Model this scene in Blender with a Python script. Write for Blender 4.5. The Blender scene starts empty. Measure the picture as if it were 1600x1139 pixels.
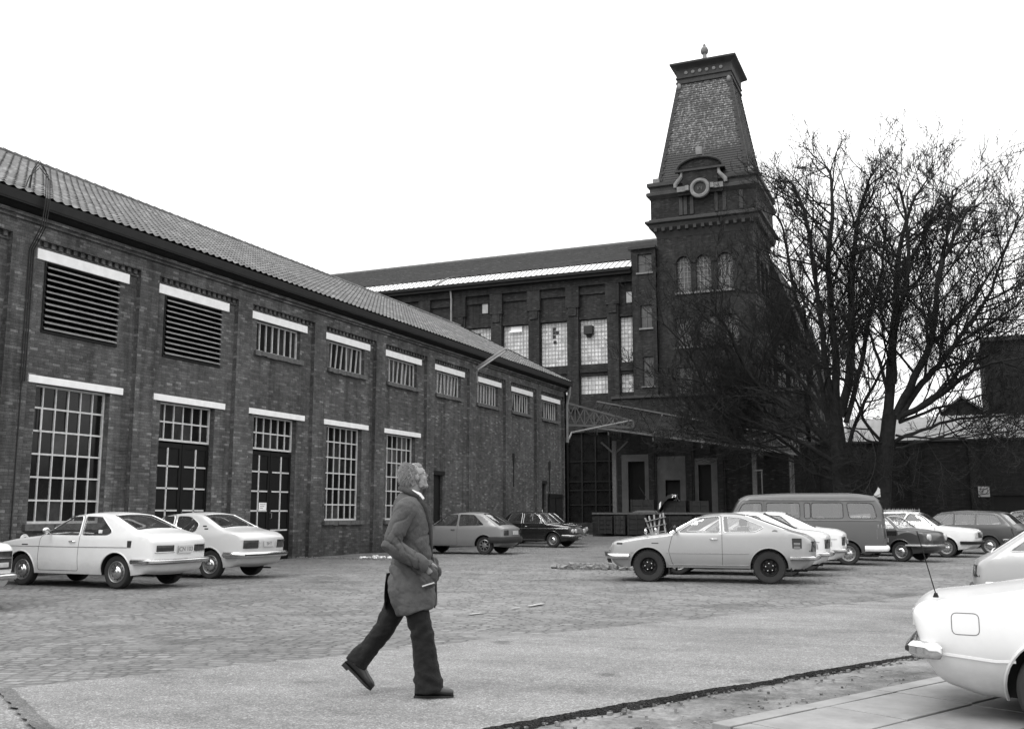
import bpy, bmesh, math, random
import numpy as np
from mathutils import Vector, Matrix, noise
from mathutils.geometry import delaunay_2d_cdt

random.seed(11)
PI = math.pi
S = bpy.context.scene
COL = S.collection

# ------------------------------------------------------------------ camera
F, CX, CY, CAMH = 1560.0, 800.0, 569.5, 1.42
PITCH = math.atan2(802 - CY, F)
YAW = math.atan2(1480 - CX, math.hypot(F, 802 - CY))

def ray(px, py):
    x = (px - CX) / F; y = -(py - CY) / F
    cp, sp, cw, sw = math.cos(PITCH), math.sin(PITCH), math.cos(YAW), math.sin(YAW)
    d = (x, cp - y * sp, sp + y * cp)
    return Vector((d[0] * cw - d[1] * sw, d[0] * sw + d[1] * cw, d[2]))
def at_z(px, py, z=0.0):
    d = ray(px, py); return d * ((z - CAMH) / d.z) + Vector((0, 0, CAMH))
def at_x(px, py, X):
    d = ray(px, py); return d * (X / d.x) + Vector((0, 0, CAMH))
def at_y(px, py, Y):
    d = ray(px, py); return d * (Y / d.y) + Vector((0, 0, CAMH))

cam = bpy.data.objects.new('camera', bpy.data.cameras.new('camera'))
COL.objects.link(cam)
cam.location = (0, 0, CAMH)
cam.rotation_euler = (PI / 2 + PITCH, 0, YAW)
cam.data.sensor_width = 36
cam.data.lens = 36 * F / 1600
cam.data.clip_start = 0.1
cam.data.clip_end = 3000
S.camera = cam

# ------------------------------------------------------------------ light
SUN_EL, SUN_AZ = math.radians(52), math.radians(205)   # azimuth clockwise from +Y
w = bpy.data.worlds.new('World'); S.world = w; w.use_nodes = True
nt = w.node_tree
bg = nt.nodes['Background']
sky = nt.nodes.new('ShaderNodeTexSky'); sky.sky_type = 'NISHITA'; sky.sun_disc = False
sky.sun_elevation = SUN_EL; sky.sun_rotation = SUN_AZ
bw = nt.nodes.new('ShaderNodeRGBToBW'); nt.links.new(sky.outputs[0], bw.inputs[0])
mx = nt.nodes.new('ShaderNodeMix'); mx.data_type = 'RGBA'
mx.inputs[0].default_value = 0.85                     # closed cloud deck over the clear sky
nt.links.new(bw.outputs[0], mx.inputs[6])
tcw = nt.nodes.new('ShaderNodeTexCoord'); sxw = nt.nodes.new('ShaderNodeSeparateXYZ'); nt.links.new(tcw.outputs['Generated'], sxw.inputs[0])
mrw = nt.nodes.new('ShaderNodeMapRange'); mrw.inputs[3].default_value = 5.6; mrw.inputs[4].default_value = 13.6      # overcast deck: brighter overhead than at the horizon
nt.links.new(sxw.outputs[2], mrw.inputs[0]); nt.links.new(mrw.outputs[0], mx.inputs[7])
nt.links.new(mx.outputs[2], bg.inputs[0])
bg.inputs[1].default_value = 0.12
sun = bpy.data.objects.new('sun', bpy.data.lights.new('sun', 'SUN')); COL.objects.link(sun)
sun.data.energy = 0.9; sun.data.angle = math.radians(25); sun.data.color = (1, 0.995, 0.985)
sv = Vector((math.sin(SUN_AZ) * math.cos(SUN_EL), math.cos(SUN_AZ) * math.cos(SUN_EL), math.sin(SUN_EL)))
sun.rotation_euler = sv.to_track_quat('Z', 'Y').to_euler()
S.view_settings.view_transform = 'Standard'; S.view_settings.look = 'None'
S.view_settings.exposure = 0.95; S.view_settings.gamma = 1

# ------------------------------------------------------------------ materials
class NT:
    def __init__(s, name):
        s.m = bpy.data.materials.new(name); s.m.use_nodes = True
        s.t = s.m.node_tree; s.b = s.t.nodes['Principled BSDF']; s.out = s.t.nodes['Material Output']
    def n(s, k, **kw):
        x = s.t.nodes.new('ShaderNode' + k)
        for a, v in kw.items(): setattr(x, a, v)
        return x
    def l(s, a, b): s.t.links.new(a, b)
    def math(s, op, a, b=None, clamp=False):
        x = s.n('Math', operation=op, use_clamp=clamp)
        for i, v in enumerate((a, b)):
            if v is None: continue
            if isinstance(v, (int, float)): x.inputs[i].default_value = v
            else: s.l(v, x.inputs[i])
        return x.outputs[0]
    def ramp(s, fac, stops):
        r = s.n('ValToRGB'); e = r.color_ramp.elements
        while len(e) < len(stops): e.new(0.5)
        for q, (p, v) in zip(e, stops): q.position = p; q.color = (v, v, v, 1)
        s.l(fac, r.inputs[0]); return r.outputs[0]
    def noise(s, vec, scale, detail=4, rough=0.6):
        x = s.n('TexNoise'); x.inputs['Scale'].default_value = scale
        x.inputs['Detail'].default_value = detail; x.inputs['Roughness'].default_value = rough
        s.l(vec, x.inputs['Vector']); return x.outputs['Fac']
    def mul(s, a, b, f=1.0):
        x = s.n('Mix', data_type='RGBA', blend_type='MULTIPLY'); x.inputs[0].default_value = f
        for i, v in ((6, a), (7, b)):
            if isinstance(v, (int, float)): x.inputs[i].default_value = (v, v, v, 1)
            else: s.l(v, x.inputs[i])
        return x.outputs[2]
    def mix(s, f, a, b):
        x = s.n('Mix', data_type='RGBA')
        if isinstance(f, (int, float)): x.inputs[0].default_value = f
        else: s.l(f, x.inputs[0])
        for i, v in ((6, a), (7, b)):
            if isinstance(v, (int, float)): x.inputs[i].default_value = (v, v, v, 1)
            else: s.l(v, x.inputs[i])
        return x.outputs[2]
    def base(s, v):
        if isinstance(v, (int, float)): s.b.inputs['Base Color'].default_value = (v, v, v, 1)
        else: s.l(v, s.b.inputs['Base Color'])
    def bump(s, h, dist, strength=1.0):
        x = s.n('Bump'); x.inputs['Distance'].default_value = dist; x.inputs['Strength'].default_value = strength
        s.l(h, x.inputs['Height']); s.l(x.outputs[0], s.b.inputs['Normal'])
    def rough(s, v): s.b.inputs['Roughness'].default_value = v

def plain(name, v, rough=0.7, var=0.25, scale=6, metal=0.0, bump=0.0, spec=0.5, detail=6):
    t = NT(name); tc = t.n('TexCoord'); o = tc.outputs['Object']
    f = t.noise(o, scale, detail, 0.65)
    t.base(t.ramp(f, [(0.25, v * (1 - var)), (0.75, v * (1 + var))]))
    t.rough(rough); t.b.inputs['Metallic'].default_value = metal
    t.b.inputs['Specular IOR Level'].default_value = spec
    if bump: t.bump(f, bump)
    return t.m

def brick(name, lo, hi, mortar, stain=0.5, bw_=0.225, bh=0.075, damp=None, spec=0.25, pale=0.12):
    """bricks by UV in metres: every brick has its own tone, mortar joints, weather stains"""
    t = NT(name); tc = t.n('TexCoord'); uv = tc.outputs['UV']; ob = tc.outputs['Object']
    sx = t.n('SeparateXYZ'); t.l(uv, sx.inputs[0])
    row = t.math('DIVIDE', sx.outputs[1], bh); rf = t.math('FLOOR', row)
    par = t.math('MULTIPLY', t.math('MODULO', rf, 2.0), 0.5)
    cx = t.math('ADD', t.math('DIVIDE', sx.outputs[0], bw_), par); cf = t.math('FLOOR', cx)
    cm = t.n('CombineXYZ'); t.l(cf, cm.inputs[0]); t.l(rf, cm.inputs[1])
    wn = t.n('TexWhiteNoise', noise_dimensions='2D'); t.l(cm.outputs[0], wn.inputs['Vector'])
    tone = t.ramp(wn.outputs['Value'], [(0.0, lo), (0.55, (lo + hi) / 2), (1 - pale, hi), (1.0, hi * 1.65)])
    # joints
    fx = t.math('FRACT', cx); fy = t.math('FRACT', row)
    ex = t.math('MINIMUM', fx, t.math('SUBTRACT', 1.0, fx)); ey = t.math('MINIMUM', fy, t.math('SUBTRACT', 1.0, fy))
    ex = t.math('MULTIPLY', ex, bw_); ey = t.math('MULTIPLY', ey, bh)
    e = t.math('MINIMUM', ex, ey)
    j = t.n('MapRange'); j.inputs[1].default_value = 0.002; j.inputs[2].default_value = 0.009
    t.l(e, j.inputs[0]); jf = j.outputs[0]
    c = t.mix(jf, mortar, tone)
    n1 = t.noise(ob, 0.55, 6, 0.65); n2 = t.noise(ob, 3.2, 5, 0.7); n3 = t.noise(ob, 34, 3, 0.75)
    st = t.ramp(n1, [(0.3, 1 - stain), (0.7, 1 + stain * 0.45)])
    c = t.mul(c, st); c = t.mul(c, t.ramp(n2, [(0.25, 0.72), (0.75, 1.25)])); c = t.mul(c, t.ramp(n3, [(0.28, 0.62), (0.72, 1.4)]))
    mp = t.n('Mapping'); mp.inputs['Scale'].default_value = (2.6, 2.6, .16); t.l(ob, mp.inputs[0])          # soot and rain runs
    c = t.mul(c, t.ramp(t.noise(mp.outputs[0], 1.0, 5, 0.7), [(0.34, 0.62), (0.5, 1.0), (0.72, 1.22)]))
    if damp:
        sz = t.n('SeparateXYZ'); t.l(ob, sz.inputs[0])
        dz = t.math('ADD', sz.outputs[2], t.math('MULTIPLY', n1, 0.9))
        mr = t.n('MapRange'); mr.inputs[1].default_value = 0.7; mr.inputs[2].default_value = damp
        t.l(dz, mr.inputs[0]); c = t.mul(c, t.ramp(mr.outputs[0], [(0, 0.62), (1, 1)]))
    t.base(c); t.rough(0.9); t.b.inputs['Specular IOR Level'].default_value = spec
    t.bump(t.math('ADD', jf, t.math('MULTIPLY', wn.outputs['Value'], 0.4)), 0.008, 0.8)
    return t.m

def paint(name, v, rough=0.28, dirt=0.25, coat=0.5, metal=0.0):
    t = NT(name); tc = t.n('TexCoord'); o = tc.outputs['Object']
    f = t.noise(o, 2.2, 8, 0.7); g = t.noise(o, 22, 6, 0.7)
    sz = t.n('SeparateXYZ'); t.l(o, sz.inputs[0])
    # road dirt splashed on the lower body, dusty film elsewhere
    mr = t.n('MapRange'); mr.inputs[1].default_value = 0.62; mr.inputs[2].default_value = 0.22
    t.l(t.math('ADD', sz.outputs[2], t.math('MULTIPLY', f, 0.25)), mr.inputs[0])
    d = t.math('MULTIPLY', mr.outputs[0], t.math('ADD', t.math('MULTIPLY', g, 0.8), 0.1), clamp=True)
    c = t.mul(v, t.ramp(f, [(0.3, 1 - 0.10 * dirt * 2), (0.7, 1.0)]))
    c = t.mix(t.math('MULTIPLY', d, dirt * 1.6, clamp=True), c, min(0.16, v * .6))
    gm = t.n('NewGeometry'); c = t.mix(gm.outputs['Backfacing'], c, 0.02)
    t.base(c)
    rr = t.math('ADD', t.math('MULTIPLY', d, 0.5), rough, clamp=True); t.l(rr, t.b.inputs['Roughness'])
    t.b.inputs['Coat Weight'].default_value = coat; t.b.inputs['Coat Roughness'].default_value = 0.12
    t.b.inputs['Metallic'].default_value = metal
    return t.m

def glass(name, tint=0.55, ior=2.1, rough=0.03):
    t = NT(name); tr = t.n('BsdfTransparent'); tr.inputs[0].default_value = (tint, tint, tint, 1)
    gl = t.n('BsdfGlossy'); gl.inputs['Roughness'].default_value = rough; gl.inputs[0].default_value = (1, 1, 1, 1)
    df = t.n('BsdfDiffuse'); df.inputs[0].default_value = (.35, .35, .35, 1)
    fr = t.n('Fresnel'); fr.inputs[0].default_value = ior
    gm = t.n('NewGeometry'); k = t.math('MULTIPLY', fr.outputs[0], t.math('SUBTRACT', 1.0, gm.outputs['Backfacing']))
    dust = t.n('MixShader'); dust.inputs[0].default_value = 0.06; t.l(tr.outputs[0], dust.inputs[1]); t.l(df.outputs[0], dust.inputs[2])
    mixs = t.n('MixShader'); t.l(k, mixs.inputs[0])
    t.l(dust.outputs[0], mixs.inputs[1]); t.l(gl.outputs[0], mixs.inputs[2]); t.l(mixs.outputs[0], t.out.inputs[0])
    return t.m

M = {}
M['brick'] = brick('shed_brick', 0.066, 0.118, 0.078, 0.38, damp=1.9, pale=0.10)
M['brick_dark'] = brick('sooty_brick', 0.018, 0.036, 0.023, 0.35, pale=0.05)
M['brick_mid'] = brick('grimy_brick', 0.015, 0.031, 0.019, 0.4, pale=0.06)
M['brick_black'] = brick('wall_brick', 0.010, 0.020, 0.013, 0.4, pale=0.04)
M['white_paint'] = plain('white_paint', 0.76, 0.6, 0.12, 4, bump=0.002, detail=9)
M['frame_white'] = plain('frame_white', 0.5, 0.6, 0.22, 9)
M['louvre'] = plain('louvre_metal', 0.20, 0.45, 0.35, 3)
M['concrete'] = plain('concrete', 0.16, 0.85, 0.3, 4, bump=0.004)
M['sill'] = plain('sill_stone', 0.085, 0.9, 0.4, 7, bump=0.006)
M['stone'] = plain('pale_stone', 0.15, 0.85, 0.45, 2.2, bump=0.006)
M['stone_dark'] = plain('grimed_stone', 0.028, 0.85, 0.45, 1.6, bump=0.006)
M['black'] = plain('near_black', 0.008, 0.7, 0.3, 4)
M['dark_metal'] = plain('dark_metal', 0.008, 0.6, 0.4, 3, spec=.2)
M['door_dark'] = plain('door_paint', 0.006, 0.5, 0.35, 4, spec=.2)
def dark_pane():
    t = NT('dark_pane'); g = t.n('NewGeometry'); ob = t.n('TexCoord').outputs['Object']
    c = t.ramp(g.outputs['Random Per Island'], [(0, .004), (.6, .009), (.86, .016), (.97, .035), (1, .10)]); c = t.mul(c, t.ramp(t.noise(ob, 2.2, 6, .7), [(.3, .5), (.7, 1.6)]))
    t.base(c); t.rough(.14); t.b.inputs['Specular IOR Level'].default_value = .3; return t.m
M['pane'] = dark_pane()
M['pane_light'] = None
M['zinc'] = plain('zinc_pipe', 0.20, 0.5, 0.3, 3, metal=0.2)
M['wood'] = plain('weathered_wood', 0.13, 0.85, 0.35, 5, bump=0.004)
M['wood_pale'] = plain('pale_wood', 0.32, 0.85, 0.2, 7)
M['bark'] = plain('bark', 0.020, 0.95, 0.45, 5, bump=0.02, spec=0.2)
M['twig'] = plain('twig', 0.019, 0.95, 0.3, 2, spec=0.15)
M['rubber'] = plain('rubber', 0.014, 0.85, 0.35, 9)
M['chrome'] = plain('chrome', 0.62, 0.16, 0.12, 8, metal=1.0)
M['steel'] = plain('wheel_steel', 0.22, 0.4, 0.25, 8, metal=0.6)
M['glass'] = glass('car_glass', 0.78); M['rear_glass'] = glass('rear_glass', .6, 3.2)
M['lamp_dark'] = plain('dark_lens', 0.03, 0.12, 0.35, 16)
M['lamp_clear'] = plain('clear_lens', 0.42, 0.1, 0.2, 16)
M['plate'] = plain('plate', 0.42, 0.5, 0.1, 12)
M['ink'] = plain('ink', 0.02, 0.6, 0.1, 5)
M['seat'] = plain('seat_vinyl', 0.03, 0.55, 0.2, 6)

def light_pane():
    t = NT('frosted_pane'); tc = t.n('TexCoord'); uv = tc.outputs['UV']
    sx = t.n('SeparateXYZ'); t.l(uv, sx.inputs[0])
    cm = t.n('CombineXYZ'); t.l(t.math('FLOOR', t.math('DIVIDE', sx.outputs[0], 0.25)), cm.inputs[0]); t.l(t.math('FLOOR', t.math('DIVIDE', sx.outputs[1], 0.25)), cm.inputs[1])
    wn = t.n('TexWhiteNoise', noise_dimensions='2D'); t.l(cm.outputs[0], wn.inputs['Vector'])
    c = t.ramp(wn.outputs['Value'], [(0, 0.36), (0.15, 0.50), (1, 0.66)])  # frosted white, with the sky's reflection also put into the colour
    c = t.mul(c, t.ramp(t.noise(uv, 1.2, 6, 0.7), [(0.3, 0.62), (0.7, 1.1)]))
    t.base(c); t.rough(0.35); return t.m
M['pane_light'] = light_pane()

# ------------------------------------------------------------------ objects
def wmat(o):
    m = o.matrix_basis.copy()
    while o.parent: o = o.parent; m = o.matrix_basis @ m
    return m
def tag(o, label=None, cat=None, group=None, kind=None):
    if label: o['label'] = label
    if cat: o['category'] = cat
    if group: o['group'] = group
    if kind: o['kind'] = kind
    return o
def thing(name, label, cat, loc=(0, 0, 0), rz=0.0, group=None, scale=None):
    o = bpy.data.objects.new(name, None); COL.objects.link(o)
    o.empty_display_size = 0.3; o.location = loc; o.rotation_euler = (0, 0, rz)
    if scale: o.scale = scale
    return tag(o, label, cat, group)
def copy_tree(o, parent=None):
    c = o.copy(); COL.objects.link(c)
    if parent: c.parent = parent
    for ch in list(o.children): copy_tree(ch, c)
    return c

class MB:
    def __init__(s): s.v = []; s.f = []; s.mi = []; s.cur = 0
    def add(s, vs, fs):
        b = len(s.v); s.v += [tuple(p) for p in vs]
        for f in fs: s.f.append(tuple(b + i for i in f)); s.mi.append(s.cur)
        return s
    def mat(s, i): s.cur = i; return s
    def box(s, x0, x1, y0, y1, z0, z1, skip=''):
        vs = [(x, y, z) for z in (z0, z1) for y in (y0, y1) for x in (x0, x1)]
        fs = {'b': (0, 2, 3, 1), 't': (4, 5, 7, 6), 's': (0, 1, 5, 4), 'n': (2, 6, 7, 3), 'w': (0, 4, 6, 2), 'e': (1, 3, 7, 5)}
        return s.add(vs, [f for k, f in fs.items() if k not in skip])
    def quad(s, a, b, c, d): return s.add([a, b, c, d], [(0, 1, 2, 3)])
    def bar(s, a, b, w, h=None):
        """square bar from a to b"""
        a, b = Vector(a), Vector(b); h = h or w
        d = (b - a).normalized(); u = Vector((0, 0, 1)) if abs(d.z) < 0.9 else Vector((0, 1, 0))
        sd = d.cross(u).normalized(); up = sd.cross(d)
        vs = []
        for p in (a, b):
            for i, j in ((-1, -1), (1, -1), (1, 1), (-1, 1)): vs.append(p + sd * i * w / 2 + up * j * h / 2)
        return s.add(vs, [(3, 2, 1, 0), (4, 5, 6, 7), (0, 1, 5, 4), (1, 2, 6, 5), (2, 3, 7, 6), (3, 0, 4, 7)])
    def tube(s, pts, rad, n=6, cap=True, flat=1.0):
        pts = [Vector(p) for p in pts]; k = len(pts)
        if isinstance(rad, (int, float)): rad = [rad] * k
        t0 = (pts[1] - pts[0]).normalized(); u = t0.orthogonal().normalized() if abs(t0.z) > 0.9 else t0.cross(Vector((0, 0, 1))).normalized()
        vs = []
        for i in range(k):
            a = pts[max(i - 1, 0)]; b = pts[min(i + 1, k - 1)]; t = (b - a)
            if t.length < 1e-9: t = t0
            t = t.normalized(); u = u - t * u.dot(t)
            u = u.normalized() if u.length > 1e-6 else t.orthogonal().normalized()
            v = t.cross(u)
            for j in range(n):
                an = 2 * PI * (j + 0.5) / n
                vs.append(pts[i] + (u * math.cos(an) + v * math.sin(an) * flat) * rad[i])
        fs = [(i * n + j, i * n + (j + 1) % n, (i + 1) * n + (j + 1) % n, (i + 1) * n + j) for i in range(k - 1) for j in range(n)]
        if cap: fs += [tuple(range(n))[::-1], tuple((k - 1) * n + j for j in range(n))]
        return s.add(vs, fs)
    def lathe(s, prof, n=24, axis='z', c=(0, 0, 0)):
        vs = []
        for r, h in prof:
            for j in range(n):
                a = 2 * PI * j / n; p = (r * math.cos(a), r * math.sin(a), h)
                if axis == 'y': p = (p[0], h, p[1])
                if axis == 'x': p = (h, p[0], p[1])
                vs.append((p[0] + c[0], p[1] + c[1], p[2] + c[2]))
        k = len(prof)
        fs = [(i * n + j, i * n + (j + 1) % n, (i + 1) * n + (j + 1) % n, (i + 1) * n + j) for i in range(k - 1) for j in range(n)]
        if axis == 'y': fs = [f[::-1] for f in fs]
        return s.add(vs, fs)
    def ell(s, c, r, n=16, m=10, R=None):
        vs = []; c = Vector(c)
        for i in range(m + 1):
            th = PI * i / m
            for j in range(n):
                a = 2 * PI * j / n
                p = Vector((r[0] * math.sin(th) * math.cos(a), r[1] * math.sin(th) * math.sin(a), -r[2] * math.cos(th)))
                if R is not None: p = R @ p
                vs.append(p + c)
        return s.add(vs, [(i * n + j, i * n + (j + 1) % n, (i + 1) * n + (j + 1) % n, (i + 1) * n + j) for i in range(m) for j in range(n)])
    def prism(s, poly, a0, a1, axis='y'):
        """extrude a 2D polygon (x,z for axis y; y,z for axis x; x,y for axis z) from a0 to a1"""
        n = len(poly)
        def P(p, h): return (p[0], h, p[1]) if axis == 'y' else (h, p[0], p[1]) if axis == 'x' else (p[0], p[1], h)
        vs = [P(p, a0) for p in poly] + [P(p, a1) for p in poly]
        fs = [tuple(range(n)), tuple(range(2 * n - 1, n - 1, -1))] + [(i, i + n, (i + 1) % n + n, (i + 1) % n) for i in range(n)]
        return s.add(vs, fs)
    def build(s, name, mats, parent=None, smooth=None, recalc=True, world=True, merge=0, uv=True, bevel=0):
        me = bpy.data.meshes.new(name); me.from_pydata(s.v, [], s.f)
        if not isinstance(mats, (list, tuple)): mats = [mats]
        for m in mats: me.materials.append(m)
        if len(mats) > 1: me.polygons.foreach_set('material_index', s.mi)
        if parent and world: me.transform(wmat(parent).inverted())
        if recalc or merge or bevel:
            bm = bmesh.new(); bm.from_mesh(me)
            if merge: bmesh.ops.remove_doubles(bm, verts=bm.verts, dist=merge)
            if recalc: bmesh.ops.recalc_face_normals(bm, faces=bm.faces)
            if bevel:
                bmesh.ops.bevel(bm, geom=[e for e in bm.edges if len(e.link_faces) == 2 and e.calc_face_angle(0) > 0.6], offset=bevel, segments=2, affect='EDGES', profile=0.6)
            bm.to_mesh(me); bm.free()
        if smooth is not None:
            me.polygons.foreach_set('use_smooth', [True] * len(me.polygons))
            me.set_sharp_from_angle(angle=math.radians(smooth))
        if uv and len(me.polygons) < 60000: boxuv(me)
        o = bpy.data.objects.new(name, me); COL.objects.link(o)
        if parent: o.parent = parent
        return o

def boxuv(me):
    n = len(me.loops)
    if not n: return
    uvl = me.uv_layers.new(name='UVMap')
    co = np.zeros(len(me.vertices) * 3); me.vertices.foreach_get('co', co); co = co.reshape(-1, 3)
    vi = np.zeros(n, dtype=np.int32); me.loops.foreach_get('vertex_index', vi)
    pn = np.zeros(len(me.polygons) * 3); me.polygons.foreach_get('normal', pn); pn = np.abs(pn.reshape(-1, 3))
    lt = np.zeros(len(me.polygons), dtype=np.int32); me.polygons.foreach_get('loop_total', lt)
    ln = np.repeat(pn, lt, axis=0); p = co[vi]
    u = np.where((ln[:, 0] >= ln[:, 1]) & (ln[:, 0] >= ln[:, 2]), p[:, 1], p[:, 0])
    v = np.where((ln[:, 2] > ln[:, 0]) & (ln[:, 2] > ln[:, 1]), p[:, 1], p[:, 2])
    uvl.data.foreach_set('uv', np.stack([u, v], 1).ravel())

def panel(mb, P, u0, u1, v0, v1, holes, depth):
    """wall face with rectangular holes; P(u, v, d) maps to 3D, d = depth behind the face; reveals go back by depth"""
    us = sorted({u0, u1, *[h[0] for h in holes], *[h[1] for h in holes]}); vs = sorted({v0, v1, *[h[2] for h in holes], *[h[3] for h in holes]})
    us = [u for u in us if u0 - 1e-6 <= u <= u1 + 1e-6]; vs = [v for v in vs if v0 - 1e-6 <= v <= v1 + 1e-6]
    for a, b in zip(us, us[1:]):
        for c, d in zip(vs, vs[1:]):
            m, n = (a + b) / 2, (c + d) / 2
            if any(h[0] < m < h[1] and h[2] < n < h[3] for h in holes): continue
            mb.quad(P(a, c, 0), P(b, c, 0), P(b, d, 0), P(a, d, 0))
    for a, b, c, d in holes:
        mb.quad(P(a, c, 0), P(a, d, 0), P(a, d, depth), P(a, c, depth)); mb.quad(P(b, c, 0), P(b, c, depth), P(b, d, depth), P(b, d, 0))
        mb.quad(P(a, d, 0), P(b, d, 0), P(b, d, depth), P(a, d, depth))
        if c > v0 + 1e-6: mb.quad(P(a, c, 0), P(a, c, depth), P(b, c, depth), P(b, c, 0))

def text_mesh(txt, size, name, mat, parent, M4, depth=0.002):
    cu = bpy.data.curves.new('lettering', 'FONT'); cu.body = txt; cu.size = size; cu.extrude = depth
    cu.align_x = 'CENTER'; cu.align_y = 'CENTER'
    o = bpy.data.objects.new('lettering', cu); COL.objects.link(o)
    dg = bpy.context.evaluated_depsgraph_get()
    me = bpy.data.meshes.new_from_object(o.evaluated_get(dg)); bpy.data.objects.remove(o)
    me.transform(M4); me.materials.clear(); me.materials.append(mat)
    r = bpy.data.objects.new(name, me); COL.objects.link(r); r.parent = parent
    return r
def evaluated(o, mats):
    """bake a modifier stack into a plain mesh"""
    dg = bpy.context.evaluated_depsgraph_get(); dg.update()
    me = bpy.data.meshes.new_from_object(o.evaluated_get(dg)); old = o.data
    o.modifiers.clear(); o.data = me; me.materials.clear()
    for m in mats: me.materials.append(m)
    return o
# ================================================================== ground
def setts():
    t = NT('stone_setts'); tc = t.n('TexCoord'); ob = tc.outputs['Object']
    mp = t.n('Mapping'); mp.inputs['Rotation'].default_value = (0, 0, math.radians(-20)); t.l(ob, mp.inputs[0])
    nv = t.n('TexNoise'); nv.inputs['Scale'].default_value = 0.8; nv.inputs['Detail'].default_value = 3; t.l(ob, nv.inputs['Vector'])
    ad = t.n('VectorMath', operation='MULTIPLY_ADD'); t.l(nv.outputs['Color'], ad.inputs[0]); ad.inputs[1].default_value = (0.5, 0.42, 0); t.l(mp.outputs[0], ad.inputs[2])
    sx = t.n('SeparateXYZ'); t.l(ad.outputs[0], sx.inputs[0])
    bh, bw_ = 0.135, 0.19
    row = t.math('DIVIDE', sx.outputs[1], bh); rf = t.math('FLOOR', row)
    wr = t.n('TexWhiteNoise', noise_dimensions='1D'); t.l(rf, wr.inputs['W'])
    cx = t.math('ADD', t.math('DIVIDE', sx.outputs[0], bw_), wr.outputs['Value']); cf = t.math('FLOOR', cx)
    cm = t.n('CombineXYZ'); t.l(cf, cm.inputs[0]); t.l(rf, cm.inputs[1])
    wn = t.n('TexWhiteNoise', noise_dimensions='2D'); t.l(cm.outputs[0], wn.inputs['Vector'])
    fx = t.math('FRACT', cx); fy = t.math('FRACT', row)
    ex = t.math('MULTIPLY', t.math('MINIMUM', fx, t.math('SUBTRACT', 1.0, fx)), bw_)
    ey = t.math('MULTIPLY', t.math('MINIMUM', fy, t.math('SUBTRACT', 1.0, fy)), bh)
    e = t.math('MINIMUM', ex, ey)
    j = t.n('MapRange', interpolation_type='SMOOTHSTEP'); j.inputs[1].default_value = 0.0; j.inputs[2].default_value = 0.045; t.l(e, j.inputs[0])
    jc = t.n('MapRange'); jc.inputs[1].default_value = 0.003; jc.inputs[2].default_value = 0.02; t.l(e, jc.inputs[0])
    big = t.noise(ob, 0.16, 5, 0.62); mid = t.noise(ob, 1.3, 5, 0.7); fine = t.noise(ob, 28, 4, 0.7)
    stone = t.ramp(wn.outputs['Value'], [(0, 0.105), (0.7, 0.158), (1, 0.22)])
    c = t.mix(jc.outputs[0], 0.055, stone)
    # packed grit fills the joints in places
    g = t.n('MapRange'); g.inputs[1].default_value = 0.46; g.inputs[2].default_value = 0.64; t.l(mid, g.inputs[0])
    c = t.mix(t.math('MULTIPLY', g.outputs[0], 0.7), c, 0.158)
    c = t.mul(c, t.ramp(big, [(0.3, 0.72), (0.5, 0.98), (0.7, 1.22)])); c = t.mul(c, t.ramp(fine, [(0.25, 0.72), (0.75, 1.28)]))
    # oil stains where cars have stood
    st = t.noise(ob, 0.45, 3, 0.5); c = t.mul(c, t.ramp(st, [(0.28, 0.6), (0.40, 1.0)]))
    t.base(c); t.rough(0.72); t.b.inputs['Specular IOR Level'].default_value = 0.35
    h = t.math('MULTIPLY', j.outputs[0], t.math('ADD', t.math('MULTIPLY', wn.outputs['Value'], 0.5), 0.5))
    h = t.math('MULTIPLY', h, t.math('SUBTRACT', 1.0, t.math('MULTIPLY', g.outputs[0], 0.75)))
    t.bump(t.math('ADD', h, t.math('MULTIPLY', fine, 0.12)), 0.035, 1.0)
    return t.m
M['setts'] = setts()

def asphalt(name, v, sp=0.5, bd=0.006):
    t = NT(name); tc = t.n('TexCoord'); ob = tc.outputs['Object']
    vo = t.n('TexVoronoi'); vo.inputs['Scale'].default_value = 95; t.l(ob, vo.inputs['Vector'])
    sx = t.n('SeparateColor'); t.l(vo.outputs['Color'], sx.inputs[0])
    c = t.ramp(sx.outputs[0], [(0, v * 0.62), (0.6, v), (0.86, v * 1.3), (1, v * 1.9)])
    c = t.mul(c, t.ramp(t.noise(ob, 0.6, 7, 0.7), [(0.28, 0.66), (0.5, 1.0), (0.72, 1.2)]))
    c = t.mul(c, t.ramp(t.noise(ob, 14, 4, 0.7), [(0.25, 0.8), (0.75, 1.2)]))
    mp = t.n('Mapping'); mp.inputs['Rotation'].default_value = (0, 0, math.radians(-63)); mp.inputs['Scale'].default_value = (.12, 1.6, 1); t.l(ob, mp.inputs[0])
    c = t.mul(c, t.ramp(t.noise(mp.outputs[0], 1.0, 4, 0.6), [(0.36, 0.78), (0.52, 1.0), (.7, 1.1)])); c = t.mul(c, t.ramp(t.noise(ob, 1.7, 2, 0.4), [(0.25, 0.62), (0.33, 1.0)]))
    t.base(c); t.rough(0.85); t.b.inputs['Specular IOR Level'].default_value = 0.3
    t.bump(t.math('ADD', vo.outputs['Distance'], t.math('MULTIPLY', sx.outputs[1], 0.6)), bd, sp)
    return t.m
M['asphalt'] = asphalt('worn_asphalt', 0.168)
M['asphalt_edge'] = asphalt('asphalt_edge', 0.045, 1.0, 0.03)
M['patch'] = asphalt('tar_patch', 0.10)
M['dirt'] = None
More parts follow.
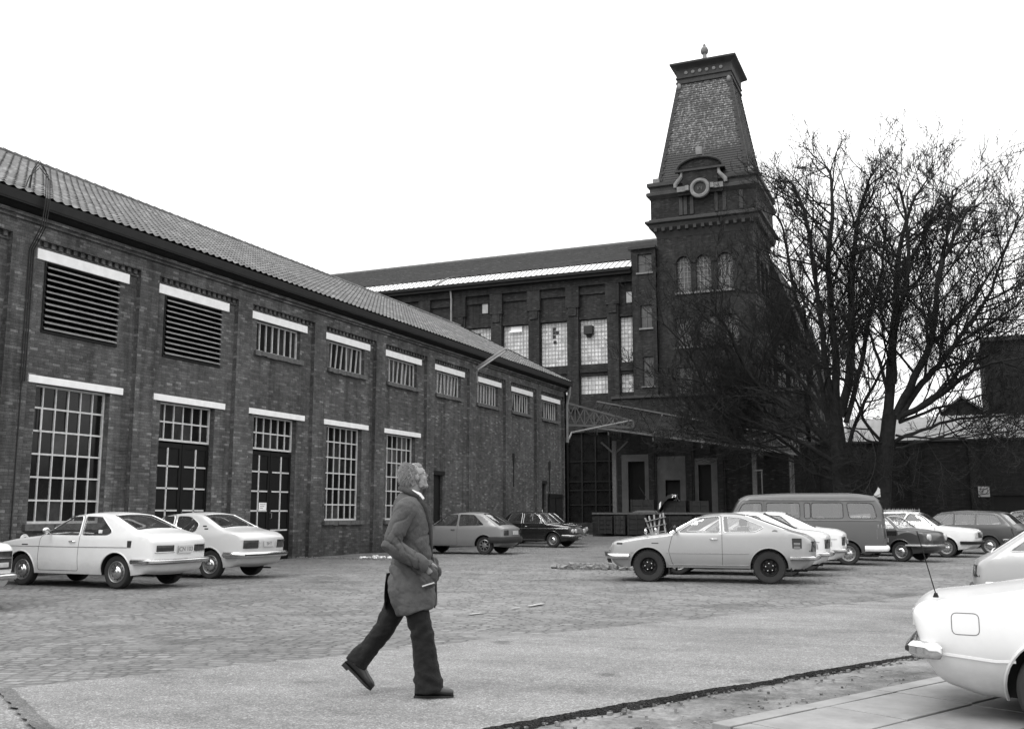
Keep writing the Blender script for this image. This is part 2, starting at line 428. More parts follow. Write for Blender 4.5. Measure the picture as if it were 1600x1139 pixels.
def dirt():
    t = NT('trodden_dirt'); ob = t.n('TexCoord').outputs['Object']
    a = t.noise(ob, 0.9, 7, 0.7); b = t.noise(ob, 30, 5, 0.75)
    c = t.ramp(a, [(0.30, 0.05), (0.46, 0.12), (0.68, 0.22)]); c = t.mul(c, t.ramp(b, [(0.25, 0.5), (0.75, 1.5)])); c = t.mul(c, t.ramp(t.noise(ob, 4.5, 5, .7), [(.3, .6), (.7, 1.35)]))
    t.base(c); t.rough(0.9); t.bump(t.math('ADD', a, t.math('MULTIPLY', b, 0.2)), 0.05, 0.9); return t.m
M['dirt'] = dirt()
M['slab'] = plain('paving_slab', 0.20, 0.85, 0.28, 3.5, bump=0.004, detail=9)
M['grit'] = plain('far_ground', 0.10, 0.9, 0.3, 0.3)

def sheet(name, poly, z, mat, kind='structure'):
    mb = MB(); mb.add([(x, y, z) for x, y in poly], [tuple(range(len(poly)))])
    o = mb.build(name, mat); tag(o, kind=kind); return o
R0 = [(-900, -200), (900, -200), (900, 1600), (-900, 1600)]
sheet('ground', R0, -0.02, M['grit'])
# the cobbled yard, gently uneven, from the camera to the dock
def yard():
    mb = MB(); nx, ny = 150, 190; x0, x1, y0, y1 = -19.36, 30.0, -4.0, 64.5
    for j in range(ny + 1):
        for i in range(nx + 1):
            x = x0 + (x1 - x0) * i / nx; y = y0 + (y1 - y0) * j / ny
            z = 0.018 * noise.noise((x * 0.5, y * 0.5, 0)) + 0.008 * noise.noise((x * 1.7, y * 1.7, 3))
            mb.v.append((x, y, z - 0.004))
    for j in range(ny):
        for i in range(nx):
            a = j * (nx + 1) + i; mb.f.append((a, a + 1, a + nx + 2, a + nx + 1)); mb.mi.append(0)
    return tag(mb.build('yard', M['setts'], smooth=60, recalc=False), kind='structure')
yard()

# path of worn asphalt: a raised sheet with a ragged edge; d runs along it, e across it
PD = Vector((0.4545, 0.8907, 0)); PE = Vector((0.8907, -0.4545, 0))
far0, near0 = at_z(0, 1075, .03), at_z(760, 1139, .055); far0.z = near0.z = 0
def path():
    top, side, ln = MB(), MB(), 1900
    rows = []
    ef = far0.dot(PE); en = near0.dot(PE)
    for i in range(ln + 1):
        s = -8 + 48 * i / ln
        jf = 0.10 * noise.noise((s * 0.9, 5, 0)) + 0.05 * noise.noise((s * 4, 6, 0)); jn = 0.03 * noise.noise((s * 1.5, 9, 0)) + 0.018 * noise.noise((s * 9, 2, 0)) + 0.020 * noise.noise((s * 24, 2, 0)) + .016 * noise.noise((s * 60, 2, 0))
        r = []
        for k, f in enumerate((0, 0.03, 0.1, 0.3, 0.5, 0.7, 0.9, 0.97, 1.0)):
            e = ef + jf + (en + jn - ef - jf) * f
            z = 0.034 + (0.03 * f * f) - (0.012 if k == 0 else 0) + 0.012 * noise.noise((s * 0.7, e * 0.7, 4)) * (k not in (0,))
            p = PD * s + PE * e; r.append((p.x, p.y, z))
        r.insert(0, (r[0][0], r[0][1], -0.03)); rows.append(r)
    n = len(rows[0])
    for r in rows: top.v += r
    for i in range(ln):
        for k in range(n - 1):
            a = i * n + k; top.f.append((a, a + 1, a + n + 1, a + n)); top.mi.append(0)
    o = top.build('path', M['asphalt'], smooth=50); tag(o, kind='structure')
    # broken, dark edge face towards the verge
    for i in range(ln + 1):
        s = -8 + 48 * i / ln; x, y, z = rows[i][-1]
        q = 0.014 + 0.02 * noise.noise((s * 7, 1, 7)) + 0.018 * noise.noise((s * 23, 1, 7)) + .016 * noise.noise((s * 55, 1, 7))
        side.v += [(x, y, z), (x + PE.x * q * .6, y + PE.y * q * .6, z * 0.55), (x + PE.x * q * 1.3, y + PE.y * q * 1.3, -0.03)]
    for i in range(ln):
        for k in range(2):
            a = i * 3 + k; side.f.append((a, a + 1, a + 4, a + 3)); side.mi.append(0)
    tag(side.build('path_edge', M['asphalt_edge'], smooth=30), kind='structure')
path()
# a dark tar seam across the path near the bottom left corner
def seam():
    a, b = at_z(5, 1075, .045), at_z(92, 1165, .045); d = (b - a).normalized(); sd = Vector((d.y, -d.x, 0)); mb = MB()
    n = 50
    for i in range(n + 1):
        p = a + (b - a) * i / n; wv = 0.055 + 0.02 * noise.noise((i * .4, 3, 3)); j = 0.02 * noise.noise((i * .3, 8, 1))
        for q in (-1, 1):
            v = p + sd * (q * wv + j); e = v.dot(PE); f = (e - far0.dot(PE)) / (near0.dot(PE) - far0.dot(PE))
            mb.v.append((v.x, v.y, 0.034 + .03 * max(f, 0) ** 2 + 0.017))
    for i in range(n): mb.f.append((2 * i, 2 * i + 1, 2 * i + 3, 2 * i + 2)); mb.mi.append(0)
    tag(mb.build('tar_seam', M['patch']), kind='structure')
seam()
# verge of trodden dirt between path and paving
def verge():
    mb = MB(); en = near0.dot(PE); n, k = 160, 14
    for i in range(n + 1):
        s = -8 + 48 * i / n
        for j in range(k + 1):
            e = en - 0.25 + 1.75 * j / k; p = PD * s + PE * e
            z = 0.02 + 0.018 * noise.noise((p.x * 1.3, p.y * 1.3, 1)) + 0.014 * noise.noise((p.x * 4, p.y * 4, 2))
            mb.v.append((p.x, p.y, z))
    for i in range(n):
        for j in range(k):
            a = i * (k + 1) + j; mb.f.append((a, a + 1, a + k + 2, a + k + 1)); mb.mi.append(0)
    tag(mb.build('dirt_verge', M['dirt'], smooth=60), kind='structure')
verge()
def litter():
    rnd = random.Random(9); en = near0.dot(PE); st, tw = MB(), MB()
    for i in range(1000):
        s = rnd.uniform(2, 20); e = en + (abs(rnd.gauss(0, .06)) if rnd.random() < .55 else rnd.uniform(0, 1.0)) - .02; r = rnd.uniform(.004, .016) * (1.4 if rnd.random() < .1 else 1); c = PD * s + PE * e
        vs = [Vector((rnd.uniform(.5, 1) * r * a, rnd.uniform(.5, 1) * r * b, rnd.uniform(.4, .8) * r * z)) + Vector((c.x, c.y, .03)) for z in (-1, 1) for a, b in ((-1, -1), (1, -1), (1, 1), (-1, 1))]
        st.mat(0 if rnd.random() < .6 else 1).add(vs, [(3, 2, 1, 0), (4, 5, 6, 7), (0, 1, 5, 4), (1, 2, 6, 5), (2, 3, 7, 6), (3, 0, 4, 7)])
    for i in range(90):
        s = rnd.uniform(3, 16); e = en + rnd.uniform(.05, .95); c = PD * s + PE * e; a = rnd.uniform(0, PI); L = rnd.uniform(.03, .14)
        p = Vector((c.x, c.y, .035)); d = Vector((math.cos(a), math.sin(a), rnd.uniform(0, .2))); tw.tube([p, p + d * L * .5 + Vector((0, 0, .008)), p + d * L], [.004, .003, .002], 4)
    tag(st.build('verge_grit', [M['concrete'], M['sill']]), 'loose grit and small stones scattered along the broken path edge', 'grit', kind='stuff')
    tag(tw.build('twig_litter', M['wood']), 'small fallen twigs lying on the dirt verge', 'twigs', kind='stuff')
litter()
# paving of concrete slabs on the near right
def paving():
    mb = MB(); e0 = at_z(1110, 1130, .06).dot(PE); s0 = at_z(1110, 1130, .06).dot(PD); rnd = random.Random(5)
    for r in range(12):
        wd = 0.16 if r == 0 else 0.6
        ea = e0 + (0 if r == 0 else 0.17 + (r - 1) * 0.61); off = rnd.random() * 0.9
        L = 1.0 if r == 0 else 0.9
        for c in range(-10, 34):
            sa = s0 - 0.02 + (c * L) + (0 if r == 0 else off)
            if sa + L < s0: continue
            sa2 = max(sa, s0)
            t1, t2, dz = rnd.uniform(-.004, .004), rnd.uniform(-.004, .004), rnd.uniform(-.003, .003)
            g = 0.006; q = [(sa2 + g, ea + g), (sa + L - g, ea + g), (sa + L - g, ea + wd - g), (sa2 + g, ea + wd - g)]
            vs = []
            for zz in (0, 1):
                for a, b in q:
                    p = PD * a + PE * b; vs.append((p.x, p.y, (0.065 + dz + (t1 if a > sa + .4 else 0) + (t2 if b > ea + .3 else 0)) if zz else -0.03))
            mb.add(vs, [(4, 5, 6, 7), (0, 4, 7, 3), (1, 2, 6, 5), (0, 1, 5, 4), (3, 7, 6, 2)])
    tag(mb.build('pavement', M['slab'], bevel=0.006), kind='structure')
    bed = MB(); pts = [(s0 + .03, e0 + .02), (s0 + 40, e0 + .02), (s0 + 40, e0 + 8), (s0 + .03, e0 + 8)]
    bed.add([tuple(PD * a + PE * b + Vector((0, 0, 0.045))) for a, b in pts], [(0, 1, 2, 3)])
    tag(bed.build('pavement_bed', M['dirt']), kind='structure')
paving()

# ================================================================== brick shed on the left
W0 = -19.33                     # plane of the recessed brick panels
shed = thing('brick_shed', 'long low brick workshop with white lintels, pantiled roof and a row of tall windows', 'building', (-22.5, 34, 0))
END = 52.2
def PX(u, v, d): return (W0 - d, u, v)
def bay(k): return 16.45 + 4 * k
holes, wins = [], []
for k in range(9):
    b = bay(k)
    if k < 2: holes.append((b + .37, b + 2.73, 5.65, 7.34, 'louvre', k))
    else: holes.append((b + .40, b + 2.68, 6.40, 7.36, 'small', k))
    if k in (0, 3, 4): holes.append((b + .37, b + 2.63, 1.18, 4.42, 'window', k))
    if k in (1, 2): holes.append((b + .42, b + 2.62, -.02, 4.42, 'door', k))
    if k == 5: holes.append((36.5, 37.5, -.02, 3.0, 'sdoor', k))
    if k == 8: holes.append((48.5, 49.35, -.02, 2.95, 'sdoor', k))
mb = MB()
panel(mb, PX, 6.0, END, -0.1, 7.78, [h[:4] for h in holes], 0.26)
for k in range(-3, 10):           # pilasters proud of the panels
    y0, y1 = bay(k) - .67, bay(k)
    if k == 9: y0, y1 = bay(8) + 3.33, END
    mb.box(W0, W0 + .13, y0, y1, -0.1, 7.78, 'w')
mb.box(W0 - .3, W0 + .13, 6.0, END, 7.78, 8.12)              # frieze above the panels
mb.box(W0 - .3, W0 + .19, 6.0, END + .05, 8.12, 8.20); mb.box(W0 - .3, W0 + .25, 6.0, END + .1, 8.20, 8.28)
for k in range(-1, 9):            # dog-tooth course at the head of every panel
    for q in range(15): mb.box(W0 + .002, W0 + .075, bay(k) + q * .222 + .02, bay(k) + q * .222 + .13, 7.66, 7.78)
    mb.box(W0 + .001, W0 + .04, bay(k), bay(k) + 3.33, 7.60, 7.66)
wall = mb.build('wall', M['brick'], shed)
g = MB()                          # gable end and the far sides
g.prism([(-19.2, -.1), (-19.2, 8.3), (-26, 12.25), (-33, 8.3), (-33, -.1)], END - .3, END - .01, 'y')
g.box(-33, -32.8, 6, END - .31, -.1, 8.2)
g.build('gable_wall', M['brick'], shed)

# dark room behind the openings
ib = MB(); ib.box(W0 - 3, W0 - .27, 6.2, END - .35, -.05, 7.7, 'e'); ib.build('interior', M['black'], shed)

def bars_window(parent, y0, y1, z0, z1, cols, rows, wbar=0.045, tilt=0.0, xin=0.20, rowz=None, frame=True, pane=True):
    f = MB(); x = W0 - xin
    if frame:
        f.box(x - .03, x + .03, y0, y0 + .05, z0, z1); f.box(x - .03, x + .03, y1 - .05, y1, z0, z1)
        f.box(x - .03, x + .03, y0 + .05, y1 - .05, z0, z0 + .06); f.box(x - .03, x + .03, y0 + .05, y1 - .05, z1 - .05, z1)
    for i in range(1, cols):
        yy = y0 + (y1 - y0) * i / cols; t = random.uniform(-tilt, tilt)
        f.bar((x + .004, yy - t, z0 + .03), (x + .004, yy + t, z1 - .03), wbar, .03)
    for i, zz in enumerate(rowz or [z0 + (z1 - z0) * q / rows for q in range(1, rows)]):
        f.box(x - .022, x + .024, y0 + .05, y1 - .05, zz - wbar / 2, zz + wbar / 2)
    wo = f.build('window', M['frame_white'], parent)
    if pane:
        p = MB(); zs = [z0] + list(rowz or [z0 + (z1 - z0) * q / rows for q in range(1, rows)]) + [z1]
        for i in range(cols):
            for zl, zh in zip(zs, zs[1:]):
                ya, yb = y0 + (y1 - y0) * i / cols, y0 + (y1 - y0) * (i + 1) / cols; a_, b_ = random.gauss(0, .006), random.gauss(0, .006)
                p.quad((x - .015 + a_, ya, zl), (x - .015 + b_, yb, zl), (x - .015 - a_, yb, zh), (x - .015 - b_, ya, zh))
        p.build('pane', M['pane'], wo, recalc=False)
    return wo

for y0, y1, z0, z1, kind, k in holes:
    b = bay(k); x = W0
    if kind == 'louvre':
        m = MB(); n = 11; m.mat(1)
        m.box(x - .2, x + .02, y0, y0 + .05, z0, z1); m.box(x - .2, x + .02, y1 - .05, y1, z0, z1); m.box(x - .2, x + .03, y0, y1, z0 - .02, z0 + .04)
        m.mat(0)
        for i in range(n):
            zz = z0 + .06 + (z1 - z0 - .08) * i / n; h = (z1 - z0) / n
            m.add([(x + .07, y0 + .05, zz), (x + .07, y1 - .05, zz), (x - .15, y1 - .05, zz + h * .6), (x - .15, y0 + .05, zz + h * .6),
                   (x + .07, y0 + .05, zz + .035), (x + .07, y1 - .05, zz + .035), (x - .15, y1 - .05, zz + h * .6 + .02), (x - .15, y0 + .05, zz + h * .6 + .02)],
                  [(3, 2, 1, 0), (4, 5, 6, 7), (0, 1, 5, 4), (2, 3, 7, 6)])
        m.build('louvre', [M['louvre'], M['dark_metal']], shed)
    if kind == 'small':
        wo = bars_window(shed, y0, y1, z0, z1, 7, 1, .055, 0.0 if k in (2, 6) else .07, .16)
    if kind == 'window':
        wo = bars_window(shed, y0, y1, z0, z1, 6, 6, .042)
        if k == 0:
            m = MB(); xx = W0 - .15; m.box(xx, xx + .02, y0 + .06, y0 + .1, 3.35, 3.86); m.box(xx, xx + .02, y0 + .30, y0 + .34, 3.35, 3.86); m.build('casement', M['frame_white'], wo)
    if kind == 'door':
        bars_window(shed, y0, y1, 3.38, z1, 6, 2, .042)
        ym = (y0 + y1) / 2
        for s, (a, c) in enumerate(((y0 + .02, ym - .01), (ym + .01, y1 - .02))):
            d = MB(); d.box(x - .24, x - .18, a, c, 0.02, 3.33)
            d.box(x - .18, x - .16, a, a + .1, .02, 3.33); d.box(x - .18, x - .16, c - .1, c, .02, 3.33)
            d.box(x - .18, x - .16, a + .1, c - .1, 3.2, 3.33); d.box(x - .18, x - .16, a + .1, c - .1, .02, .9 if k == 2 else .8)
            do = d.build('door', M['door_dark'], shed)
            fr = MB(); mid = a + .52 if s == 0 else c - .52; z9 = .9
            fr.box(x - .178, x - .15, mid - .022, mid + .022, z9, 3.2)
            for q in range(4): fr.box(x - .178, x - .15, a + .1, c - .1, z9 + q * .6 - .022, z9 + q * .6 + .022)
            fr.build('glazing_bars', M['frame_white'], do)
            h = MB(); yy = ym - .08 if s == 0 else ym + .08
            if s: h.tube([(x - .16, yy, 1.45), (x - .10, yy, 1.43), (x - .10, yy, 1.28), (x - .16, yy, 1.26)], .012, 6); h.build('handle', M['steel'], do)
            if k == 2 and s == 0:
                nb = MB(); nb.box(x - .158, x - .15, a + .58, a + .95, 1.52, 1.75); no = nb.build('notice', M['white_paint'], do)
                for q in range(3):
                    nb = MB(); nb.box(x - .15, x - .148, a + .63, a + .9 - .06 * q, 1.69 - q * .06, 1.705 - q * .06); nb.build('printed_line', M['ink'], no)
    if kind == 'sdoor':
        d = MB(); d.box(x - .2, x - .12, y0, y1, .02, z1 - .02); d.box(x - .12, x - .10, y0 + .1, y1 - .1, 1.5, z1 - .15); d.box(x - .12, x - .10, y0 + .1, y1 - .1, .2, 1.35)
        do = d.build('door', M['door_dark'], shed)
        if k == 8: nb = MB(); nb.box(x - .10, x - .09, y0 + .3, y0 + .6, 1.35, 1.62); nb.build('notice', M['white_paint'], do)
        lb = MB(); lb.box(x - .05, x + .03, y0 - .1, y1 + .15, z1, z1 + .17); lb.build('door_head', M['dark_metal'], shed)
    if kind in ('louvre', 'small'):
        l = MB(); l.box(x - .05, x + .045, b + .11, b + 3.02, 7.345 if kind == 'louvre' else 7.365, 7.60); l.build('lintel', M['white_paint'], shed, bevel=.01)
    if kind in ('window', 'door'):
        l = MB(); l.box(x - .05, x + .045, b + .11, b + 3.02, 4.425, 4.60); l.build('lintel', M['white_paint'], shed, bevel=.01)
    if kind in ('small', 'window'):
        l = MB(); n = 9
        for q in range(n):
            ya = y0 - .12 + (y1 - y0 + .24) * q / n; j = random.uniform(-.012, .012)
            l.box(x - .2, x + .10 + j, ya + .004, ya + (y1 - y0 + .24) / n - .004, z0 - .15 + j, z0 - .005)
        l.build('sill', M['sill'], shed)

# pantiled roof: real rolls and lapped courses
def pantiles(xe, ze, xr, zr, y0, y1, pitch=0.27, course=0.36, amp=0.035, per=6, lap=0.03):
    mb = MB(); L = math.hypot(xr - xe, zr - ze); nc = int(L / course) + 1; ny = int((y1 - y0) / pitch * per)
    dx, dz = (xr - xe) / L, (zr - ze) / L; nx_, nz_ = -dz * (1 if dx < 0 else -1) * -1, abs(dx)
    nx_ = dz if dx < 0 else -dz
    prof = [amp * (0.55 * math.cos(2 * PI * i / per) + 0.45 * max(0, math.cos(2 * PI * i / per)) ** 2) for i in range(per)]
    for c in range(nc):
        for e in (0, 1):
            s = min((c + e) * course + (0.0 if e == 0 else 0.0), L); lift = lap if e == 0 else 0.0
            for i in range(ny + 1):
                yy = y0 + (y1 - y0) * i / ny; kk = i // per
                j = 0.006 * noise.noise((kk * 7.3, c * 3.1, 0)); sag = 0.03 * noise.noise((yy * .15, s * .3, 2))
                h = prof[i % per] + lift + j + sag
                mb.v.append((xe + dx * s + nx_ * h, yy, ze + dz * s + nz_ * h))
    w_ = ny + 1
    for r in range(2 * nc - 1):
        for i in range(ny):
            a = r * w_ + i; mb.f.append((a, a + 1, a + w_ + 1, a + w_)); mb.mi.append(0)
    return mb
def tile_mat(name, v):
    t = NT(name); ob = t.n('TexCoord').outputs['Object']
    sx = t.n('SeparateXYZ'); t.l(ob, sx.inputs[0])
    cm = t.n('CombineXYZ'); t.l(t.math('FLOOR', t.math('DIVIDE', sx.outputs[1], .27)), cm.inputs[0]); t.l(t.math('FLOOR', t.math('DIVIDE', sx.outputs[0], .311)), cm.inputs[1])
    wn = t.n('TexWhiteNoise', noise_dimensions='2D'); t.l(cm.outputs[0], wn.inputs['Vector'])
    c = t.ramp(wn.outputs['Value'], [(0, v * .72), (.8, v * 1.05), (1, v * 1.5)])
    c = t.mul(c, t.ramp(t.noise(ob, 1.1, 6, .7), [(.3, .7), (.7, 1.25)])); c = t.mul(c, t.ramp(t.noise(ob, 30, 3, .7), [(.25, .75), (.75, 1.25)]))
    t.base(c); t.rough(.85); return t.m
M['tile'] = tile_mat('pantile', 0.108)
XE, ZE, XR, ZR = W0 + .42, 8.70, -26.0, 12.40
pantiles(XE, ZE, XR, ZR, 6.0, END + .15).build('roof', M['tile'], shed, smooth=55, recalc=False)
rf = MB(); rf.quad((XR, 6, ZR - .05), (XR, END + .15, ZR - .05), (-33.4, END + .15, 8.5), (-33.4, 6, 8.5)); rf.quad((XE, 6, ZE - .05), (XE, END + .1, ZE - .05), (XR, END + .1, ZR - .05), (XR, 6, ZR - .05)); rf.build('roof_back', M['tile'], shed)
rd = MB()
for i in range(116):
    yy = 6 + i * .4; rd.tube([(XR + .03, yy, ZR + .02), (XR + .03, yy + .36, ZR + .005), (XR + .03, yy + .41, ZR + .035)], [.10, .095, .11], 8)
rd.build('ridge_tiles', M['tile'], shed)
gt = MB()      # eaves board and box gutter; near-black colour also stands for the eaves shadow
gt.box(W0 + .14, W0 + .20, 6, END + .12, 8.29, 8.60); gt.box(W0 + .20, W0 + .46, 6, END + .14, 8.40, 8.44)
gt.box(W0 + .43, W0 + .47, 6, END + .14, 8.44, 8.66); gt.prism([(W0 + .2, 8.29), (W0 + .36, 8.40), (W0 + .2, 8.40)], 6, END + .13, 'y')
gt.build('gutter', M['dark_metal'], shed)
vb = MB(); vb.bar((XE, END + .17, ZE - .02), (XR, END + .17, ZR - .02), .06, .22); vb.build('bargeboard', M['dark_metal'], shed)
# looped service cables hanging over the eaves by the first louvre, running down the panel edge
cb = MB()
def hump(y, h, o):
    return [(W0 + .16, y, 4.4), (W0 + .155, y, 7.5), (W0 + .50, y - .02, 8.0), (W0 + .55, y, 8.6), (W0 + .5, y, 8.6 + h), (W0 + .38, y + o * .5, 8.86 + h), (W0 + .3, y + o, 8.6 + h), (W0 + .3, y + o * 1.2, 8.85)]
for y, h, o in ((16.30, .62, -.28), (16.36, .52, -.4), (16.24, .7, -.2)): cb.tube(hump(y, h, o), .014, 5)
cb.tube([(W0 + .15, 16.28, 4.4), (W0 + .15, 16.28, 0.6)], .014, 5)
cb.build('cable', M['black'], shed)
# downpipe at the far corner
dp = MB(); dp.tube([(W0 + .40, END - .12, 8.42), (W0 + .36, END - .12, 8.0), (W0 + .22, END - .15, 7.4), (W0 + .22, END - .15, 5.6), (W0 + .22, END - .15, 5.55)], .075, 8); dp.tube([(W0 + .22, END - .15, 5.6), (W0 + .22, END - .15, 5.3)], .10, 8)
dpo = dp.build('drainpipe', M['zinc'], shed, smooth=40)
dq = MB(); dq.tube([(W0 + .22, END - .15, 5.3), (W0 + .22, END - .15, 0.02)], .06, 8); dq.build('drainpipe', M['dark_metal'], shed, smooth=40)
# small black vents on the blank bays
for y, z in ((44.9, 3.9), (49.75, 3.75)):
    v_ = MB(); v_.box(W0, W0 + .06, y, y + .22, z, z + .42); v_.box(W0, W0 + .04, y + .08, y + .12, z - 1.2, z); v_.build('vent', M['black'], shed)
# dark boards leaning by the last door
tb = thing('board', 'dark sheet board standing against brick wall beside the far workshop door', 'board', (W0 + .15, 50.6, 0))
v_ = MB(); v_.box(W0 + .04, W0 + .10, 49.6, 51.6, .02, 2.45); v_.build('sheet', M['dark_metal'], tb)
v_ = MB(); v_.box(W0 + .10, W0 + .13, 49.6, 51.6, 2.25, 2.45); v_.box(W0 + .10, W0 + .13, 50.5, 50.62, .02, 2.25); v_.build('batten', M['door_dark'], tb)
# round white plaque low on the wall
pq = thing('wall_plaque', 'small round white plaque low on the brick wall under the first window', 'plaque', tuple(at_x(38, 843, W0 + .02)))
c = at_x(38, 843, W0 + .02); v_ = MB(); v_.lathe([(0, .02), (.11, .02), (.13, 0)], 20, 'x', c); v_.build('disc', M['white_paint'], pq)
v_ = MB(); v_.lathe([(.05, .024), (.065, .024)], 20, 'x', c); v_.build('ring_mark', M['zinc'], pq)
# bulkhead lamp on an arm
la = thing('wall_lamp', 'long pale tube lamp on an arm rising from the workshop eaves', 'lamp', (W0 + .2, 40.45, 8.0))
a = Vector((W0 + .2, 40.45, 7.9)); e0_, e1_ = at_y(743, 577, 40.4), at_y(792, 544, 40.4)
v_ = MB(); v_.tube([(W0 + .12, 40.45, 7.3), (W0 + .16, 40.45, 7.9), tuple(e0_)], .035, 6); v_.box(W0 + .1, W0 + .2, 40.38, 40.52, 7.25, 7.55); v_.build('bracket', M['zinc'], la)
v_ = MB(); v_.bar(e0_, e1_, .16, .13); v_.build('lamp_housing', M['zinc'], la, bevel=.03)
v_ = MB(); d_ = (e1_ - e0_); v_.bar(e0_ + d_ * .06 + Vector((.03, -.0, -.07)), e0_ + d_ * .94 + Vector((.03, 0, -.07)), .11, .05); v_.build('diffuser', M['white_paint'], la, bevel=.02)
# ================================================================== factory hall behind
YM = 66.0
def mX(px, py): return at_y(px, py, YM).x
def mZ(px, py): return at_y(px, py, YM).z
hall = thing('factory_building', 'tall sooty brick factory hall with bright frosted windows and a glazed roof strip', 'building', (-30, 72, 0))
XL, XRt = -62.0, -19.2
cols = [(728, 765, 503, 569), (786, 825, 499.5, 569.5), (845, 885, 495, 568), (906, 948, 491, 563.5)]
sp = 2.98; w_ = 2.02
x3 = mX(906, 491); zt, zb = 14.98, 11.80
lt, lb = 10.98, 9.70
hl = []
for k in range(-11, 1):
    a = x3 + k * sp; hl.append((a, a + w_, zb, zt)); hl.append((a, a + w_, lb, lt))
cl = (x3 + sp, XRt - .02); hl += [(cl[0], cl[1] - .02, zb, zt), (cl[0], cl[1] - .02, lb, lt)]
def PYm(u, v, d): return (u, YM + d, v)
mb = MB()
lowh = [(-24.2, -20.35, .8, 7.0)]
panel(mb, PYm, XL, XRt, -.1, 17.9, hl + lowh, .35)
for k in range(-12, 2):            # piers with corbelled heads
    c = x3 + k * sp - (sp - w_) / 2
    mb.box(c - .42, c + .42, YM - .22, YM, 8.6, 15.9, 'n'); mb.box(c - .50, c + .50, YM - .32, YM, 15.9, 17.4, 'n'); mb.box(c - .30, c + .30, YM - .30, YM, 15.3, 15.9, 'n')
mb.box(XL, XRt, YM - .34, YM, 17.4, 17.9, 'n')
for k in range(-12, 2):            # recess heads between piers
    a = x3 + k * sp
    if a < XRt - 1.2: mb.box(a - .06, a + w_ + .06, YM - .12, YM, 16.8, 17.4, 'n')
    mb.box(a, min(a + w_, XRt), YM - .10, YM, 15.02, 15.2, 'n'); mb.box(a, min(a + w_, XRt), YM - .10, YM, 11.2, 11.45, 'n')
mb.build('wall', M['brick_dark'], hall)
bb = MB(); bb.box(XL, XRt, YM + .4, YM + .6, 0, 18); bb.box(XL, XRt + 8, 84, 84.3, 0, 18); bb.box(XRt + 7.7, XRt + 8, YM + 7, 84, 0, 18); bb.build('interior', M['black'], hall)
eb = MB(); eb.box(XL, XRt, YM - .75, YM - .02, 17.9, 18.12); eb.box(XL, XRt, YM - .9, YM - .62, 18.12, 18.34); eb.build('eaves_gutter', M['dark_metal'], hall)
def hall_window(a, b, c, d, kind=None):
    p = MB(); p.quad((a, YM + .2, c), (b, YM + .2, c), (b, YM + .2, d), (a, YM + .2, d)); wo_m = MB()
    nx = max(2, round((b - a) / .25)); nz = round((d - c) / .3)
    for i in range(1, nx): x = a + (b - a) * i / nx; wo_m.box(x - .016, x + .016, YM + .165, YM + .195, c, d)
    for i in range(1, nz): z = c + (d - c) * i / nz; wo_m.box(a, b, YM + .17, YM + .19, z - .016, z + .016)
    wo = wo_m.build('window', M['pane_bar'], hall); p.build('pane', M['pane_light'], wo)
    if kind == 'vent':
        v = MB(); v.box(a + .35, a + .98, YM - .25, YM + .19, zt - 1.05, zt - .45); v.box(a + .5, a + .8, YM + .0, YM + .16, zt - 1.25, zt - 1.05); v.build('vent_box', M['black'], wo)
    if kind == 'hopper':
        v = MB(); v.bar((a + .5, YM + .02, d - .42), (a + 1.5, YM + .02, d - .42), .05, .12); v.box(a + .55, a + 1.45, YM + .12, YM + .16, d - .36, d - .06); v.build('hopper', M['white_paint'], wo)
    if kind == 'broken':
        for dx, dz in ((.95, -.35), (.95, -.62), (1.2, -.62), (.95, -.9), (1.0, -1.3)): v = MB(); v.box(a + dx - .1, a + dx + .12, YM + .15, YM + .19, d + dz - .22, d + dz); v.build('missing_pane', M['black'], wo)
M['pane_bar'] = plain('grey_bars', 0.30, 0.7, 0.3, 3)
for k in range(-7, 1):
    a = x3 + k * sp
    hall_window(a, a + w_, zb, zt, {0: 'vent', -2: 'hopper', -1: 'broken', -3: 'broken'}.get(k)); hall_window(a, a + w_, lb, lt)
hall_window(cl[0], cl[1] - .02, zb, zt); hall_window(cl[0], cl[1] - .02, lb, lt)
def small_light(x0, x1, z0, z1, par, y=YM - .03, mat='pane_bar'):
    m = MB(); m.box(x0, x1, y - .02, y + .02, z0, z1); o = m.build('small_window', M['pane_bar'], par)
    m = MB(); m.box(x0 - .06, x0, y - .05, y + .03, z0 - .06, z1 + .06); m.box(x1, x1 + .06, y - .05, y + .03, z0 - .06, z1 + .06); m.box(x0, x1, y - .05, y + .03, z1, z1 + .06); m.build('frame', M['door_dark'], o)
M['grey_glass'] = plain('dull_glass', .045, .3, .45, 3)
small_light(mX(754, 490), mX(763, 490), mZ(758, 490), mZ(758, 474), hall)
small_light(mX(979, 472), mX(988, 472), mZ(984, 473), mZ(984, 456), hall)
rm = plain('slate_roof', 0.095, 0.8, 0.35, 2.5, bump=.01, detail=9)
M['slate'] = rm
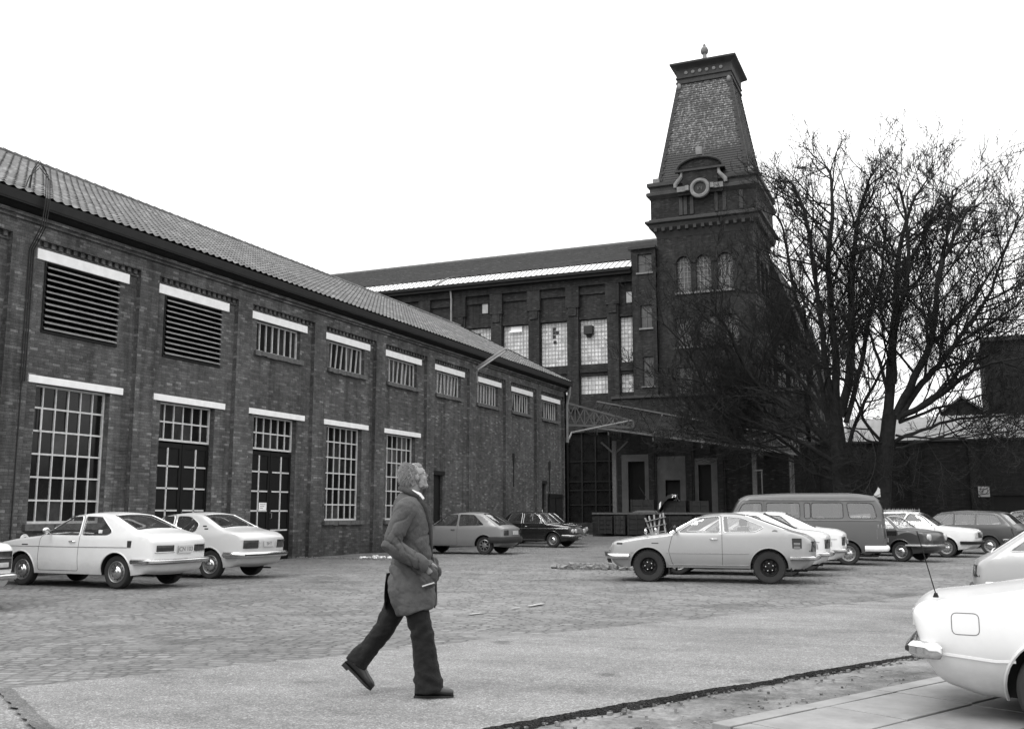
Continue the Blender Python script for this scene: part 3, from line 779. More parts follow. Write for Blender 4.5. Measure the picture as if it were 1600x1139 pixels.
def mroof():
    mb = MB(); x0, x1 = XL, -17.0
    y0, z0, y1, z1 = YM + .9, 19.25, YM + 9, 22.75; n, m = 200, 26
    for j in range(m + 1):
        for e in (0, 1):
            f = (j + e) / (m + 1)
            for i in range(n + 1):
                x = x0 + (x1 - x0) * i / n; h = .05 * (1 - e) + .03 * noise.noise((x * .3, f * 5, 1)) + .012 * noise.noise((x * 3, f * 40, 1))
                mb.v.append((x, y0 + (y1 - y0) * f - h * .4, z0 + (z1 - z0) * f + h))
    for r in range(2 * m + 1):
        for i in range(n): a = r * (n + 1) + i; mb.f.append((a, a + 1, a + n + 2, a + n + 1)); mb.mi.append(0)
    mb.build('roof', rm, hall, recalc=False)
    b = MB(); b.quad((x0, y1, z1), (x1, y1, z1), (x1, YM + 18.3, 18.6), (x0, YM + 18.3, 18.6)); b.tube([(x0, y1, z1 + .05), (x1, y1, z1 + .05)], .16, 8); b.build('roof_back', rm, hall)
mroof()
# glazed strip along the eaves with leaning glazing bars
gs = MB(); gs.quad((XL, YM - .7, 18.36), (XRt, YM - .7, 18.36), (XRt, YM + .9, 19.22), (XL, YM + .9, 19.22)); gs.build('glazed_strip', M['white_paint'], hall)
gb = MB(); x = XL
while x < XRt: gb.bar((x, YM - .72, 18.38), (x + .02, YM + .9, 19.26), .05, .05); x += .42
xs = mX(683, 446); gb.bar((xs, YM - .72, 18.42), (xs + .5, YM + .9, 19.3), .16, .06)
gb.build('glazing_bars', M['zinc'], hall)
dp = MB(); xd = mX(709, 470); dp.tube([(xd, YM - .55, 18.0), (xd, YM - .42, 17.3), (xd + .02, YM - .42, 14.2), (xd + .03, YM - .42, 9)], .075, 8); dp.build('drainpipe', M['zinc'], hall, smooth=40)
# big dark doorway window low down, seen past the end of the shed
dw = MB(); dw.box(-24.2, -20.35, YM + .2, YM + .24, .8, 7.0); dwo = dw.build('window', M['pane'], hall)
db = MB()
for x in (-23.2, -22.2, -21.2): db.box(x - .05, x + .05, YM + .12, YM + .19, .8, 7)
for z in (2.0, 3.0, 3.6, 5): db.box(-24.2, -20.35, YM + .13, YM + .18, z - .035, z + .035)
db.build('glazing_bars', M['dark_metal'], dwo)

# stair turret between hall and tower
tur = thing('stair_turret', 'narrow brick stair turret with a flat coping wedged against the tower', 'building', (-18.4, 66.5, 0))
m = MB(); tx0, tx1 = -19.2, -17.46
panel(m, lambda u, v, d: (u, YM - .5 + d, v), tx0, tx1, -.1, 19.55, [(-18.75, -17.75, 17.9, 19.2), (-18.6, -17.8, 14.0, 15.6), (-18.5, -17.75, 10, 12)], .25)
m.box(tx0, tx1, YM - .2, YM + 4, -.1, 19.5, 's'); m.box(tx0, tx0 + .02, YM - .5, YM - .2, -.1, 19.5); m.build('wall', M['brick_dark'], tur)
m = MB(); m.box(tx0 - .18, tx1 + .02, YM - .7, YM + 4, 19.56, 19.75); m.build('coping', M['stone_dark'], tur)
for a, b, c, d in ((-18.75, -17.75, 17.9, 19.2), (-18.6, -17.8, 14.0, 15.6), (-18.5, -17.75, 10, 12)):
    m = MB(); m.box(a, b, YM - .32, YM - .28, c, d); o = m.build('window', M['grey_glass'], tur)
    q = MB(); q.box((a + b) / 2 - .03, (a + b) / 2 + .03, YM - .36, YM - .325, c, d); q.box(a, b, YM - .36, YM - .325, (c + d) / 2 - .03, (c + d) / 2 + .03); q.build('glazing_bar', M['sill'], o)
    q = MB(); q.box(a - .1, b + .1, YM - .58, YM - .3, c - .12, c - .005); q.build('sill', M['stone'], o)

# ================================================================== clock tower
TX, TY = -14.15, 69.3
tower = thing('brick_tower', 'tall sooty brick tower with a tapering patterned slate roof and round window', 'tower', (TX, TY, 0))
YF = TY - 3.3
def sq(mb, h0, z0, h1, z1, cap=False, cx=TX, cy=TY):
    vs = [(cx + sx * h, cy + sy * h, z) for h, z in ((h0, z0), (h1, z1)) for sx, sy in ((-1, -1), (1, -1), (1, 1), (-1, 1))]
    fs = [(0, 1, 5, 4), (1, 2, 6, 5), (2, 3, 7, 6), (3, 0, 4, 7)]
    if cap: fs += [(4, 5, 6, 7), (3, 2, 1, 0)]
    mb.add(vs, fs)
def ring(mb, prof):
    for (h0, z0), (h1, z1) in zip(prof, prof[1:]): sq(mb, h0, z0, h1, z1)
arches = [(mX(1058, 460), mX(1080, 458)), (mX(1088, 456), mX(1112, 452)), (mX(1121, 450), mX(1146, 447))]
AZ0, AZS, AZT = 16.35, 18.35, 18.88
th = [(a, b, AZ0, AZT) for a, b in arches]
lowt = [(-16.3, -15.2, 12.6, 14.6), (-14.7, -13.6, 12.6, 14.6), (-13.1, -12.0, 12.6, 14.6), (-16.3, -15.2, 9.2, 11.2), (-14.7, -13.6, 9.2, 11.2)]
m = MB()
panel(m, lambda u, v, d: (u, YF + d, v), TX - 3.3, TX + 3.3, -.1, 20.6, th + lowt, .3)
side = [(66.9, 68.1, 16.4, 18.8), (68.7, 69.9, 16.4, 18.8), (70.5, 71.7, 16.4, 18.8)]
panel(m, lambda u, v, d: (TX + 3.3 - d, u, v), YF, TY + 3.3, -.1, 20.6, side, .3)
m.quad((TX - 3.3, YF, -.1), (TX - 3.3, TY + 3.3, -.1), (TX - 3.3, TY + 3.3, 20.6), (TX - 3.3, YF, 20.6))
m.quad((TX - 3.3, TY + 3.3, -.1), (TX + 3.3, TY + 3.3, -.1), (TX + 3.3, TY + 3.3, 20.6), (TX - 3.3, TY + 3.3, 20.6))
for a, b in arches:                       # spandrels that make the heads round
    c, r, n = (a + b) / 2, (b - a) / 2, 10
    zc = AZT - r
    for s in (-1, 1):
        pts = [(c + s * r * math.cos(t), zc + r * math.sin(t)) for t in [PI / 2 * i / n for i in range(n + 1)]]
        corner = (c + s * r, AZT)
        for p, q in zip(pts, pts[1:]):
            m.add([(p[0], YF, p[1]), (q[0], YF, q[1]), (corner[0], YF, corner[1])], [(0, 1, 2)])
            m.quad((p[0], YF, p[1]), (q[0], YF, q[1]), (q[0], YF + .3, q[1]), (p[0], YF + .3, p[1]))
m.build('wall', M['brick_dark'], tower)
ih = MB(); sq(ih, 2.95, 0, 2.95, 20.5, True); ih.build('interior', M['black'], tower)
for a, b in arches:
    w1 = MB(); w1.quad((a, YF + .22, AZ0), (b, YF + .22, AZ0), (b, YF + .22, AZT), (a, YF + .22, AZT)); f = MB()
    for i in (1, 2, 3): x = a + (b - a) * i / 4; f.box(x - .025, x + .025, YF + .17, YF + .215, AZ0, AZT)
    for i in range(1, 7): z = AZ0 + (AZT - AZ0) * i / 7; f.box(a, b, YF + .175, YF + .21, z - .02, z + .02)
    fo = f.build('window', M['concrete'], tower); w1.build('pane', M['grey_glass'], fo)
    s_ = MB(); s_.box(a - .12, b + .12, YF - .12, YF + .2, AZ0 - .14, AZ0 - .005); s_.build('sill', M['stone'], fo)
    h = MB(); c, r, n = (a + b) / 2, (b - a) / 2, 12
    for i in range(n):
        t0, t1 = PI * i / n, PI * (i + 1) / n; zc = AZT - r
        q = [(c + rr * math.cos(t), zc + rr * math.sin(t)) for rr, t in ((r, t0), (r + .2, t0), (r + .2, t1), (r, t1))]
        h.prism(q, YF - .06, YF + .0, 'y')
    h.build('arch_moulding', M['brick_mid'], tower)
for a, b, c, d in lowt:
    w1 = MB(); w1.quad((a, YF + .22, c), (b, YF + .22, c), (b, YF + .22, d), (a, YF + .22, d)); f = MB()
    f.box((a + b) / 2 - .03, (a + b) / 2 + .03, YF + .16, YF + .21, c, d); f.box(a, b, YF + .165, YF + .205, (c + d) / 2 - .03, (c + d) / 2 + .03)
    fo = f.build('window', M['sill'], tower); w1.build('pane', M['grey_glass'], fo)
    s_ = MB(); s_.box(a - .1, b + .1, YF - .1, YF + .2, c - .12, c - .005); s_.build('sill', M['stone'], fo)
for a, b, c, d in side:
    w1 = MB(); w1.quad((TX + 3.08, a, c), (TX + 3.08, b, c), (TX + 3.08, b, d), (TX + 3.08, a, d)); w1.build('window', M['grey_glass'], tower)
# main cornice, attic block, upper cornice
m = MB(); ring(m, [(3.31, 20.3), (3.36, 20.45), (3.50, 20.75), (3.72, 20.95), (3.78, 21.1), (3.78, 21.22), (3.98, 21.3), (3.98, 21.44), (3.74, 21.52), (3.72, 21.6)])
for i in range(13):
    x = TX - 3.3 + 6.6 * i / 12
    m.box(x - .11, x + .11, TY - 3.74, TY - 3.34, 20.72, 21.0); m.box(TX + 3.34, TX + 3.74, TY + (x - TX) - .11, TY + (x - TX) + .11, 20.72, 21.0)
m.build('cornice', M['stone_dark'], tower)
m = MB(); ring(m, [(3.62, 21.6), (3.62, 23.1)])
for i in range(3): pass
m.build('attic', M['brick_mid'], tower)
m = MB()
for px in (1066, 1073, 1083, 1121, 1134, 1160):
    x = mX(px, 330); m = MB(); m.box(x - .12, x + .12, TY - 3.70, TY - 3.62, 21.7, 23.0); m.build('pilaster_strip', M['stone_dark'], tower)
m = MB(); ring(m, [(3.63, 23.05), (3.78, 23.2), (3.87, 23.28), (3.87, 23.48), (3.66, 23.58), (3.66, 23.85), (3.82, 23.95), (3.82, 24.2), (3.3, 24.3)]); m.build('upper_cornice', M['stone_dark'], tower)
m = MB()                                   # little corner blocks on the cornice
for sx in (-1, 1):
    for sy in (-1, 1):
        m = MB(); m.box(TX + sx * 3.25 - .24, TX + sx * 3.25 + .24, TY + sy * 3.25 - .24, TY + sy * 3.25 + .24, 24.1, 24.62); m.build('corner_block', M['stone'], tower, bevel=.05)
# slate roof
RB, RT, RZ0, RZ1 = 3.18, 1.86, 24.2, 32.0
def slate():
    t = NT('patterned_slate'); ob = t.n('TexCoord').outputs['Object']; uv = t.n('TexCoord').outputs['UV']
    sx = t.n('SeparateXYZ'); t.l(uv, sx.inputs[0]); so = t.n('SeparateXYZ'); t.l(ob, so.inputs[0])
    # diamond laid slates
    p = t.math('DIVIDE', t.math('ADD', sx.outputs[0], t.math('MULTIPLY', sx.outputs[1], .9)), .15); q = t.math('DIVIDE', t.math('SUBTRACT', sx.outputs[0], t.math('MULTIPLY', sx.outputs[1], .9)), .15)
    cm = t.n('CombineXYZ'); t.l(t.math('FLOOR', p), cm.inputs[0]); t.l(t.math('FLOOR', q), cm.inputs[1])
    wn = t.n('TexWhiteNoise', noise_dimensions='2D'); t.l(cm.outputs[0], wn.inputs['Vector'])
    n1 = t.noise(ob, .55, 5, .65)
    light = t.ramp(t.math('ADD', wn.outputs['Value'], t.math('MULTIPLY', t.math('SUBTRACT', n1, .5), .9)), [(.2, .035), (.55, .075), (.82, .125), (1, .22)])
    fp = t.math('FRACT', p); fq = t.math('FRACT', q)
    e = t.math('MINIMUM', t.math('MINIMUM', fp, t.math('SUBTRACT', 1, fp)), t.math('MINIMUM', fq, t.math('SUBTRACT', 1, fq)))
    light = t.mul(light, t.ramp(e, [(0, .35), (.14, 1)]))
    mr = t.n('MapRange'); mr.inputs[1].default_value = 26.55; mr.inputs[2].default_value = 27.05; t.l(t.math('ADD', so.outputs[2], t.math('MULTIPLY', wn.outputs['Value'], .35)), mr.inputs[0])
    c = t.mix(mr.outputs[0], .02, light)
    vd = t.n('VectorMath', operation='DISTANCE'); t.l(ob, vd.inputs[0]); vd.inputs[1].default_value = (-.2, -2.45, 29.9)
    hole = t.n('MapRange'); hole.inputs[1].default_value = .22; hole.inputs[2].default_value = .75; t.l(t.math('ADD', vd.outputs['Value'], t.math('MULTIPLY', n1, .35)), hole.inputs[0])
    c = t.mix(hole.outputs[0], .03, c)
    t.base(c); t.rough(.7); t.bump(e, .03, .6); return t.m
m = MB(); pr = []; NC = 44
for i in range(NC):
    f0, f1 = i / NC, (i + 1) / NC; pr += [(RB + (RT - RB) * f0 + .035, RZ0 + (RZ1 - RZ0) * f0), (RB + (RT - RB) * f1 + .004, RZ0 + (RZ1 - RZ0) * f1)]
ring(m, pr); m.build('roof', slate(), tower)
m = MB()                                   # toothed hip tiles
for sx, sy in ((-1, -1), (1, -1), (1, 1), (-1, 1)):
    n = 30; m = MB()
    for i in range(n):
        f0, f1 = i / n, (i + .92) / n; h0, h1 = RB + (RT - RB) * f0, RB + (RT - RB) * f1; z0, z1 = RZ0 + (RZ1 - RZ0) * f0, RZ0 + (RZ1 - RZ0) * f1
        wd = .34 if i % 2 else .24
        a0, a1 = Vector((TX + sx * (h0 + .075), TY + sy * (h0 + .075), z0)), Vector((TX + sx * (h1 + .075), TY + sy * (h1 + .075), z1))
        m.quad(a0, a1, a1 - Vector((sx * wd, 0, 0)), a0 - Vector((sx * wd, 0, 0))); m.quad(a0, a1, a1 - Vector((0, sy * wd, 0)), a0 - Vector((0, sy * wd, 0)))
    m.build('hip_tiles', M['stone_dark'], tower, merge=.0005)
# dormer with the round window: curved pediment, scrolls, drum
c = at_y(1097, 300, YF - .55); cz = 23.25; cxx = -14.2; yd = TY - 3.95
m = MB(); m.box(cxx - 1.55, cxx + 1.55, yd, yd + 1.4, 23.0, 23.62); m.box(cxx - 1.2, cxx + 1.2, yd + .02, yd + 1.6, 23.62, 24.75); m.build('dormer', M['brick_mid'], tower)
m = MB()
for s in (-1, 1):                          # scrolled shoulders
    pts = [(cxx + s * (1.2 + .06), 24.66), (cxx + s * 1.3, 24.35), (cxx + s * 1.52, 24.08), (cxx + s * 1.72, 23.85), (cxx + s * 1.74, 23.62)]
    m = MB(); m.tube([(x, yd + .1, z) for x, z in pts], [.1, .13, .15, .15, .12], 8); m.build('scroll', M['stone'], tower, smooth=40)
m = MB(); n = 16; ra, za = 1.62, 24.75
outer = [(cxx + ra * math.cos(PI * i / n), za + .86 * math.sin(PI * i / n)) for i in range(n + 1)]
m.prism(outer[::-1], yd + .12, yd + 1.9, 'y'); m.build('pediment', M['brick_mid'], tower)
m = MB(); m.tube([(x, yd + .02, z) for x, z in outer], .1, 6); m.bar((cxx - ra - .1, yd + .02, za - .02), (cxx + ra + .1, yd + .02, za - .02), .22, .14); m.build('pediment_moulding', M['stone_dark'], tower)
m = MB(); m.box(cxx - .22, cxx + .22, yd - .1, yd + .7, 25.72, 26.3); m.build('keystone', M['stone'], tower, bevel=.04)
m = MB(); m.lathe([(.44, 0), (.44, -.14), (.52, -.20), (.66, -.18), (.70, -.1), (.70, 0.02)], 32, 'y', (cxx, yd, cz + .1)); rg = m.build('round_window', M['stone'], tower, smooth=40)
m = MB(); m.lathe([(0, -.05), (.45, -.05)], 24, 'y', (cxx, yd, cz + .1)); m.build('pane', M['black'], rg)
m = MB(); m.bar((cxx - .13, yd - .08, cz - .02), (cxx, yd - .08, cz + .2), .04, .03); m.bar((cxx + .13, yd - .08, cz - .02), (cxx, yd - .08, cz + .2), .04, .03); m.bar((cxx - .13, yd - .08, cz - .02), (cxx - .13, yd - .08, cz + .2), .04, .03); m.bar((cxx + .13, yd - .08, cz - .02), (cxx + .13, yd - .08, cz + .2), .04, .03); m.build('emblem', M['sill'], rg)
m = MB()
for s in (-1, 1): m = MB(); m.box(cxx + s * 1.22 - .36, cxx + s * 1.22 + .36, yd - .13, yd, cz - .02, cz + .34); m.box(cxx + s * .86 - .12, cxx + s * .86 + .12, yd - .28, yd, cz, cz + .34); m.build('stone_band', M['stone'], tower)
# cap
m = MB(); ring(m, [(1.86, 31.9), (2.0, 31.95), (2.0, 32.1), (1.93, 32.12), (1.93, 32.3), (2.02, 32.35), (2.02, 32.42), (1.96, 32.45), (1.96, 33.0), (2.06, 33.1), (2.3, 33.25), (2.36, 33.3), (2.36, 33.42)])
sq(m, 2.36, 33.42, .6, 33.9); m.build('cap', M['stone_dark'], tower)
m = MB()
for i in range(6): m = MB(); m.lathe([(.1, 0), (.13, -.05), (.06, -.07), (0, -.05)], 10, 'y', (TX - 1.25 + 2.5 * i / 5, TY - 1.96, 32.72)); m.build('roundel', M['stone'], tower)
m = MB()
for sx in (-1, 1): m = MB(); m.ell((TX + sx * 1.78, TY - 1.98, 31.75), (.16, .14, .25), 10, 8); m.build('scroll_bracket', M['stone'], tower, smooth=50)
m = MB(); m.lathe([(.5, 33.8), (.28, 34.0), (.16, 34.1), (.15, 34.4), (.24, 34.45), (.29, 34.65), (.22, 34.86), (.10, 34.98), (.11, 35.06), (.06, 35.18), (0, 35.22)], 14, 'z', (TX - .1, TY - .9, 0)); m.build('finial', M['stone'], tower, smooth=50)

# steep gabled wing behind the tower
wing = thing('gabled_wing', 'steep dark brick gable end rising just behind the tower beside the trees', 'building', (-14, 76, 0))
g = [(-20, 0), (-8.45, 0), (-8.45, 12.6), (-10.0, 17.5), (-11.3, 20.8), (-16.5, 20.8), (-20, 14)]
m = MB(); m.prism(g, 75, 90, 'y'); m.build('wall', M['brick_dark'], wing)
for x in (-10.9, -10.0, -9.3):
    for z in (8.5, 10.6, 12.4):
        if z > 12 and x > -9.5: continue
        q = MB(); q.box(x, x + .55, 74.93, 74.98, z, z + 1.3); o = q.build('window', M['concrete'], wing); q = MB(); q.box(x + .25, x + .3, 74.9, 74.925, z, z + 1.3); q.box(x, x + .55, 74.9, 74.925, z + .6, z + .66); q.build('glazing_bar', M['black'], o)

# ================================================================== loading dock
YD, YDF, DZ = 64.3, 61.5, 1.36
dock = thing('loading_dock', 'raised loading dock with plastered bays and a lattice canopy under the tower', 'loading dock', (-14, 63, 0))
def dX(px): return at_y(px, 760, YD).x
def dZ(py): return at_y(1040, py, YD).z
m = MB(); m.box(-20.9, -7.2, YDF, YD, -.1, DZ); m.build('platform', M['brick_mid'], dock)
m = MB(); m.box(-20.9, -7.15, YDF - .08, YD, DZ + .003, DZ + .12); m.build('platform_edge', M['sill'], dock)
P_ = lambda u, v, d: (u, YD + d, v)
dh = [(dX(982), dX(1008), DZ, dZ(720)), (dX(1040), dX(1063), DZ + .9, dZ(750)), (dX(1092), dX(1112), DZ, dZ(727))]
m = MB(); panel(m, P_, dX(964), -7.5, -.1, dZ(620), dh, .4); m.box(-7.8, -7.5, YD, YM + 6, -.1, dZ(620)); m.box(dX(964), -7.8, YD + .35, YD + .6, 7.9, dZ(620)); m.box(dX(964) - .3, dX(964), YD, YM, -.1, dZ(620)); m.build('wall', M['brick_mid'], dock)
m = MB(); m.box(dX(964) - .3, -7.35, YD - .12, YD + .7, dZ(620) + .002, dZ(620) + .18); m.build('coping', M['stone_dark'], dock)
ib = MB(); ib.box(dX(964) + .1, -7.85, YD + .42, YD + .5, 0, 7); ib.build('interior', M['black'], dock)
M['render'] = plain('plaster', .078, .85, .3, 1.5, bump=.004)
m = MB()                                    # plastered bays round the openings
def plaster(x0, x1, z0, z1, hole):
    a, b, c, d = hole
    for q in ((x0, a, z0, z1), (b, x1, z0, z1), (a, b, d, z1)):
        m.box(q[0], q[1], YD - .04, YD - .002, q[2], q[3], 'n')
    if c > z0 + .01: m.box(a, b, YD - .04, YD - .002, z0, c, 'n')
plaster(dX(972), dX(1016), DZ + .13, dZ(709), dh[0]); plaster(dX(1024), dX(1072), DZ + .13, dZ(713), dh[1]); plaster(dX(1082), dX(1122), DZ + .13, dZ(717), dh[2])
m.build('plaster_panel', M['render'], dock)
M['dark_bar'] = plain('dull_bar', .05, .7, .3, 2)
for a, b, c, d in (dh[0], dh[2]):
    q = MB(); q.box(a, b, YD + .22, YD + .28, c, d); o = q.build('door', M['door_dark'], dock); q = MB(); q.box(a, b, YD + .19, YD + .217, c + .9, c + 1.0); q.box(a + .04, a + .12, YD + .19, YD + .217, c, d - .05); q.build('door_rail', M['dark_metal'], o)
for px in (1019.5, 1078, 1127):             # pipes and pilasters between the bays
    x = dX(px); q = MB(); q.box(x - .2, x + .2, YD - .16, YD - .01, DZ, dZ(680)); q.tube([(x + .28, YD - .12, DZ), (x + .28, YD - .12, dZ(676))], .06, 6); q.build('pilaster', M['brick_dark'], dock)
posts = []
for px in (961, 1180, 1238):
    x = at_y(px, 760, YDF + .5).x; q = MB(); q.box(x - .13, x + .13, YDF + .37, YDF + .63, DZ + .12, 6.05); q.bar((x, YDF + .5, 5.2), (x - .9, YDF + .5, 6.0), .1); q.bar((x, YDF + .5, 5.2), (x + .9, YDF + .5, 6.0), .1); q.build('post', M['sill'], dock)
# canopy: glazed slope, gutters, lattice trusses
def cpt(px, py, Y): return at_y(px, py, Y)
A0, A1 = cpt(878, 632, YD - .1), cpt(1262, 690, YD - .1)
B0, B1 = cpt(950, 668, YDF - 1.2), cpt(1262, 712, YDF - 1.2)
A0 = Vector((-21.4, YD - .1, A0.z)); 
cg = MB(); n = 26
cg.add([tuple(A0), tuple(A1), tuple(B1), (-21.0, B0.y, B0.z + .15)], [(0, 1, 2, 3)])
def dirty_glazing():
    t = NT('dirty_glazing'); ob = t.n('TexCoord').outputs['Object']; t.base(t.ramp(t.noise(ob, 1.1, 6, .6), [(.3, .010), (.7, .035)])); t.rough(.6); t.b.inputs['Specular IOR Level'].default_value = .2
    tr = t.n('BsdfTransparent'); tr.inputs[0].default_value = (.7, .7, .7, 1); mx_ = t.n('MixShader'); t.l(t.ramp(t.noise(ob, .8, 5, .6), [(.3, .35), (.7, .75)]), mx_.inputs[0])
    t.l(tr.outputs[0], mx_.inputs[1]); t.l(t.b.outputs[0], mx_.inputs[2]); t.l(mx_.outputs[0], t.out.inputs[0]); return t.m
cg.build('canopy_glazing', dirty_glazing(), dock)
cb = MB()
B00 = Vector((-21.0, B0.y, B0.z + .15))
for i in range(n + 1):
    f = i / n; cb.bar(A0.lerp(A1, f) + Vector((0, 0, .04)), B00.lerp(B1, f) + Vector((0, 0, .04)), .05, .07)
for f in (.25, .5, .75): cb.bar(A0.lerp(B00, f) + Vector((0, 0, .03)), A1.lerp(B1, f) + Vector((0, 0, .03)), .05, .05)
cb.build('canopy_bars', M['dark_metal'], dock)
ce = MB(); ce.bar(A0 + Vector((0, 0, .1)), A1 + Vector((0, 0, .1)), .12, .10); ce.bar(B00 - Vector((0, .08, 0)), B1 - Vector((0, .08, 0)), .14, .12); ce.build('canopy_gutter', M['sill'], dock)
for f in (0.0, .12, .33, .55, .8):            # lattice trusses
    t = MB(); a, b = A0.lerp(A1, f), B00.lerp(B1, f); zb_ = b.z - .35
    a2, b2 = Vector((a.x, a.y, zb_)), Vector((b.x, b.y, zb_))
    t.bar(a, b, .09); t.bar(a2, b2, .1); t.bar(a, a2, .09); t.bar(b, b2, .09)
    for i in range(5):
        g0, g1 = i / 5, (i + 1) / 5
        t.bar(a.lerp(b, g0), a2.lerp(b2, g1), .05); t.bar(a2.lerp(b2, g0), a.lerp(b, g1), .05); t.bar(a.lerp(b, g1), a2.lerp(b2, g1), .05)
    t.build('lattice_truss', M['dark_bar'], dock)
t = MB()                                      # lattice girder across the open end beside the shed
a, b = at_y(884, 629, 60.2), at_y(990, 658, 60.2); a2, b2 = at_y(884, 664, 60.2), at_y(990, 668, 60.2)
t.bar(a, b, .12); t.bar(a2, b2, .14); t.bar(a, a2, .1); t.bar(b, b2, .1)
for i in range(7):
    g0, g1 = i / 7, (i + 1) / 7; t.bar(a.lerp(b, g0), a2.lerp(b2, g1), .06); t.bar(a2.lerp(b2, g0), a.lerp(b, g1), .06); t.bar(a.lerp(b, g1), a2.lerp(b2, g1), .06)
t.build('lattice_truss', M['dark_bar'], dock)
t = MB(); p0 = Vector((W0 + .3, END - .1, 5.5)); p1 = at_y(986, 657, 59.9); t.tube([p0, at_y(893, 676, 53.5), p1], .055, 8); t.build('rainwater_pipe', M['zinc'], dock, smooth=40)

# ================================================================== right hand side: yard wall, low roof, brick block, signs
yw = thing('yard_wall', 'long dark brick wall closing the yard behind the row of parked cars', 'wall', (10, 55, 0))
m = MB(); 
panel(m, lambda u, v, d: (u, 55 + d, v), -7.0, 45, -.1, 5.02, [(2.15, 5.5, -.1, 2.3)], .4)
m.quad((-7, 55, -.1), (-7, 55.4, -.1), (-7, 55.4, 5.02), (-7, 55, 5.02)); m.box(-7, 45, 55.4, 55.45, -.1, 5.0)
for x in (-6.6, -1.6, 1.15, 7, 13, 20, 28): m.box(x, x + .5, 54.88, 55, -.1, 5.02, 'n')
m.build('brickwork', M['brick_black'], yw)
m = MB(); m.box(-7.05, 45, 54.9, 55.5, 5.025, 5.12); m.build('coping', M['stone_dark'], yw)
m = MB(); m.box(2.15, 5.5, 55.2, 55.25, 0, 2.3); m.box(3.8, 3.86, 55.15, 55.195, 0, 2.3); m.build('gate', M['door_dark'], yw)
ls = thing('low_shed', 'low shed with a pale corrugated roof showing above the yard wall', 'building', (10, 58, 0))
m = MB(); nw = 520
for j in range(2):
    for i in range(nw + 1):
        x = -5 + 50 * i / nw; m.v.append((x, 55.6 + 5.0 * j, 5.05 + 1.75 * j + .03 * math.cos(i * PI / 2)))
for i in range(nw): m.f.append((i, i + 1, nw + 2 + i, nw + 1 + i)); m.mi.append(0)
m.build('roof', plain('pale_corrugated', .16, .6, .25, .8), ls)
m = MB(); m.box(-4.9, 44.9, 55.7, 60.5, 0, 4.9); m.build('wall', M['brick_black'], ls)
bk = thing('brick_block', 'flat topped dark brick block standing beyond the low shed roof at right', 'building', (8, 64, 0))
m = MB(); m.box(2.45, 18, 61, 70, 0, 10.9); m.build('wall', M['brick_black'], bk)
m = MB(); m.box(2.3, 18.2, 60.85, 70.2, 10.905, 11.15); m.build('coping', M['stone_dark'], bk)
fh = thing('far_house', 'small dark pointed roof peeping over the low shed between the branches', 'house', tuple(at_y(1502, 640, 85).xy) + (0,))
c = at_y(1502, 621, 85); m = MB(); m.prism([(c.x - 1.6, 0), (c.x + 1.6, 0), (c.x + 1.6, c.z - 1.2), (c.x, c.z), (c.x - 1.6, c.z - 1.2)], 85, 92, 'y'); m.build('gable', M['brick_mid'], fh)
m = MB(); m.bar((c.x - 1.9, 84.9, c.z - 1.35), (c.x + .05, 84.9, c.z + .1), .3, .15); m.bar((c.x + 1.9, 84.9, c.z - 1.35), (c.x - .05, 84.9, c.z + .1), .3, .15); m.build('roof_verge', M['slate'], fh)
# signs on the wall
s = thing('notice_board', 'pale rectangular notice board fixed to the dark yard wall', 'sign', tuple(at_y(1537, 775, 54.85)))
a, b = at_y(1528, 760, 54.85), at_y(1547, 776, 54.85); m = MB(); m.box(a.x, b.x, 54.82, 54.87, b.z, a.z); m.build('board', plain('grey_sign', .30, .6, .12, 5), s)
m = MB()
for q, (l0, l1) in enumerate(((.1, .75), (.3, .5), (.1, .35), (.1, .9))):
    z = a.z - (a.z - b.z) * (.25 + q * .17); m.box(a.x + (b.x - a.x) * l0, a.x + (b.x - a.x) * l1, 54.81, 54.818, z - .018, z + .018)
m.build('lettering', M['sill'], s)
m = MB(); xm = (a.x + b.x) / 2; m.box(xm - .1, xm + .1, 54.87, 54.9, 0, a.z); m.build('post', M['dark_metal'], s)
s = thing('triangle_sign', 'small pale triangular warning sign in front of the dark yard wall', 'sign', tuple(at_y(1370, 800, 43).xy) + (0,))
a = [at_y(1363, 776, 43), at_y(1376, 776, 43), at_y(1375, 764, 43), at_y(1372, 761, 43), at_y(1370, 766, 43)]
m = MB(); m.prism([(p.x, p.z) for p in a], 42.97, 43.0, 'y'); m.build('plate', M['frame_white'], s)
x = at_y(1370, 776, 43).x; m = MB(); m.tube([(x, 43.05, 0), (x, 43.05, a[2].z - .1)], .03, 6); m.build('post', M['dark_metal'], s)
# thin poles standing by the dock
for px, top, lab in ((1236, 722, 'thin pale leaning pole standing near the dock end'), (1190, 735, 'short pale double post standing by the dock corner')):
    b = at_y(px, 802, 57); p = thing('pole', lab, 'pole', (b.x, 57, 0)); t_ = at_y(px - (0 if px < 1200 else 1), top, 57)
    m = MB(); m.tube([(b.x + .1, 57, 0), tuple(t_)], .035, 6); m.build('shaft', M['sill'], p)
    if px < 1200: m = MB(); m.bar((t_.x - .4, 57, t_.z), (t_.x + .05, 57, t_.z + .02), .07); m.build('crossbar', M['sill'], p)

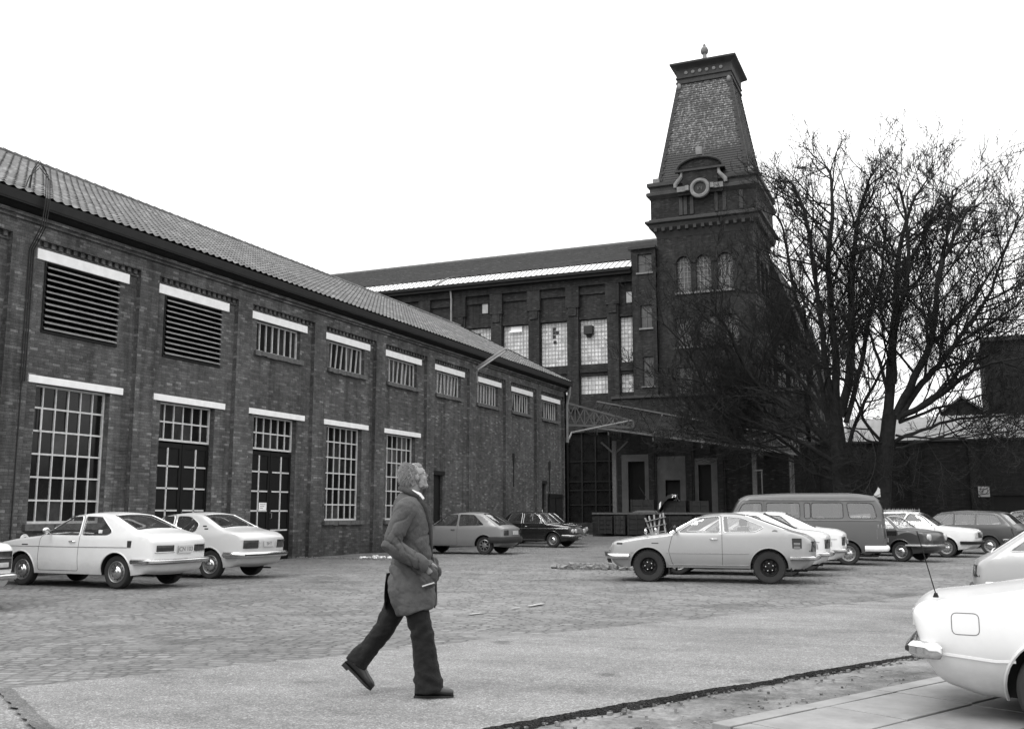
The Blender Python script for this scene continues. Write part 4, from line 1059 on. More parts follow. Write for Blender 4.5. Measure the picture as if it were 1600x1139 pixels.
# ================================================================== clutter at the dock
def onfront(px, py, Y=61.2): return at_y(px, py, Y)
def crate(px0, px1, y0, y1, lab, mat, Y=60.9, dep=.9, slats=4, kind='crate', z0=None):
    a, b = at_y(px0, y0, Y), at_y(px1, y1, Y); zb_ = max(b.z, 0.0) if z0 is None else z0
    t = thing(kind, lab, kind, ((a.x + b.x) / 2, Y + dep / 2, zb_), group=None)
    h = a.z - zb_; body = MB(); body.box(a.x + .03, b.x - .03, Y + .03, Y + dep, zb_ + .02, a.z - .02); body.build('box', mat, t)
    m = MB()
    for i in range(slats):
        z = zb_ + h * i / slats; m.box(a.x, b.x, Y, Y + .025, z + .02, z + h / slats - .02)
    m.build('slats', mat, t)
    for x in (a.x + .06, b.x - .06, (a.x + b.x) / 2): m = MB(); m.box(x - .05, x + .05, Y - .03, Y - .002, zb_, a.z); m.build('batten', M['crate_dark'], t)
    return t
M['crate_dark'] = plain('dark_crate', .014, .85, .4, 4, bump=.005)
crate(934, 957, 806, 834, 'dark slatted crate at the left end of the row before the dock', M['crate_dark'])
crate(959, 977, 805, 835, 'narrow upright crate with a paler face, second in the row before the dock', plain('crate_mid', .028, .85, .4, 4))
crate(980, 1009, 803, 836, 'wide slatted crate standing left of the pale lattice frame', M['crate_dark'])
crate(1045, 1082, 806, 836, 'dark slatted crate half hidden behind the silver coupe bonnet', M['crate_dark'])
crate(985, 1022, 780, 799, 'dark box on the dock platform below the first doorway', M['crate_dark'], Y=62.0, dep=.8, slats=2, kind='box', z0=DZ + .12)
crate(1036, 1072, 782, 799, 'dark box on the dock platform under the square hatch', M['crate_dark'], Y=62.0, dep=.8, slats=2, kind='box', z0=DZ + .12)
crate(1078, 1108, 782, 799, 'dark box with pale scraps on the dock platform at right', M['crate_dark'], Y=62.0, dep=.8, slats=2, kind='box', z0=DZ + .12)
t = thing('plank_stack', 'pale planks lying on the dock edge above the crates', 'planks', tuple(at_y(1008, 799, 61.6)))
a, b = at_y(989, 799, 61.6), at_y(1028, 799, 61.6)
for q in range(3):
    m = MB(); m.box(a.x + .1 * q, b.x - .07 * q, 61.5 + .15 * q, 61.64 + .15 * q, DZ + .125 + .03 * q, DZ + .17 + .04 * q); m.build('plank', M['wood'], t)
t = thing('lattice_frame', 'pale wooden lattice pallet leaning crookedly against the crates', 'pallet', tuple(at_y(1025, 836, 60.5)))
m = MB()
for i, (p, q) in enumerate((((1008, 809), (1019, 836)), ((1014, 806), (1021, 836)), ((1022, 804), (1024, 836)), ((1032, 803), (1028, 834)), ((1036, 801), (1040, 832)))): m.bar(at_y(p[0], p[1], 60.55), at_y(q[0], q[1], 60.3), .10, .05)
m.build('uprights', M['wood_pale'], t)
m = MB()
for p, q in (((1009, 815), (1040, 807)), ((1008, 825), (1041, 818)), ((1012, 834), (1041, 829))): m.bar(at_y(p[0], p[1], 60.40), at_y(q[0], q[1], 60.40), .12, .04)
m.build('rails', M['wood_pale'], t)
t = thing('tarpaulin', 'crumpled black tarpaulin with white patches heaped over a box on the dock', 'tarpaulin', tuple(at_y(1040, 790, 61.95)))
m = MB(); a = at_y(1026, 780, 61.9); b = at_y(1058, 775, 61.9); n = 22
for j in range(9):
    for i in range(n + 1):
        f = i / n; x = a.x + (b.x - a.x) * f; top = DZ + .82 + .45 * math.sin(min(f * 1.25, 1) * PI * .62)
        z = top - (j - 3) ** 2 * .02 * (1 if j > 3 else 1) - (.75 * (1 - f) ** 2 * (1 if j < 3 else .4)); z += .05 * noise.noise((i * .7, j * .9, 4))
        m.v.append((x, 61.75 + j * .1, z))
for j in range(8):
    for i in range(n): q = j * (n + 1) + i; m.f.append((q, q + 1, q + n + 2, q + n + 1)); m.mi.append(1 if (i > n - 7 and (i * 3 + j) % 5 < 2) or (i in (2, 3) and j in (2, 3)) else 0)
m.build('sheet', [M['black'], M['white_paint']], t, smooth=50)
# rubble by the nose of the silver coupe, and scraps along the shed
def rubble(name, lab, c, n, rx, ry, sz, mat, seed):
    rnd = random.Random(seed); m = MB()
    for _ in range(n):
        a = rnd.uniform(0, 2 * PI); q = math.sqrt(rnd.random()); p = Vector((c[0] + rx * q * math.cos(a), c[1] + ry * q * math.sin(a), 0)); s = sz * rnd.uniform(.4, 1.2)
        z = s * .3 + (1 - q) * .08 * rnd.random()
        vs = []
        for k in range(8):
            sx, sy, s_z = ((k & 1) * 2 - 1), ((k >> 1 & 1) * 2 - 1), ((k >> 2) * 2 - 1)
            vs.append(Vector((sx * s * rnd.uniform(.4, 1), sy * s * rnd.uniform(.4, 1), s_z * s * rnd.uniform(.3, .6))))
        R = Matrix.Rotation(rnd.uniform(0, PI), 3, 'Z') @ Matrix.Rotation(rnd.uniform(-.4, .4), 3, 'X')
        vs = [R @ v + Vector((p.x, p.y, z)) for v in vs]
        m.add(vs, [(0, 2, 3, 1), (4, 5, 7, 6), (0, 1, 5, 4), (2, 6, 7, 3), (0, 4, 6, 2), (1, 3, 7, 5)])
    o = m.build(name, mat); tag(o, lab, 'rubble', kind='stuff'); return o
rubble('rubble', 'low heap of pale broken rubble on the setts by the silver coupe', at_z(950, 888), 150, 1.5, .9, .10, M['concrete'], 3)
rubble('rubble', 'scatter of white plaster scraps at the foot of the brick shed', at_z(590, 872), 26, .7, .22, .06, M['white_paint'], 5)
rubble('gravel', 'thin scatter of grit along the shed wall foot', at_z(540, 873), 160, 3.0, .35, .03, M['concrete'], 6)
M['worn_paint'] = plain('worn_paint', .30, .8, .3, 14)
# faded paint dashes and an oil stain on the setts
for i, (pxs, wd) in enumerate((((733, 959, 752, 957), .05), ((826, 946, 848, 942), .06), ((800, 950, 812, 948), .03))):
    a, b = at_z(pxs[0], pxs[1], .02), at_z(pxs[2], pxs[3], .02); d = (b - a).normalized(); n_ = Vector((-d.y, d.x, 0)); m = MB(); k = 9
    for j in range(k + 1):
        c = a.lerp(b, j / k); q = wd * (.7 + .5 * noise.noise((j * .9, i, 2)))
        m.v += [tuple(c + n_ * q), tuple(c - n_ * q)]
    for j in range(k): m.f.append((2 * j, 2 * j + 1, 2 * j + 3, 2 * j + 2)); m.mi.append(0)
    tag(m.build('road_marking', M['worn_paint']), kind='structure')
# ================================================================== cars
def roundpoly(pts, rc=.08, closed=False, n=4):
    out = []; k = len(pts)
    for i, p in enumerate(pts):
        r = p[2] if len(p) > 2 else rc
        if (not closed and i in (0, k - 1)) or r < 1e-4: out.append((p[0], p[1])); continue
        a, b, c = Vector(pts[i - 1][:2]), Vector(p[:2]), Vector(pts[(i + 1) % k][:2])
        da, dc = (a - b), (c - b); q = min(r, .45 * da.length, .45 * dc.length); s, e = b + da.normalized() * q, b + dc.normalized() * q
        for j in range(n + 1):
            t = j / n; v = s * (1 - t) ** 2 + b * 2 * t * (1 - t) + e * t * t; out.append((v.x, v.y))
    return out
def resample(pts, step, closed=False):
    P = [Vector(p) for p in pts]; out = []
    if closed: P = P + [P[0]]
    for a, b in zip(P, P[1:]):
        L = (b - a).length
        if L < 1e-5: continue
        m = max(1, int(math.ceil(L / step)))
        for j in range(m): out.append(tuple(a + (b - a) * j / m))
    if not closed: out.append(tuple(P[-1]))
    return out
def inpoly(px, pz, poly):
    poly = np.asarray(poly); x0, z0 = poly[:, 0], poly[:, 1]; x1, z1 = np.roll(x0, -1), np.roll(z0, -1)
    px = np.asarray(px)[:, None]; pz = np.asarray(pz)[:, None]
    c = ((z0 > pz) != (z1 > pz)) & (px < (x1 - x0) * (pz - z0) / (z1 - z0 + 1e-12) + x0)
    return (c.sum(1) % 2) == 1
def distpl(px, pz, pl):
    pl = np.asarray(pl); a, b = pl[:-1], pl[1:]; d = b - a; L2 = (d ** 2).sum(1) + 1e-12
    P = np.stack([px, pz], 1)[:, None, :]; t = np.clip(((P - a) * d).sum(2) / L2, 0, 1); q = a + t[..., None] * d
    D = np.sqrt(((P - q) ** 2).sum(2)); i = D.argmin(1); return D[np.arange(len(px)), i], i

TS = [-1, -.9, -.66, -.4, -.13, .13, .4, .66, .9, 1]
WHEELS = {}
def wheel_mesh(style, r, wd):
    key = (style, r, wd)
    if key in WHEELS: return WHEELS[key]
    ri = r * (.66 if style != 'offroad' else .56)
    t = MB(); t.lathe([(ri, -wd * .40), (r * .80, -wd * .5), (r * .93, -wd * .49), (r * .985, -wd * .40), (r, -wd * .30), (r, wd * .30), (r * .985, wd * .40), (r * .93, wd * .49), (r * .80, wd * .5), (ri, wd * .40)], 36, 'y')
    if style == 'offroad':
        for i in range(36):
            a = 2 * PI * i / 36; c, s = math.cos(a), math.sin(a)
            t.bar((c * (r - .012), -wd * .42, s * (r - .012)), (c * (r + .0), wd * .42, s * (r + .0)), .022)
    to = t.build('tyre', M['rubber'], smooth=40, world=False); tm = to.data; bpy.data.objects.remove(to)
    m = MB(); o = wd * .40
    if style in ('hub', 'hubdark'):
        m.mat(0).lathe([(ri * 1.01, o), (ri * .96, o + .012), (ri * .90, o + .004), (ri * .86, o - .022), (ri * .62, o - .035)], 32, 'y')
        m.mat(1).lathe([(ri * .62, o - .03), (ri * .60, o + .005), (ri * .50, o + .028), (ri * .30, o + .040), (ri * .26, o + .052), (ri * .1, o + .06), (0, o + .06)], 32, 'y')
        m.mat(2)
        for i in range(12):
            a = 2 * PI * i / 12; m.lathe([(.014, 0), (0, 0)], 8, 'y', (ri * .75 * math.cos(a), o - .026, ri * .75 * math.sin(a)))
    elif style == 'alloy':
        m.mat(0).lathe([(ri * 1.01, o), (ri * .92, o + .01), (ri * .86, o - .03), (ri * .80, o - .01)], 32, 'y'); m.mat(0).lathe([(ri * .42, o + .0), (ri * .3, o + .02), (0, o + .02)], 24, 'y')
        for i in range(8):
            a = 2 * PI * i / 8; m.bar((ri * .36 * math.cos(a), o, ri * .36 * math.sin(a)), (ri * .86 * math.cos(a), o - .008, ri * .86 * math.sin(a)), ri * .2, .02)
        m.mat(2).lathe([(ri * .9, o - .06), (0, o - .06)], 24, 'y')
    else:
        m.mat(3).lathe([(ri * 1.02, o), (ri * .96, o + .012), (ri * .88, o), (ri * .80, o - .05), (ri * .66, o - .055), (ri * .52, o - .02), (ri * .30, o - .015), (ri * .26, o + .03), (0, o + .035)], 32, 'y'); m.mat(2)
        for i in range(8):
            a = 2 * PI * i / 8; m.lathe([(.026, 0), (0, 0)], 10, 'y', (ri * .66 * math.cos(a), o - .042, ri * .66 * math.sin(a)))
        m.mat(1)
        for i in range(5):
            a = 2 * PI * i / 5; m.lathe([(.012, 0), (.012, .015), (0, .018)], 6, 'y', (ri * .42 * math.cos(a), o - .018, ri * .42 * math.sin(a)))
    m.mat(2).lathe([(ri * 1.0, o - .04), (ri * .98, -o), (0, -o)], 24, 'y')
    mo = m.build('wheel', [M['steel'], M['chrome'], M['black'], M['dark_metal']], smooth=35, world=False); mm = mo.data; bpy.data.objects.remove(mo)
    WHEELS[key] = (mm, tm); return WHEELS[key]

def car(name, label, cat, loc, deg, prof, W, zb, Wr, ws, rw, axles, paintm, wins, doors=(), group=None, scale=1.0, sill=.24, ra=.36, wr=.295, wwd=.17, wheel='hub',
        tf=.10, tr=.08, re=.11, rt=.05, ku=.035, kl=.05, zsh=.56, zr=None, ce=.09, ct=.03, trim='chrome', track=None, Lf=.9, Lr=.9, flare=True, extra=None, seats=True, belt=None, lod=1.0, topmat=None, exhaust=True):
    root = thing(name, label, cat, (loc[0], loc[1], loc[2] if len(loc) > 2 else 0), math.radians(deg), group, (scale,) * 3)
    K = dict(world=False)
    st = .06 * lod
    top = resample(roundpoly(prof), st); T = np.array(top); zr_ = zr or T[:, 1].max(); xF, xR = T[:, 0].max(), T[:, 0].min()
    zb0, zb1 = zb
    # bottom edge with wheel arches, rear to front
    bot = [top[-1]]; arcs = []
    for xa in sorted(axles):
        dz = sill - wr; dx = math.sqrt(max(ra * ra - dz * dz, .01)); a0 = math.atan2(dz, -dx); a1 = math.atan2(dz, dx)
        if a0 < 0: a0 += 2 * PI
        arc = [(xa + ra * math.cos(a0 + (a1 - a0) * i / 22), wr + ra * math.sin(a0 + (a1 - a0) * i / 22)) for i in range(23)]
        arcs.append(arc); bot += arc
    bot.append(top[0]); bot = resample(bot, st)
    loop = top + bot[1:-1]; LP = np.array(loop)
    nrm = np.zeros_like(T); nrm[1:-1] = T[2:] - T[:-2]; nrm[0] = T[1] - T[0]; nrm[-1] = T[-1] - T[-2]
    nrm /= np.linalg.norm(nrm, axis=1)[:, None] + 1e-9; nrm = np.stack([nrm[:, 1], -nrm[:, 0]], 1) * 1.0
    # outward: travelling front-bottom -> roof -> rear-bottom keeps the outside on the right-hand side seen from +y ... fix by centroid test
    cen = LP.mean(0)
    if ((T - cen) * nrm).sum() < 0: nrm = -nrm
    def hw(x, z):
        x, z = np.asarray(x, float), np.asarray(z, float)
        uf = np.clip((x - (xF - Lf)) / Lf, 0, 1); ur = np.clip(((xR + Lr) - x) / Lr, 0, 1)
        w = W * (1 - tf * uf ** 2.2 - tr * ur ** 2.2); b = zb0 + zb1 * x
        lo = w - kl * np.clip((zsh - z) / (zsh - sill), 0, 1.3) ** 2 - ku * np.clip((z - zsh) / (b - zsh), 0, 1) ** 2
        t = np.clip((z - b) / (zr_ - b + 1e-6), 0, 1); return lo - .012 * np.clip(t * 10, 0, 1) - t * (W - ku - Wr)
    rr = np.where(T[:, 1] > (zb0 + zb1 * T[:, 0]) + .03, rt, rt + (re - rt) * nrm[:, 0] ** 2)
    if len(rr) > 9: rr = np.convolve(np.pad(rr, 3, 'edge'), np.ones(7) / 7, 'valid')
    def side_y(x, z):
        x, z = np.atleast_1d(x).astype(float), np.atleast_1d(z).astype(float); d, i = distpl(x, z, T); r = rr[i]
        f = np.clip(1 - d / r, 0, 1); return hw(x, z) - r * (1 - np.sqrt(np.clip(1 - f * f, 0, 1)))
    # points for the flank
    g = .075 * lod
    gx, gz = np.meshgrid(np.arange(xR, xF, g), np.arange(sill, zr_, g)); P = [np.stack([gx.ravel(), gz.ravel()], 1)]
    for q in (.1, .3, .6, 1.0): P.append(T - nrm * rr[:, None] * q)
    P = np.concatenate(P); ok = inpoly(P[:, 0], P[:, 1], loop); P = P[ok]; d, _ = distpl(P[:, 0], P[:, 1], np.concatenate([LP, LP[:1]])); P = P[d > .006]
    wl = [resample(roundpoly(w_, w_[0][2] if len(w_[0]) > 2 else .05, True), st, True) for w_ in wins]
    dl = [resample(roundpoly(d_, .05, True), st, True) for d_ in doors]
    for l_ in wl + dl:
        dd, _ = distpl(P[:, 0], P[:, 1], np.array(l_ + [l_[0]])); P = P[dd > .018]
    verts = [Vector(p) for p in loop]; edges = [(i, (i + 1) % len(loop)) for i in range(len(loop))]
    for l_ in wl + dl:
        b_ = len(verts); verts += [Vector(p) for p in l_]; edges += [(b_ + i, b_ + (i + 1) % len(l_)) for i in range(len(l_))]
    verts += [Vector(p) for p in P]
    ov, oe, of, *_ = delaunay_2d_cdt(verts, edges, [], 0, 1e-5)
    V = np.array([(v.x, v.y) for v in ov]); Fa = np.array([f for f in of if len(f) == 3]); C = V[Fa].mean(1)
    keep = inpoly(C[:, 0], C[:, 1], loop); Fa, C = Fa[keep], C[keep]
    cls = np.zeros(len(Fa), int)
    for i, l_ in enumerate(dl): cls[inpoly(C[:, 0], C[:, 1], l_)] = 100 + i
    for i, l_ in enumerate(wl): cls[inpoly(C[:, 0], C[:, 1], l_)] = 1 + i
    Y = side_y(V[:, 0], V[:, 1])
    def side_obj(mb, sel, sgn, off=0.0):
        idx = np.unique(Fa[sel]); mp = {k: j for j, k in enumerate(idx)}; vs = [(V[k, 0], sgn * (Y[k] + off), V[k, 1]) for k in idx]; fs = []
        for f in Fa[sel]:
            a, b, c = V[f[0]], V[f[1]], V[f[2]]; ccw = (b[0] - a[0]) * (c[1] - a[1]) - (b[1] - a[1]) * (c[0] - a[0]) > 0
            t = tuple(mp[k] for k in f)
            if ccw == (sgn > 0): t = t[::-1]
            fs.append(t)
        mb.add(vs, fs)
    body = MB(); TR = M[trim]
    for sgn in (1, -1): side_obj(body, cls == 0, sgn)
    # skin across the car
    yT = hw(T[:, 0], T[:, 1]) - rr; yT = np.maximum(yT, .05)
    isw = lambda x, z, r_: r_ and min(r_) < x < max(r_) and z > zb0 + zb1 * x - .06
    cc = ct + (ce - ct) * nrm[:, 0] ** 2
    rows = [[(T[i, 0] + nrm[i, 0] * cc[i] * (1 - t * t), t * yT[i], T[i, 1] + nrm[i, 1] * cc[i] * (1 - t * t)) for t in TS] for i in range(len(T))]
    gl = {'windscreen': [], 'rear_window': []}
    for i in range(len(T) - 1):
        xm, zm = (T[i] + T[i + 1]) / 2; kind = 'windscreen' if isw(xm, zm, ws) else 'rear_window' if isw(xm, zm, rw) else None
        for j in range(len(TS) - 1):
            q = [rows[i][j], rows[i][j + 1], rows[i + 1][j + 1], rows[i + 1][j]]
            n_ = (Vector(q[1]) - Vector(q[0])).cross(Vector(q[2]) - Vector(q[0])); o_ = Vector((nrm[i, 0], 0, nrm[i, 1]))
            if n_.dot(o_) < 0: q = q[::-1]
            if kind and 0 < j < len(TS) - 2: gl[kind].append((i, q))
            else: body.add(q, [(0, 1, 2, 3)])
    if flare:
        for arc in arcs:
            for sgn in (1, -1):
                ys = side_y([p[0] for p in arc], [p[1] for p in arc]); body.tube([(p[0], sgn * (y + .002), p[1]) for p, y in zip(arc, ys)], .013, 6, False)
    bo = body.build('body', paintm, root, smooth=38, recalc=False, merge=.0008, **K)
    for nm, L_ in gl.items():
        if not L_: continue
        m = MB(); [m.add(q, [(0, 1, 2, 3)]) for _, q in L_]; m.build(nm, M['rear_glass' if nm == 'rear_window' else 'glass'], root, smooth=50, recalc=False, merge=.0008, **K)
        ii = sorted({i for i, _ in L_}); a, b = ii[0], ii[-1] + 1
        lp = [Vector(rows[a][j]) for j in range(1, len(TS) - 1)] + [Vector(rows[i][-2]) for i in range(a + 1, b)] + [Vector(rows[b][j]) for j in range(len(TS) - 2, 0, -1)] + [Vector(rows[i][1]) for i in range(b - 1, a, -1)]
        m = MB(); m.tube(lp + [lp[0]], .011, 5, False); m.build('window_trim', TR, root, smooth=60, **K)
    for i, l_ in enumerate(wl):
        for sgn in (1, -1):
            m = MB(); side_obj(m, cls == 1 + i, sgn, -.006); w1 = m.build('side_window', M['glass'], root, smooth=50, recalc=False, **K)
            ys = side_y([p[0] for p in l_], [p[1] for p in l_]); m = MB(); q = [(p[0], sgn * y, p[1]) for p, y in zip(l_, ys)]; m.tube(q + [q[0]], .010, 5, False); m.build('window_trim', TR, w1, smooth=60, **K)
    for i, l_ in enumerate(dl):
        for sgn in (1, -1):
            m = MB(); side_obj(m, cls == 100 + i, sgn); do = m.build('door', paintm, root, smooth=38, recalc=False, **K)
            ys = side_y([p[0] for p in l_], [p[1] for p in l_]); m = MB(); q = [(p[0], sgn * (y - .002), p[1]) for p, y in zip(l_, ys)]; m.tube(q + [q[0]], .0055, 5, False); m.build('door_gap', M['ink'], do, **K)
            xs = [p[0] for p in l_]; hx = min(xs) + .16; hz = zb0 + zb1 * hx - .09
            m = MB(); yy = float(side_y(hx, hz)[0]); m.tube([(hx - .07, sgn * (yy + .004), hz), (hx - .06, sgn * (yy + .028), hz), (hx + .06, sgn * (yy + .028), hz), (hx + .07, sgn * (yy + .004), hz)], .011, 6); m.build('handle', TR, do, smooth=60, **K)
    # underside, arch liners
    m = MB()
    for arc in arcs:
        ys = side_y([p[0] for p in arc], [p[1] for p in arc])
        for sgn in (1, -1):
            for (p, y), (p2, y2) in zip(list(zip(arc, ys)), list(zip(arc, ys))[1:]): m.quad((p[0], sgn * y, p[1]), (p2[0], sgn * y2, p2[1]), (p2[0], sgn * (y2 - .27), p2[1]), (p[0], sgn * (y - .27), p[1]))
            m.add([(p[0], sgn * (W - .32), p[1]) for p in arc], [tuple(range(len(arc)))])
    ax = sorted(axles); xs = [xR + .36, ax[0] - ra, ax[0] + ra, ax[1] - ra, ax[1] + ra, xF - .3]
    for a, b, h in ((0, 1, 0), (1, 2, 1), (2, 3, 0), (3, 4, 1), (4, 5, 0)):
        hw_ = W - .33 if h else W - kl - .09; m.box(xs[a], xs[b] - .002, -hw_, hw_, sill + .01, sill + .14)
    if exhaust: m.tube([(xR + .10, -.35, .2), (xR + .5, -.35, .2), (xR + 1.2, -.3, .24)], .018, 8)
    for xa in axles: m.tube([(xa, -W + .2, wr), (xa, W - .2, wr)], .05, 6)
    m.build('underside', M['black'], root, recalc=False, **K)
    if seats:
        m = MB(); xw = min(ws) if ws else .5; zbm = zb0
        m.box(xw - .15, max(ws) + .02, -W + .14, W - .14, zbm - .35, zbm - .06)
        for sy in (-1, 1):
            m.box(-.45 + xw - .25, xw - .35, sy * .34 - .24, sy * .34 + .24, .38, .55); m.box(xw - .90, xw - .72, sy * .34 - .23, sy * .34 + .23, .5, zbm + .14); m.box(xw - .87, xw - .75, sy * .34 - .12, sy * .34 + .12, zbm + .16, zbm + .30)
        xb = max(min(rw) + .55 if rw else -1.2, xw - 1.9)
        m.box(xb - .25, xb + .25, -W + .16, W - .16, .38, .55); m.box(xb - .38, xb - .22, -W + .16, W - .16, .5, zbm + .12)
        m.build('seats', M['seat'], root, bevel=.03, **K)
        m = MB(); m.lathe([(.185, -.01), (.20, 0), (.185, .01)], 20, 'x'); sm = m.build('steering_wheel', M['black'], root, **K); sm.location = (xw - .33, -.34 if True else .34, zbm - .02); sm.rotation_euler = (0, .5, 0)
    mm, tm = wheel_mesh(wheel, wr, wwd); tk = track or (W - wwd / 2 - .045)
    for xa in axles:
        for sgn in (1, -1):
            w1 = bpy.data.objects.new('wheel', mm); COL.objects.link(w1); w1.parent = root; w1.location = (xa, sgn * tk, wr); w1.rotation_euler = (0, random.uniform(0, 6), 0) if sgn > 0 else (0, random.uniform(0, 6), PI)
            t1 = bpy.data.objects.new('tyre', tm); COL.objects.link(t1); t1.parent = w1
    # helpers for the trimmings
    class A: pass
    A = A(); A.root, A.W, A.xF, A.xR, A.K, A.paint, A.body = root, W, xF, xR, K, paintm, bo
    A.side = lambda x, z: float(side_y(x, z)[0])
    nT = len(T)
    def end_x(z, y, front):
        n_ = nT // 2; seg = T[:n_] if front else T[n_:][::-1]; idx = rr[:n_] if front else rr[n_:][::-1]
        k = np.argsort(seg[:, 1]); lim = seg[:, 0].max() - .45 if front else seg[:, 0].min() + .45
        cand = [(abs(p[1] - z), p[0], q, w_) for p, q, w_ in zip(seg, idx, (yT[:n_] if front else yT[n_:][::-1])) if (p[0] > lim if front else p[0] < lim)]
        zs = [(p[1], p[0]) for p in seg if (p[0] > lim if front else p[0] < lim)]; zs.sort()
        x = float(np.interp(z, [q[0] for q in zs], [q[1] for q in zs])); c = min(cand); ye, r = c[3], c[2]
        sg = 1 if front else -1; t = min(abs(y) / ye, 1); x += sg * ce * (1 - t * t) * .9
        e = max(0, (abs(y) - ye) / r); x -= sg * r * (1 - math.sqrt(max(0, 1 - min(e, 1) ** 2))); return x
    A.end = end_x
    def patch(nm, mat, y0, y1, z0, z1, front, off=.015, th=.05, par=None, bev=.008):
        m = MB(); n = max(5, int((y1 - y0) / .06)); sg = 1 if front else -1; ys = [y0 + (y1 - y0) * i / n for i in range(n + 1)]
        f = [(end_x(z, y, front) + sg * off, y, z) for z in (z0, z1) for y in ys]; b = [(p[0] - sg * th, p[1], p[2]) for p in f]; N = n + 1
        m.add(f + b, [(i, i + 1, N + i + 1, N + i) for i in range(n)] + [(2 * N + i, 3 * N + i, 3 * N + i + 1, 2 * N + i + 1) for i in range(n)] + [(i, 2 * N + i, 2 * N + i + 1, i + 1) for i in range(n)] + [(N + i, N + i + 1, 3 * N + i + 1, 3 * N + i) for i in range(n)] + [(0, N, 3 * N, 2 * N), (n, 2 * N + n, 3 * N + n, N + n)])
        return m.build(nm, mat, par or root, smooth=30, bevel=bev, **K)
    A.patch = patch
    def bumper(front, z, h=.10, dp=.055, off=.06, wrap=.3, mat='chrome', rub=None):
        sg = 1 if front else -1; n = 10; pts = []
        ye = A.W * .93
        xs_ = end_x(z, ye, front) - sg * wrap
        pts.append((xs_, -(A.side(xs_, z) + .03), z)); pts.append((end_x(z, ye, front) - sg * .06, -(A.side(end_x(z, ye, front) - sg * .08, z) + .045), z))
        for i in range(n + 1): y = -ye + 2 * ye * i / n; pts.append((end_x(z, y * .93, front) + sg * off, y, z))
        pts.append((pts[1][0], -pts[1][1], z)); pts.append((pts[0][0], -pts[0][1], z))
        m = MB(); m.tube(resample_3(roundpoly3(pts)), dp, 8, True, h / 2 / dp); o = m.build('bumper', M[mat], root, smooth=45, **K)
        if rub:
            m = MB(); q = [(p[0] + sg * dp * .8, p[1] * 1.0, p[2]) for p in pts[2:-2]]; m.tube(q, .02, 6); m.build('bumper_rubber', M[rub], o, smooth=50, **K)
        return o
    A.bumper = bumper
    def strip(nm, mat, pts, r=.008, sides=(1, -1), par=None, off=.003):
        for sgn in sides:
            p = resample([q for q in pts], .12); ys = side_y([q[0] for q in p], [q[1] for q in p]); m = MB(); m.tube([(q[0], sgn * (y + off), q[1]) for q, y in zip(p, ys)], r, 5); m.build(nm, mat, par or root, smooth=60, **K)
    A.strip = strip
    def onside(nm, mat, x0, x1, z0, z1, sides=(1, -1), off=.006, th=.02, bev=.004):
        o = None
        for sgn in sides:
            y = [A.side(x0, (z0 + z1) / 2) + off, A.side(x1, (z0 + z1) / 2) + off]; m = MB()
            m.add([(x0, sgn * y[0], z0), (x1, sgn * y[1], z0), (x1, sgn * y[1], z1), (x0, sgn * y[0], z1), (x0, sgn * (y[0] - th), z0), (x1, sgn * (y[1] - th), z0), (x1, sgn * (y[1] - th), z1), (x0, sgn * (y[0] - th), z1)], [(0, 1, 2, 3), (7, 6, 5, 4), (0, 4, 5, 1), (1, 5, 6, 2), (2, 6, 7, 3), (3, 7, 4, 0)])
            o = m.build(nm, mat, root, bevel=bev, **K)
        return o
    A.onside = onside
    def mirror(x, z, sides=(1, -1), mat='chrome', out=.12):
        for sgn in sides:
            y = A.side(x, z); m = MB(); m.tube([(x, sgn * (y - .01), z), (x + .02, sgn * (y + out * .6), z + .05)], .01, 6); m.ell((x + .02, sgn * (y + out), z + .09), (.035, .085, .055), 12, 8); m.build('mirror', M[mat], root, smooth=50, **K)
    A.mirror = mirror
    def plate(front, z, txt=None, w_=.36, h=.11, off=.03, mat='plate'):
        sg = 1 if front else -1; x = end_x(z, 0, front) + sg * off; m = MB(); m.box(x - .01, x + .01, -w_ / 2, w_ / 2, z - h / 2, z + h / 2); o = m.build('number_plate', M[mat], root, **K)
        if txt:
            R = Matrix(((0, 0, sg, x + sg * .0115), (sg, 0, 0, 0), (0, 1, 0, z), (0, 0, 0, 1))); text_mesh(txt, h * .8, 'lettering', M['plate_ink'], o, R, .0015)
        return o
    A.plate = plate
    def wiper(yy=(-.15, .35)):
        m = MB(); i0 = min(range(nT), key=lambda i: abs(T[i, 0] - (max(ws) - .03)) + abs(T[i, 1] - zb0) * .2)
        for y in yy: p = Vector((T[i0, 0] + nrm[i0, 0] * .07, y, T[i0, 1] + nrm[i0, 1] * .07)); m.tube([p, p + Vector((-.12, .38, .10))], .006, 4)
        m.build('wiper', M['ink'], root, **K)
    if ws: wiper()
    def aerial(x, z, h, sgn=1, lean=-.3, r=.004):
        y = A.side(x, z) - .06; m = MB(); m.tube([(x, sgn * y, z), (x, sgn * y, z + .03)], [.02, .01], 6); m.tube([(x, sgn * y, z + .02), (x + lean * h, sgn * y, z + h)], r, 5); m.build('aerial', M['dark_metal'], root, **K)
    A.aerial = aerial
    return A
def roundpoly3(pts, q=.35):
    P = [Vector(p) for p in pts]; out = [P[0]]
    for a, b, c in zip(P, P[1:], P[2:]): out += [b + (a - b) * q, b * .5 + (b + (a - b) * q) * .25 + (b + (c - b) * q) * .25, b + (c - b) * q]
    return out + [P[-1]]
def resample_3(p): return p

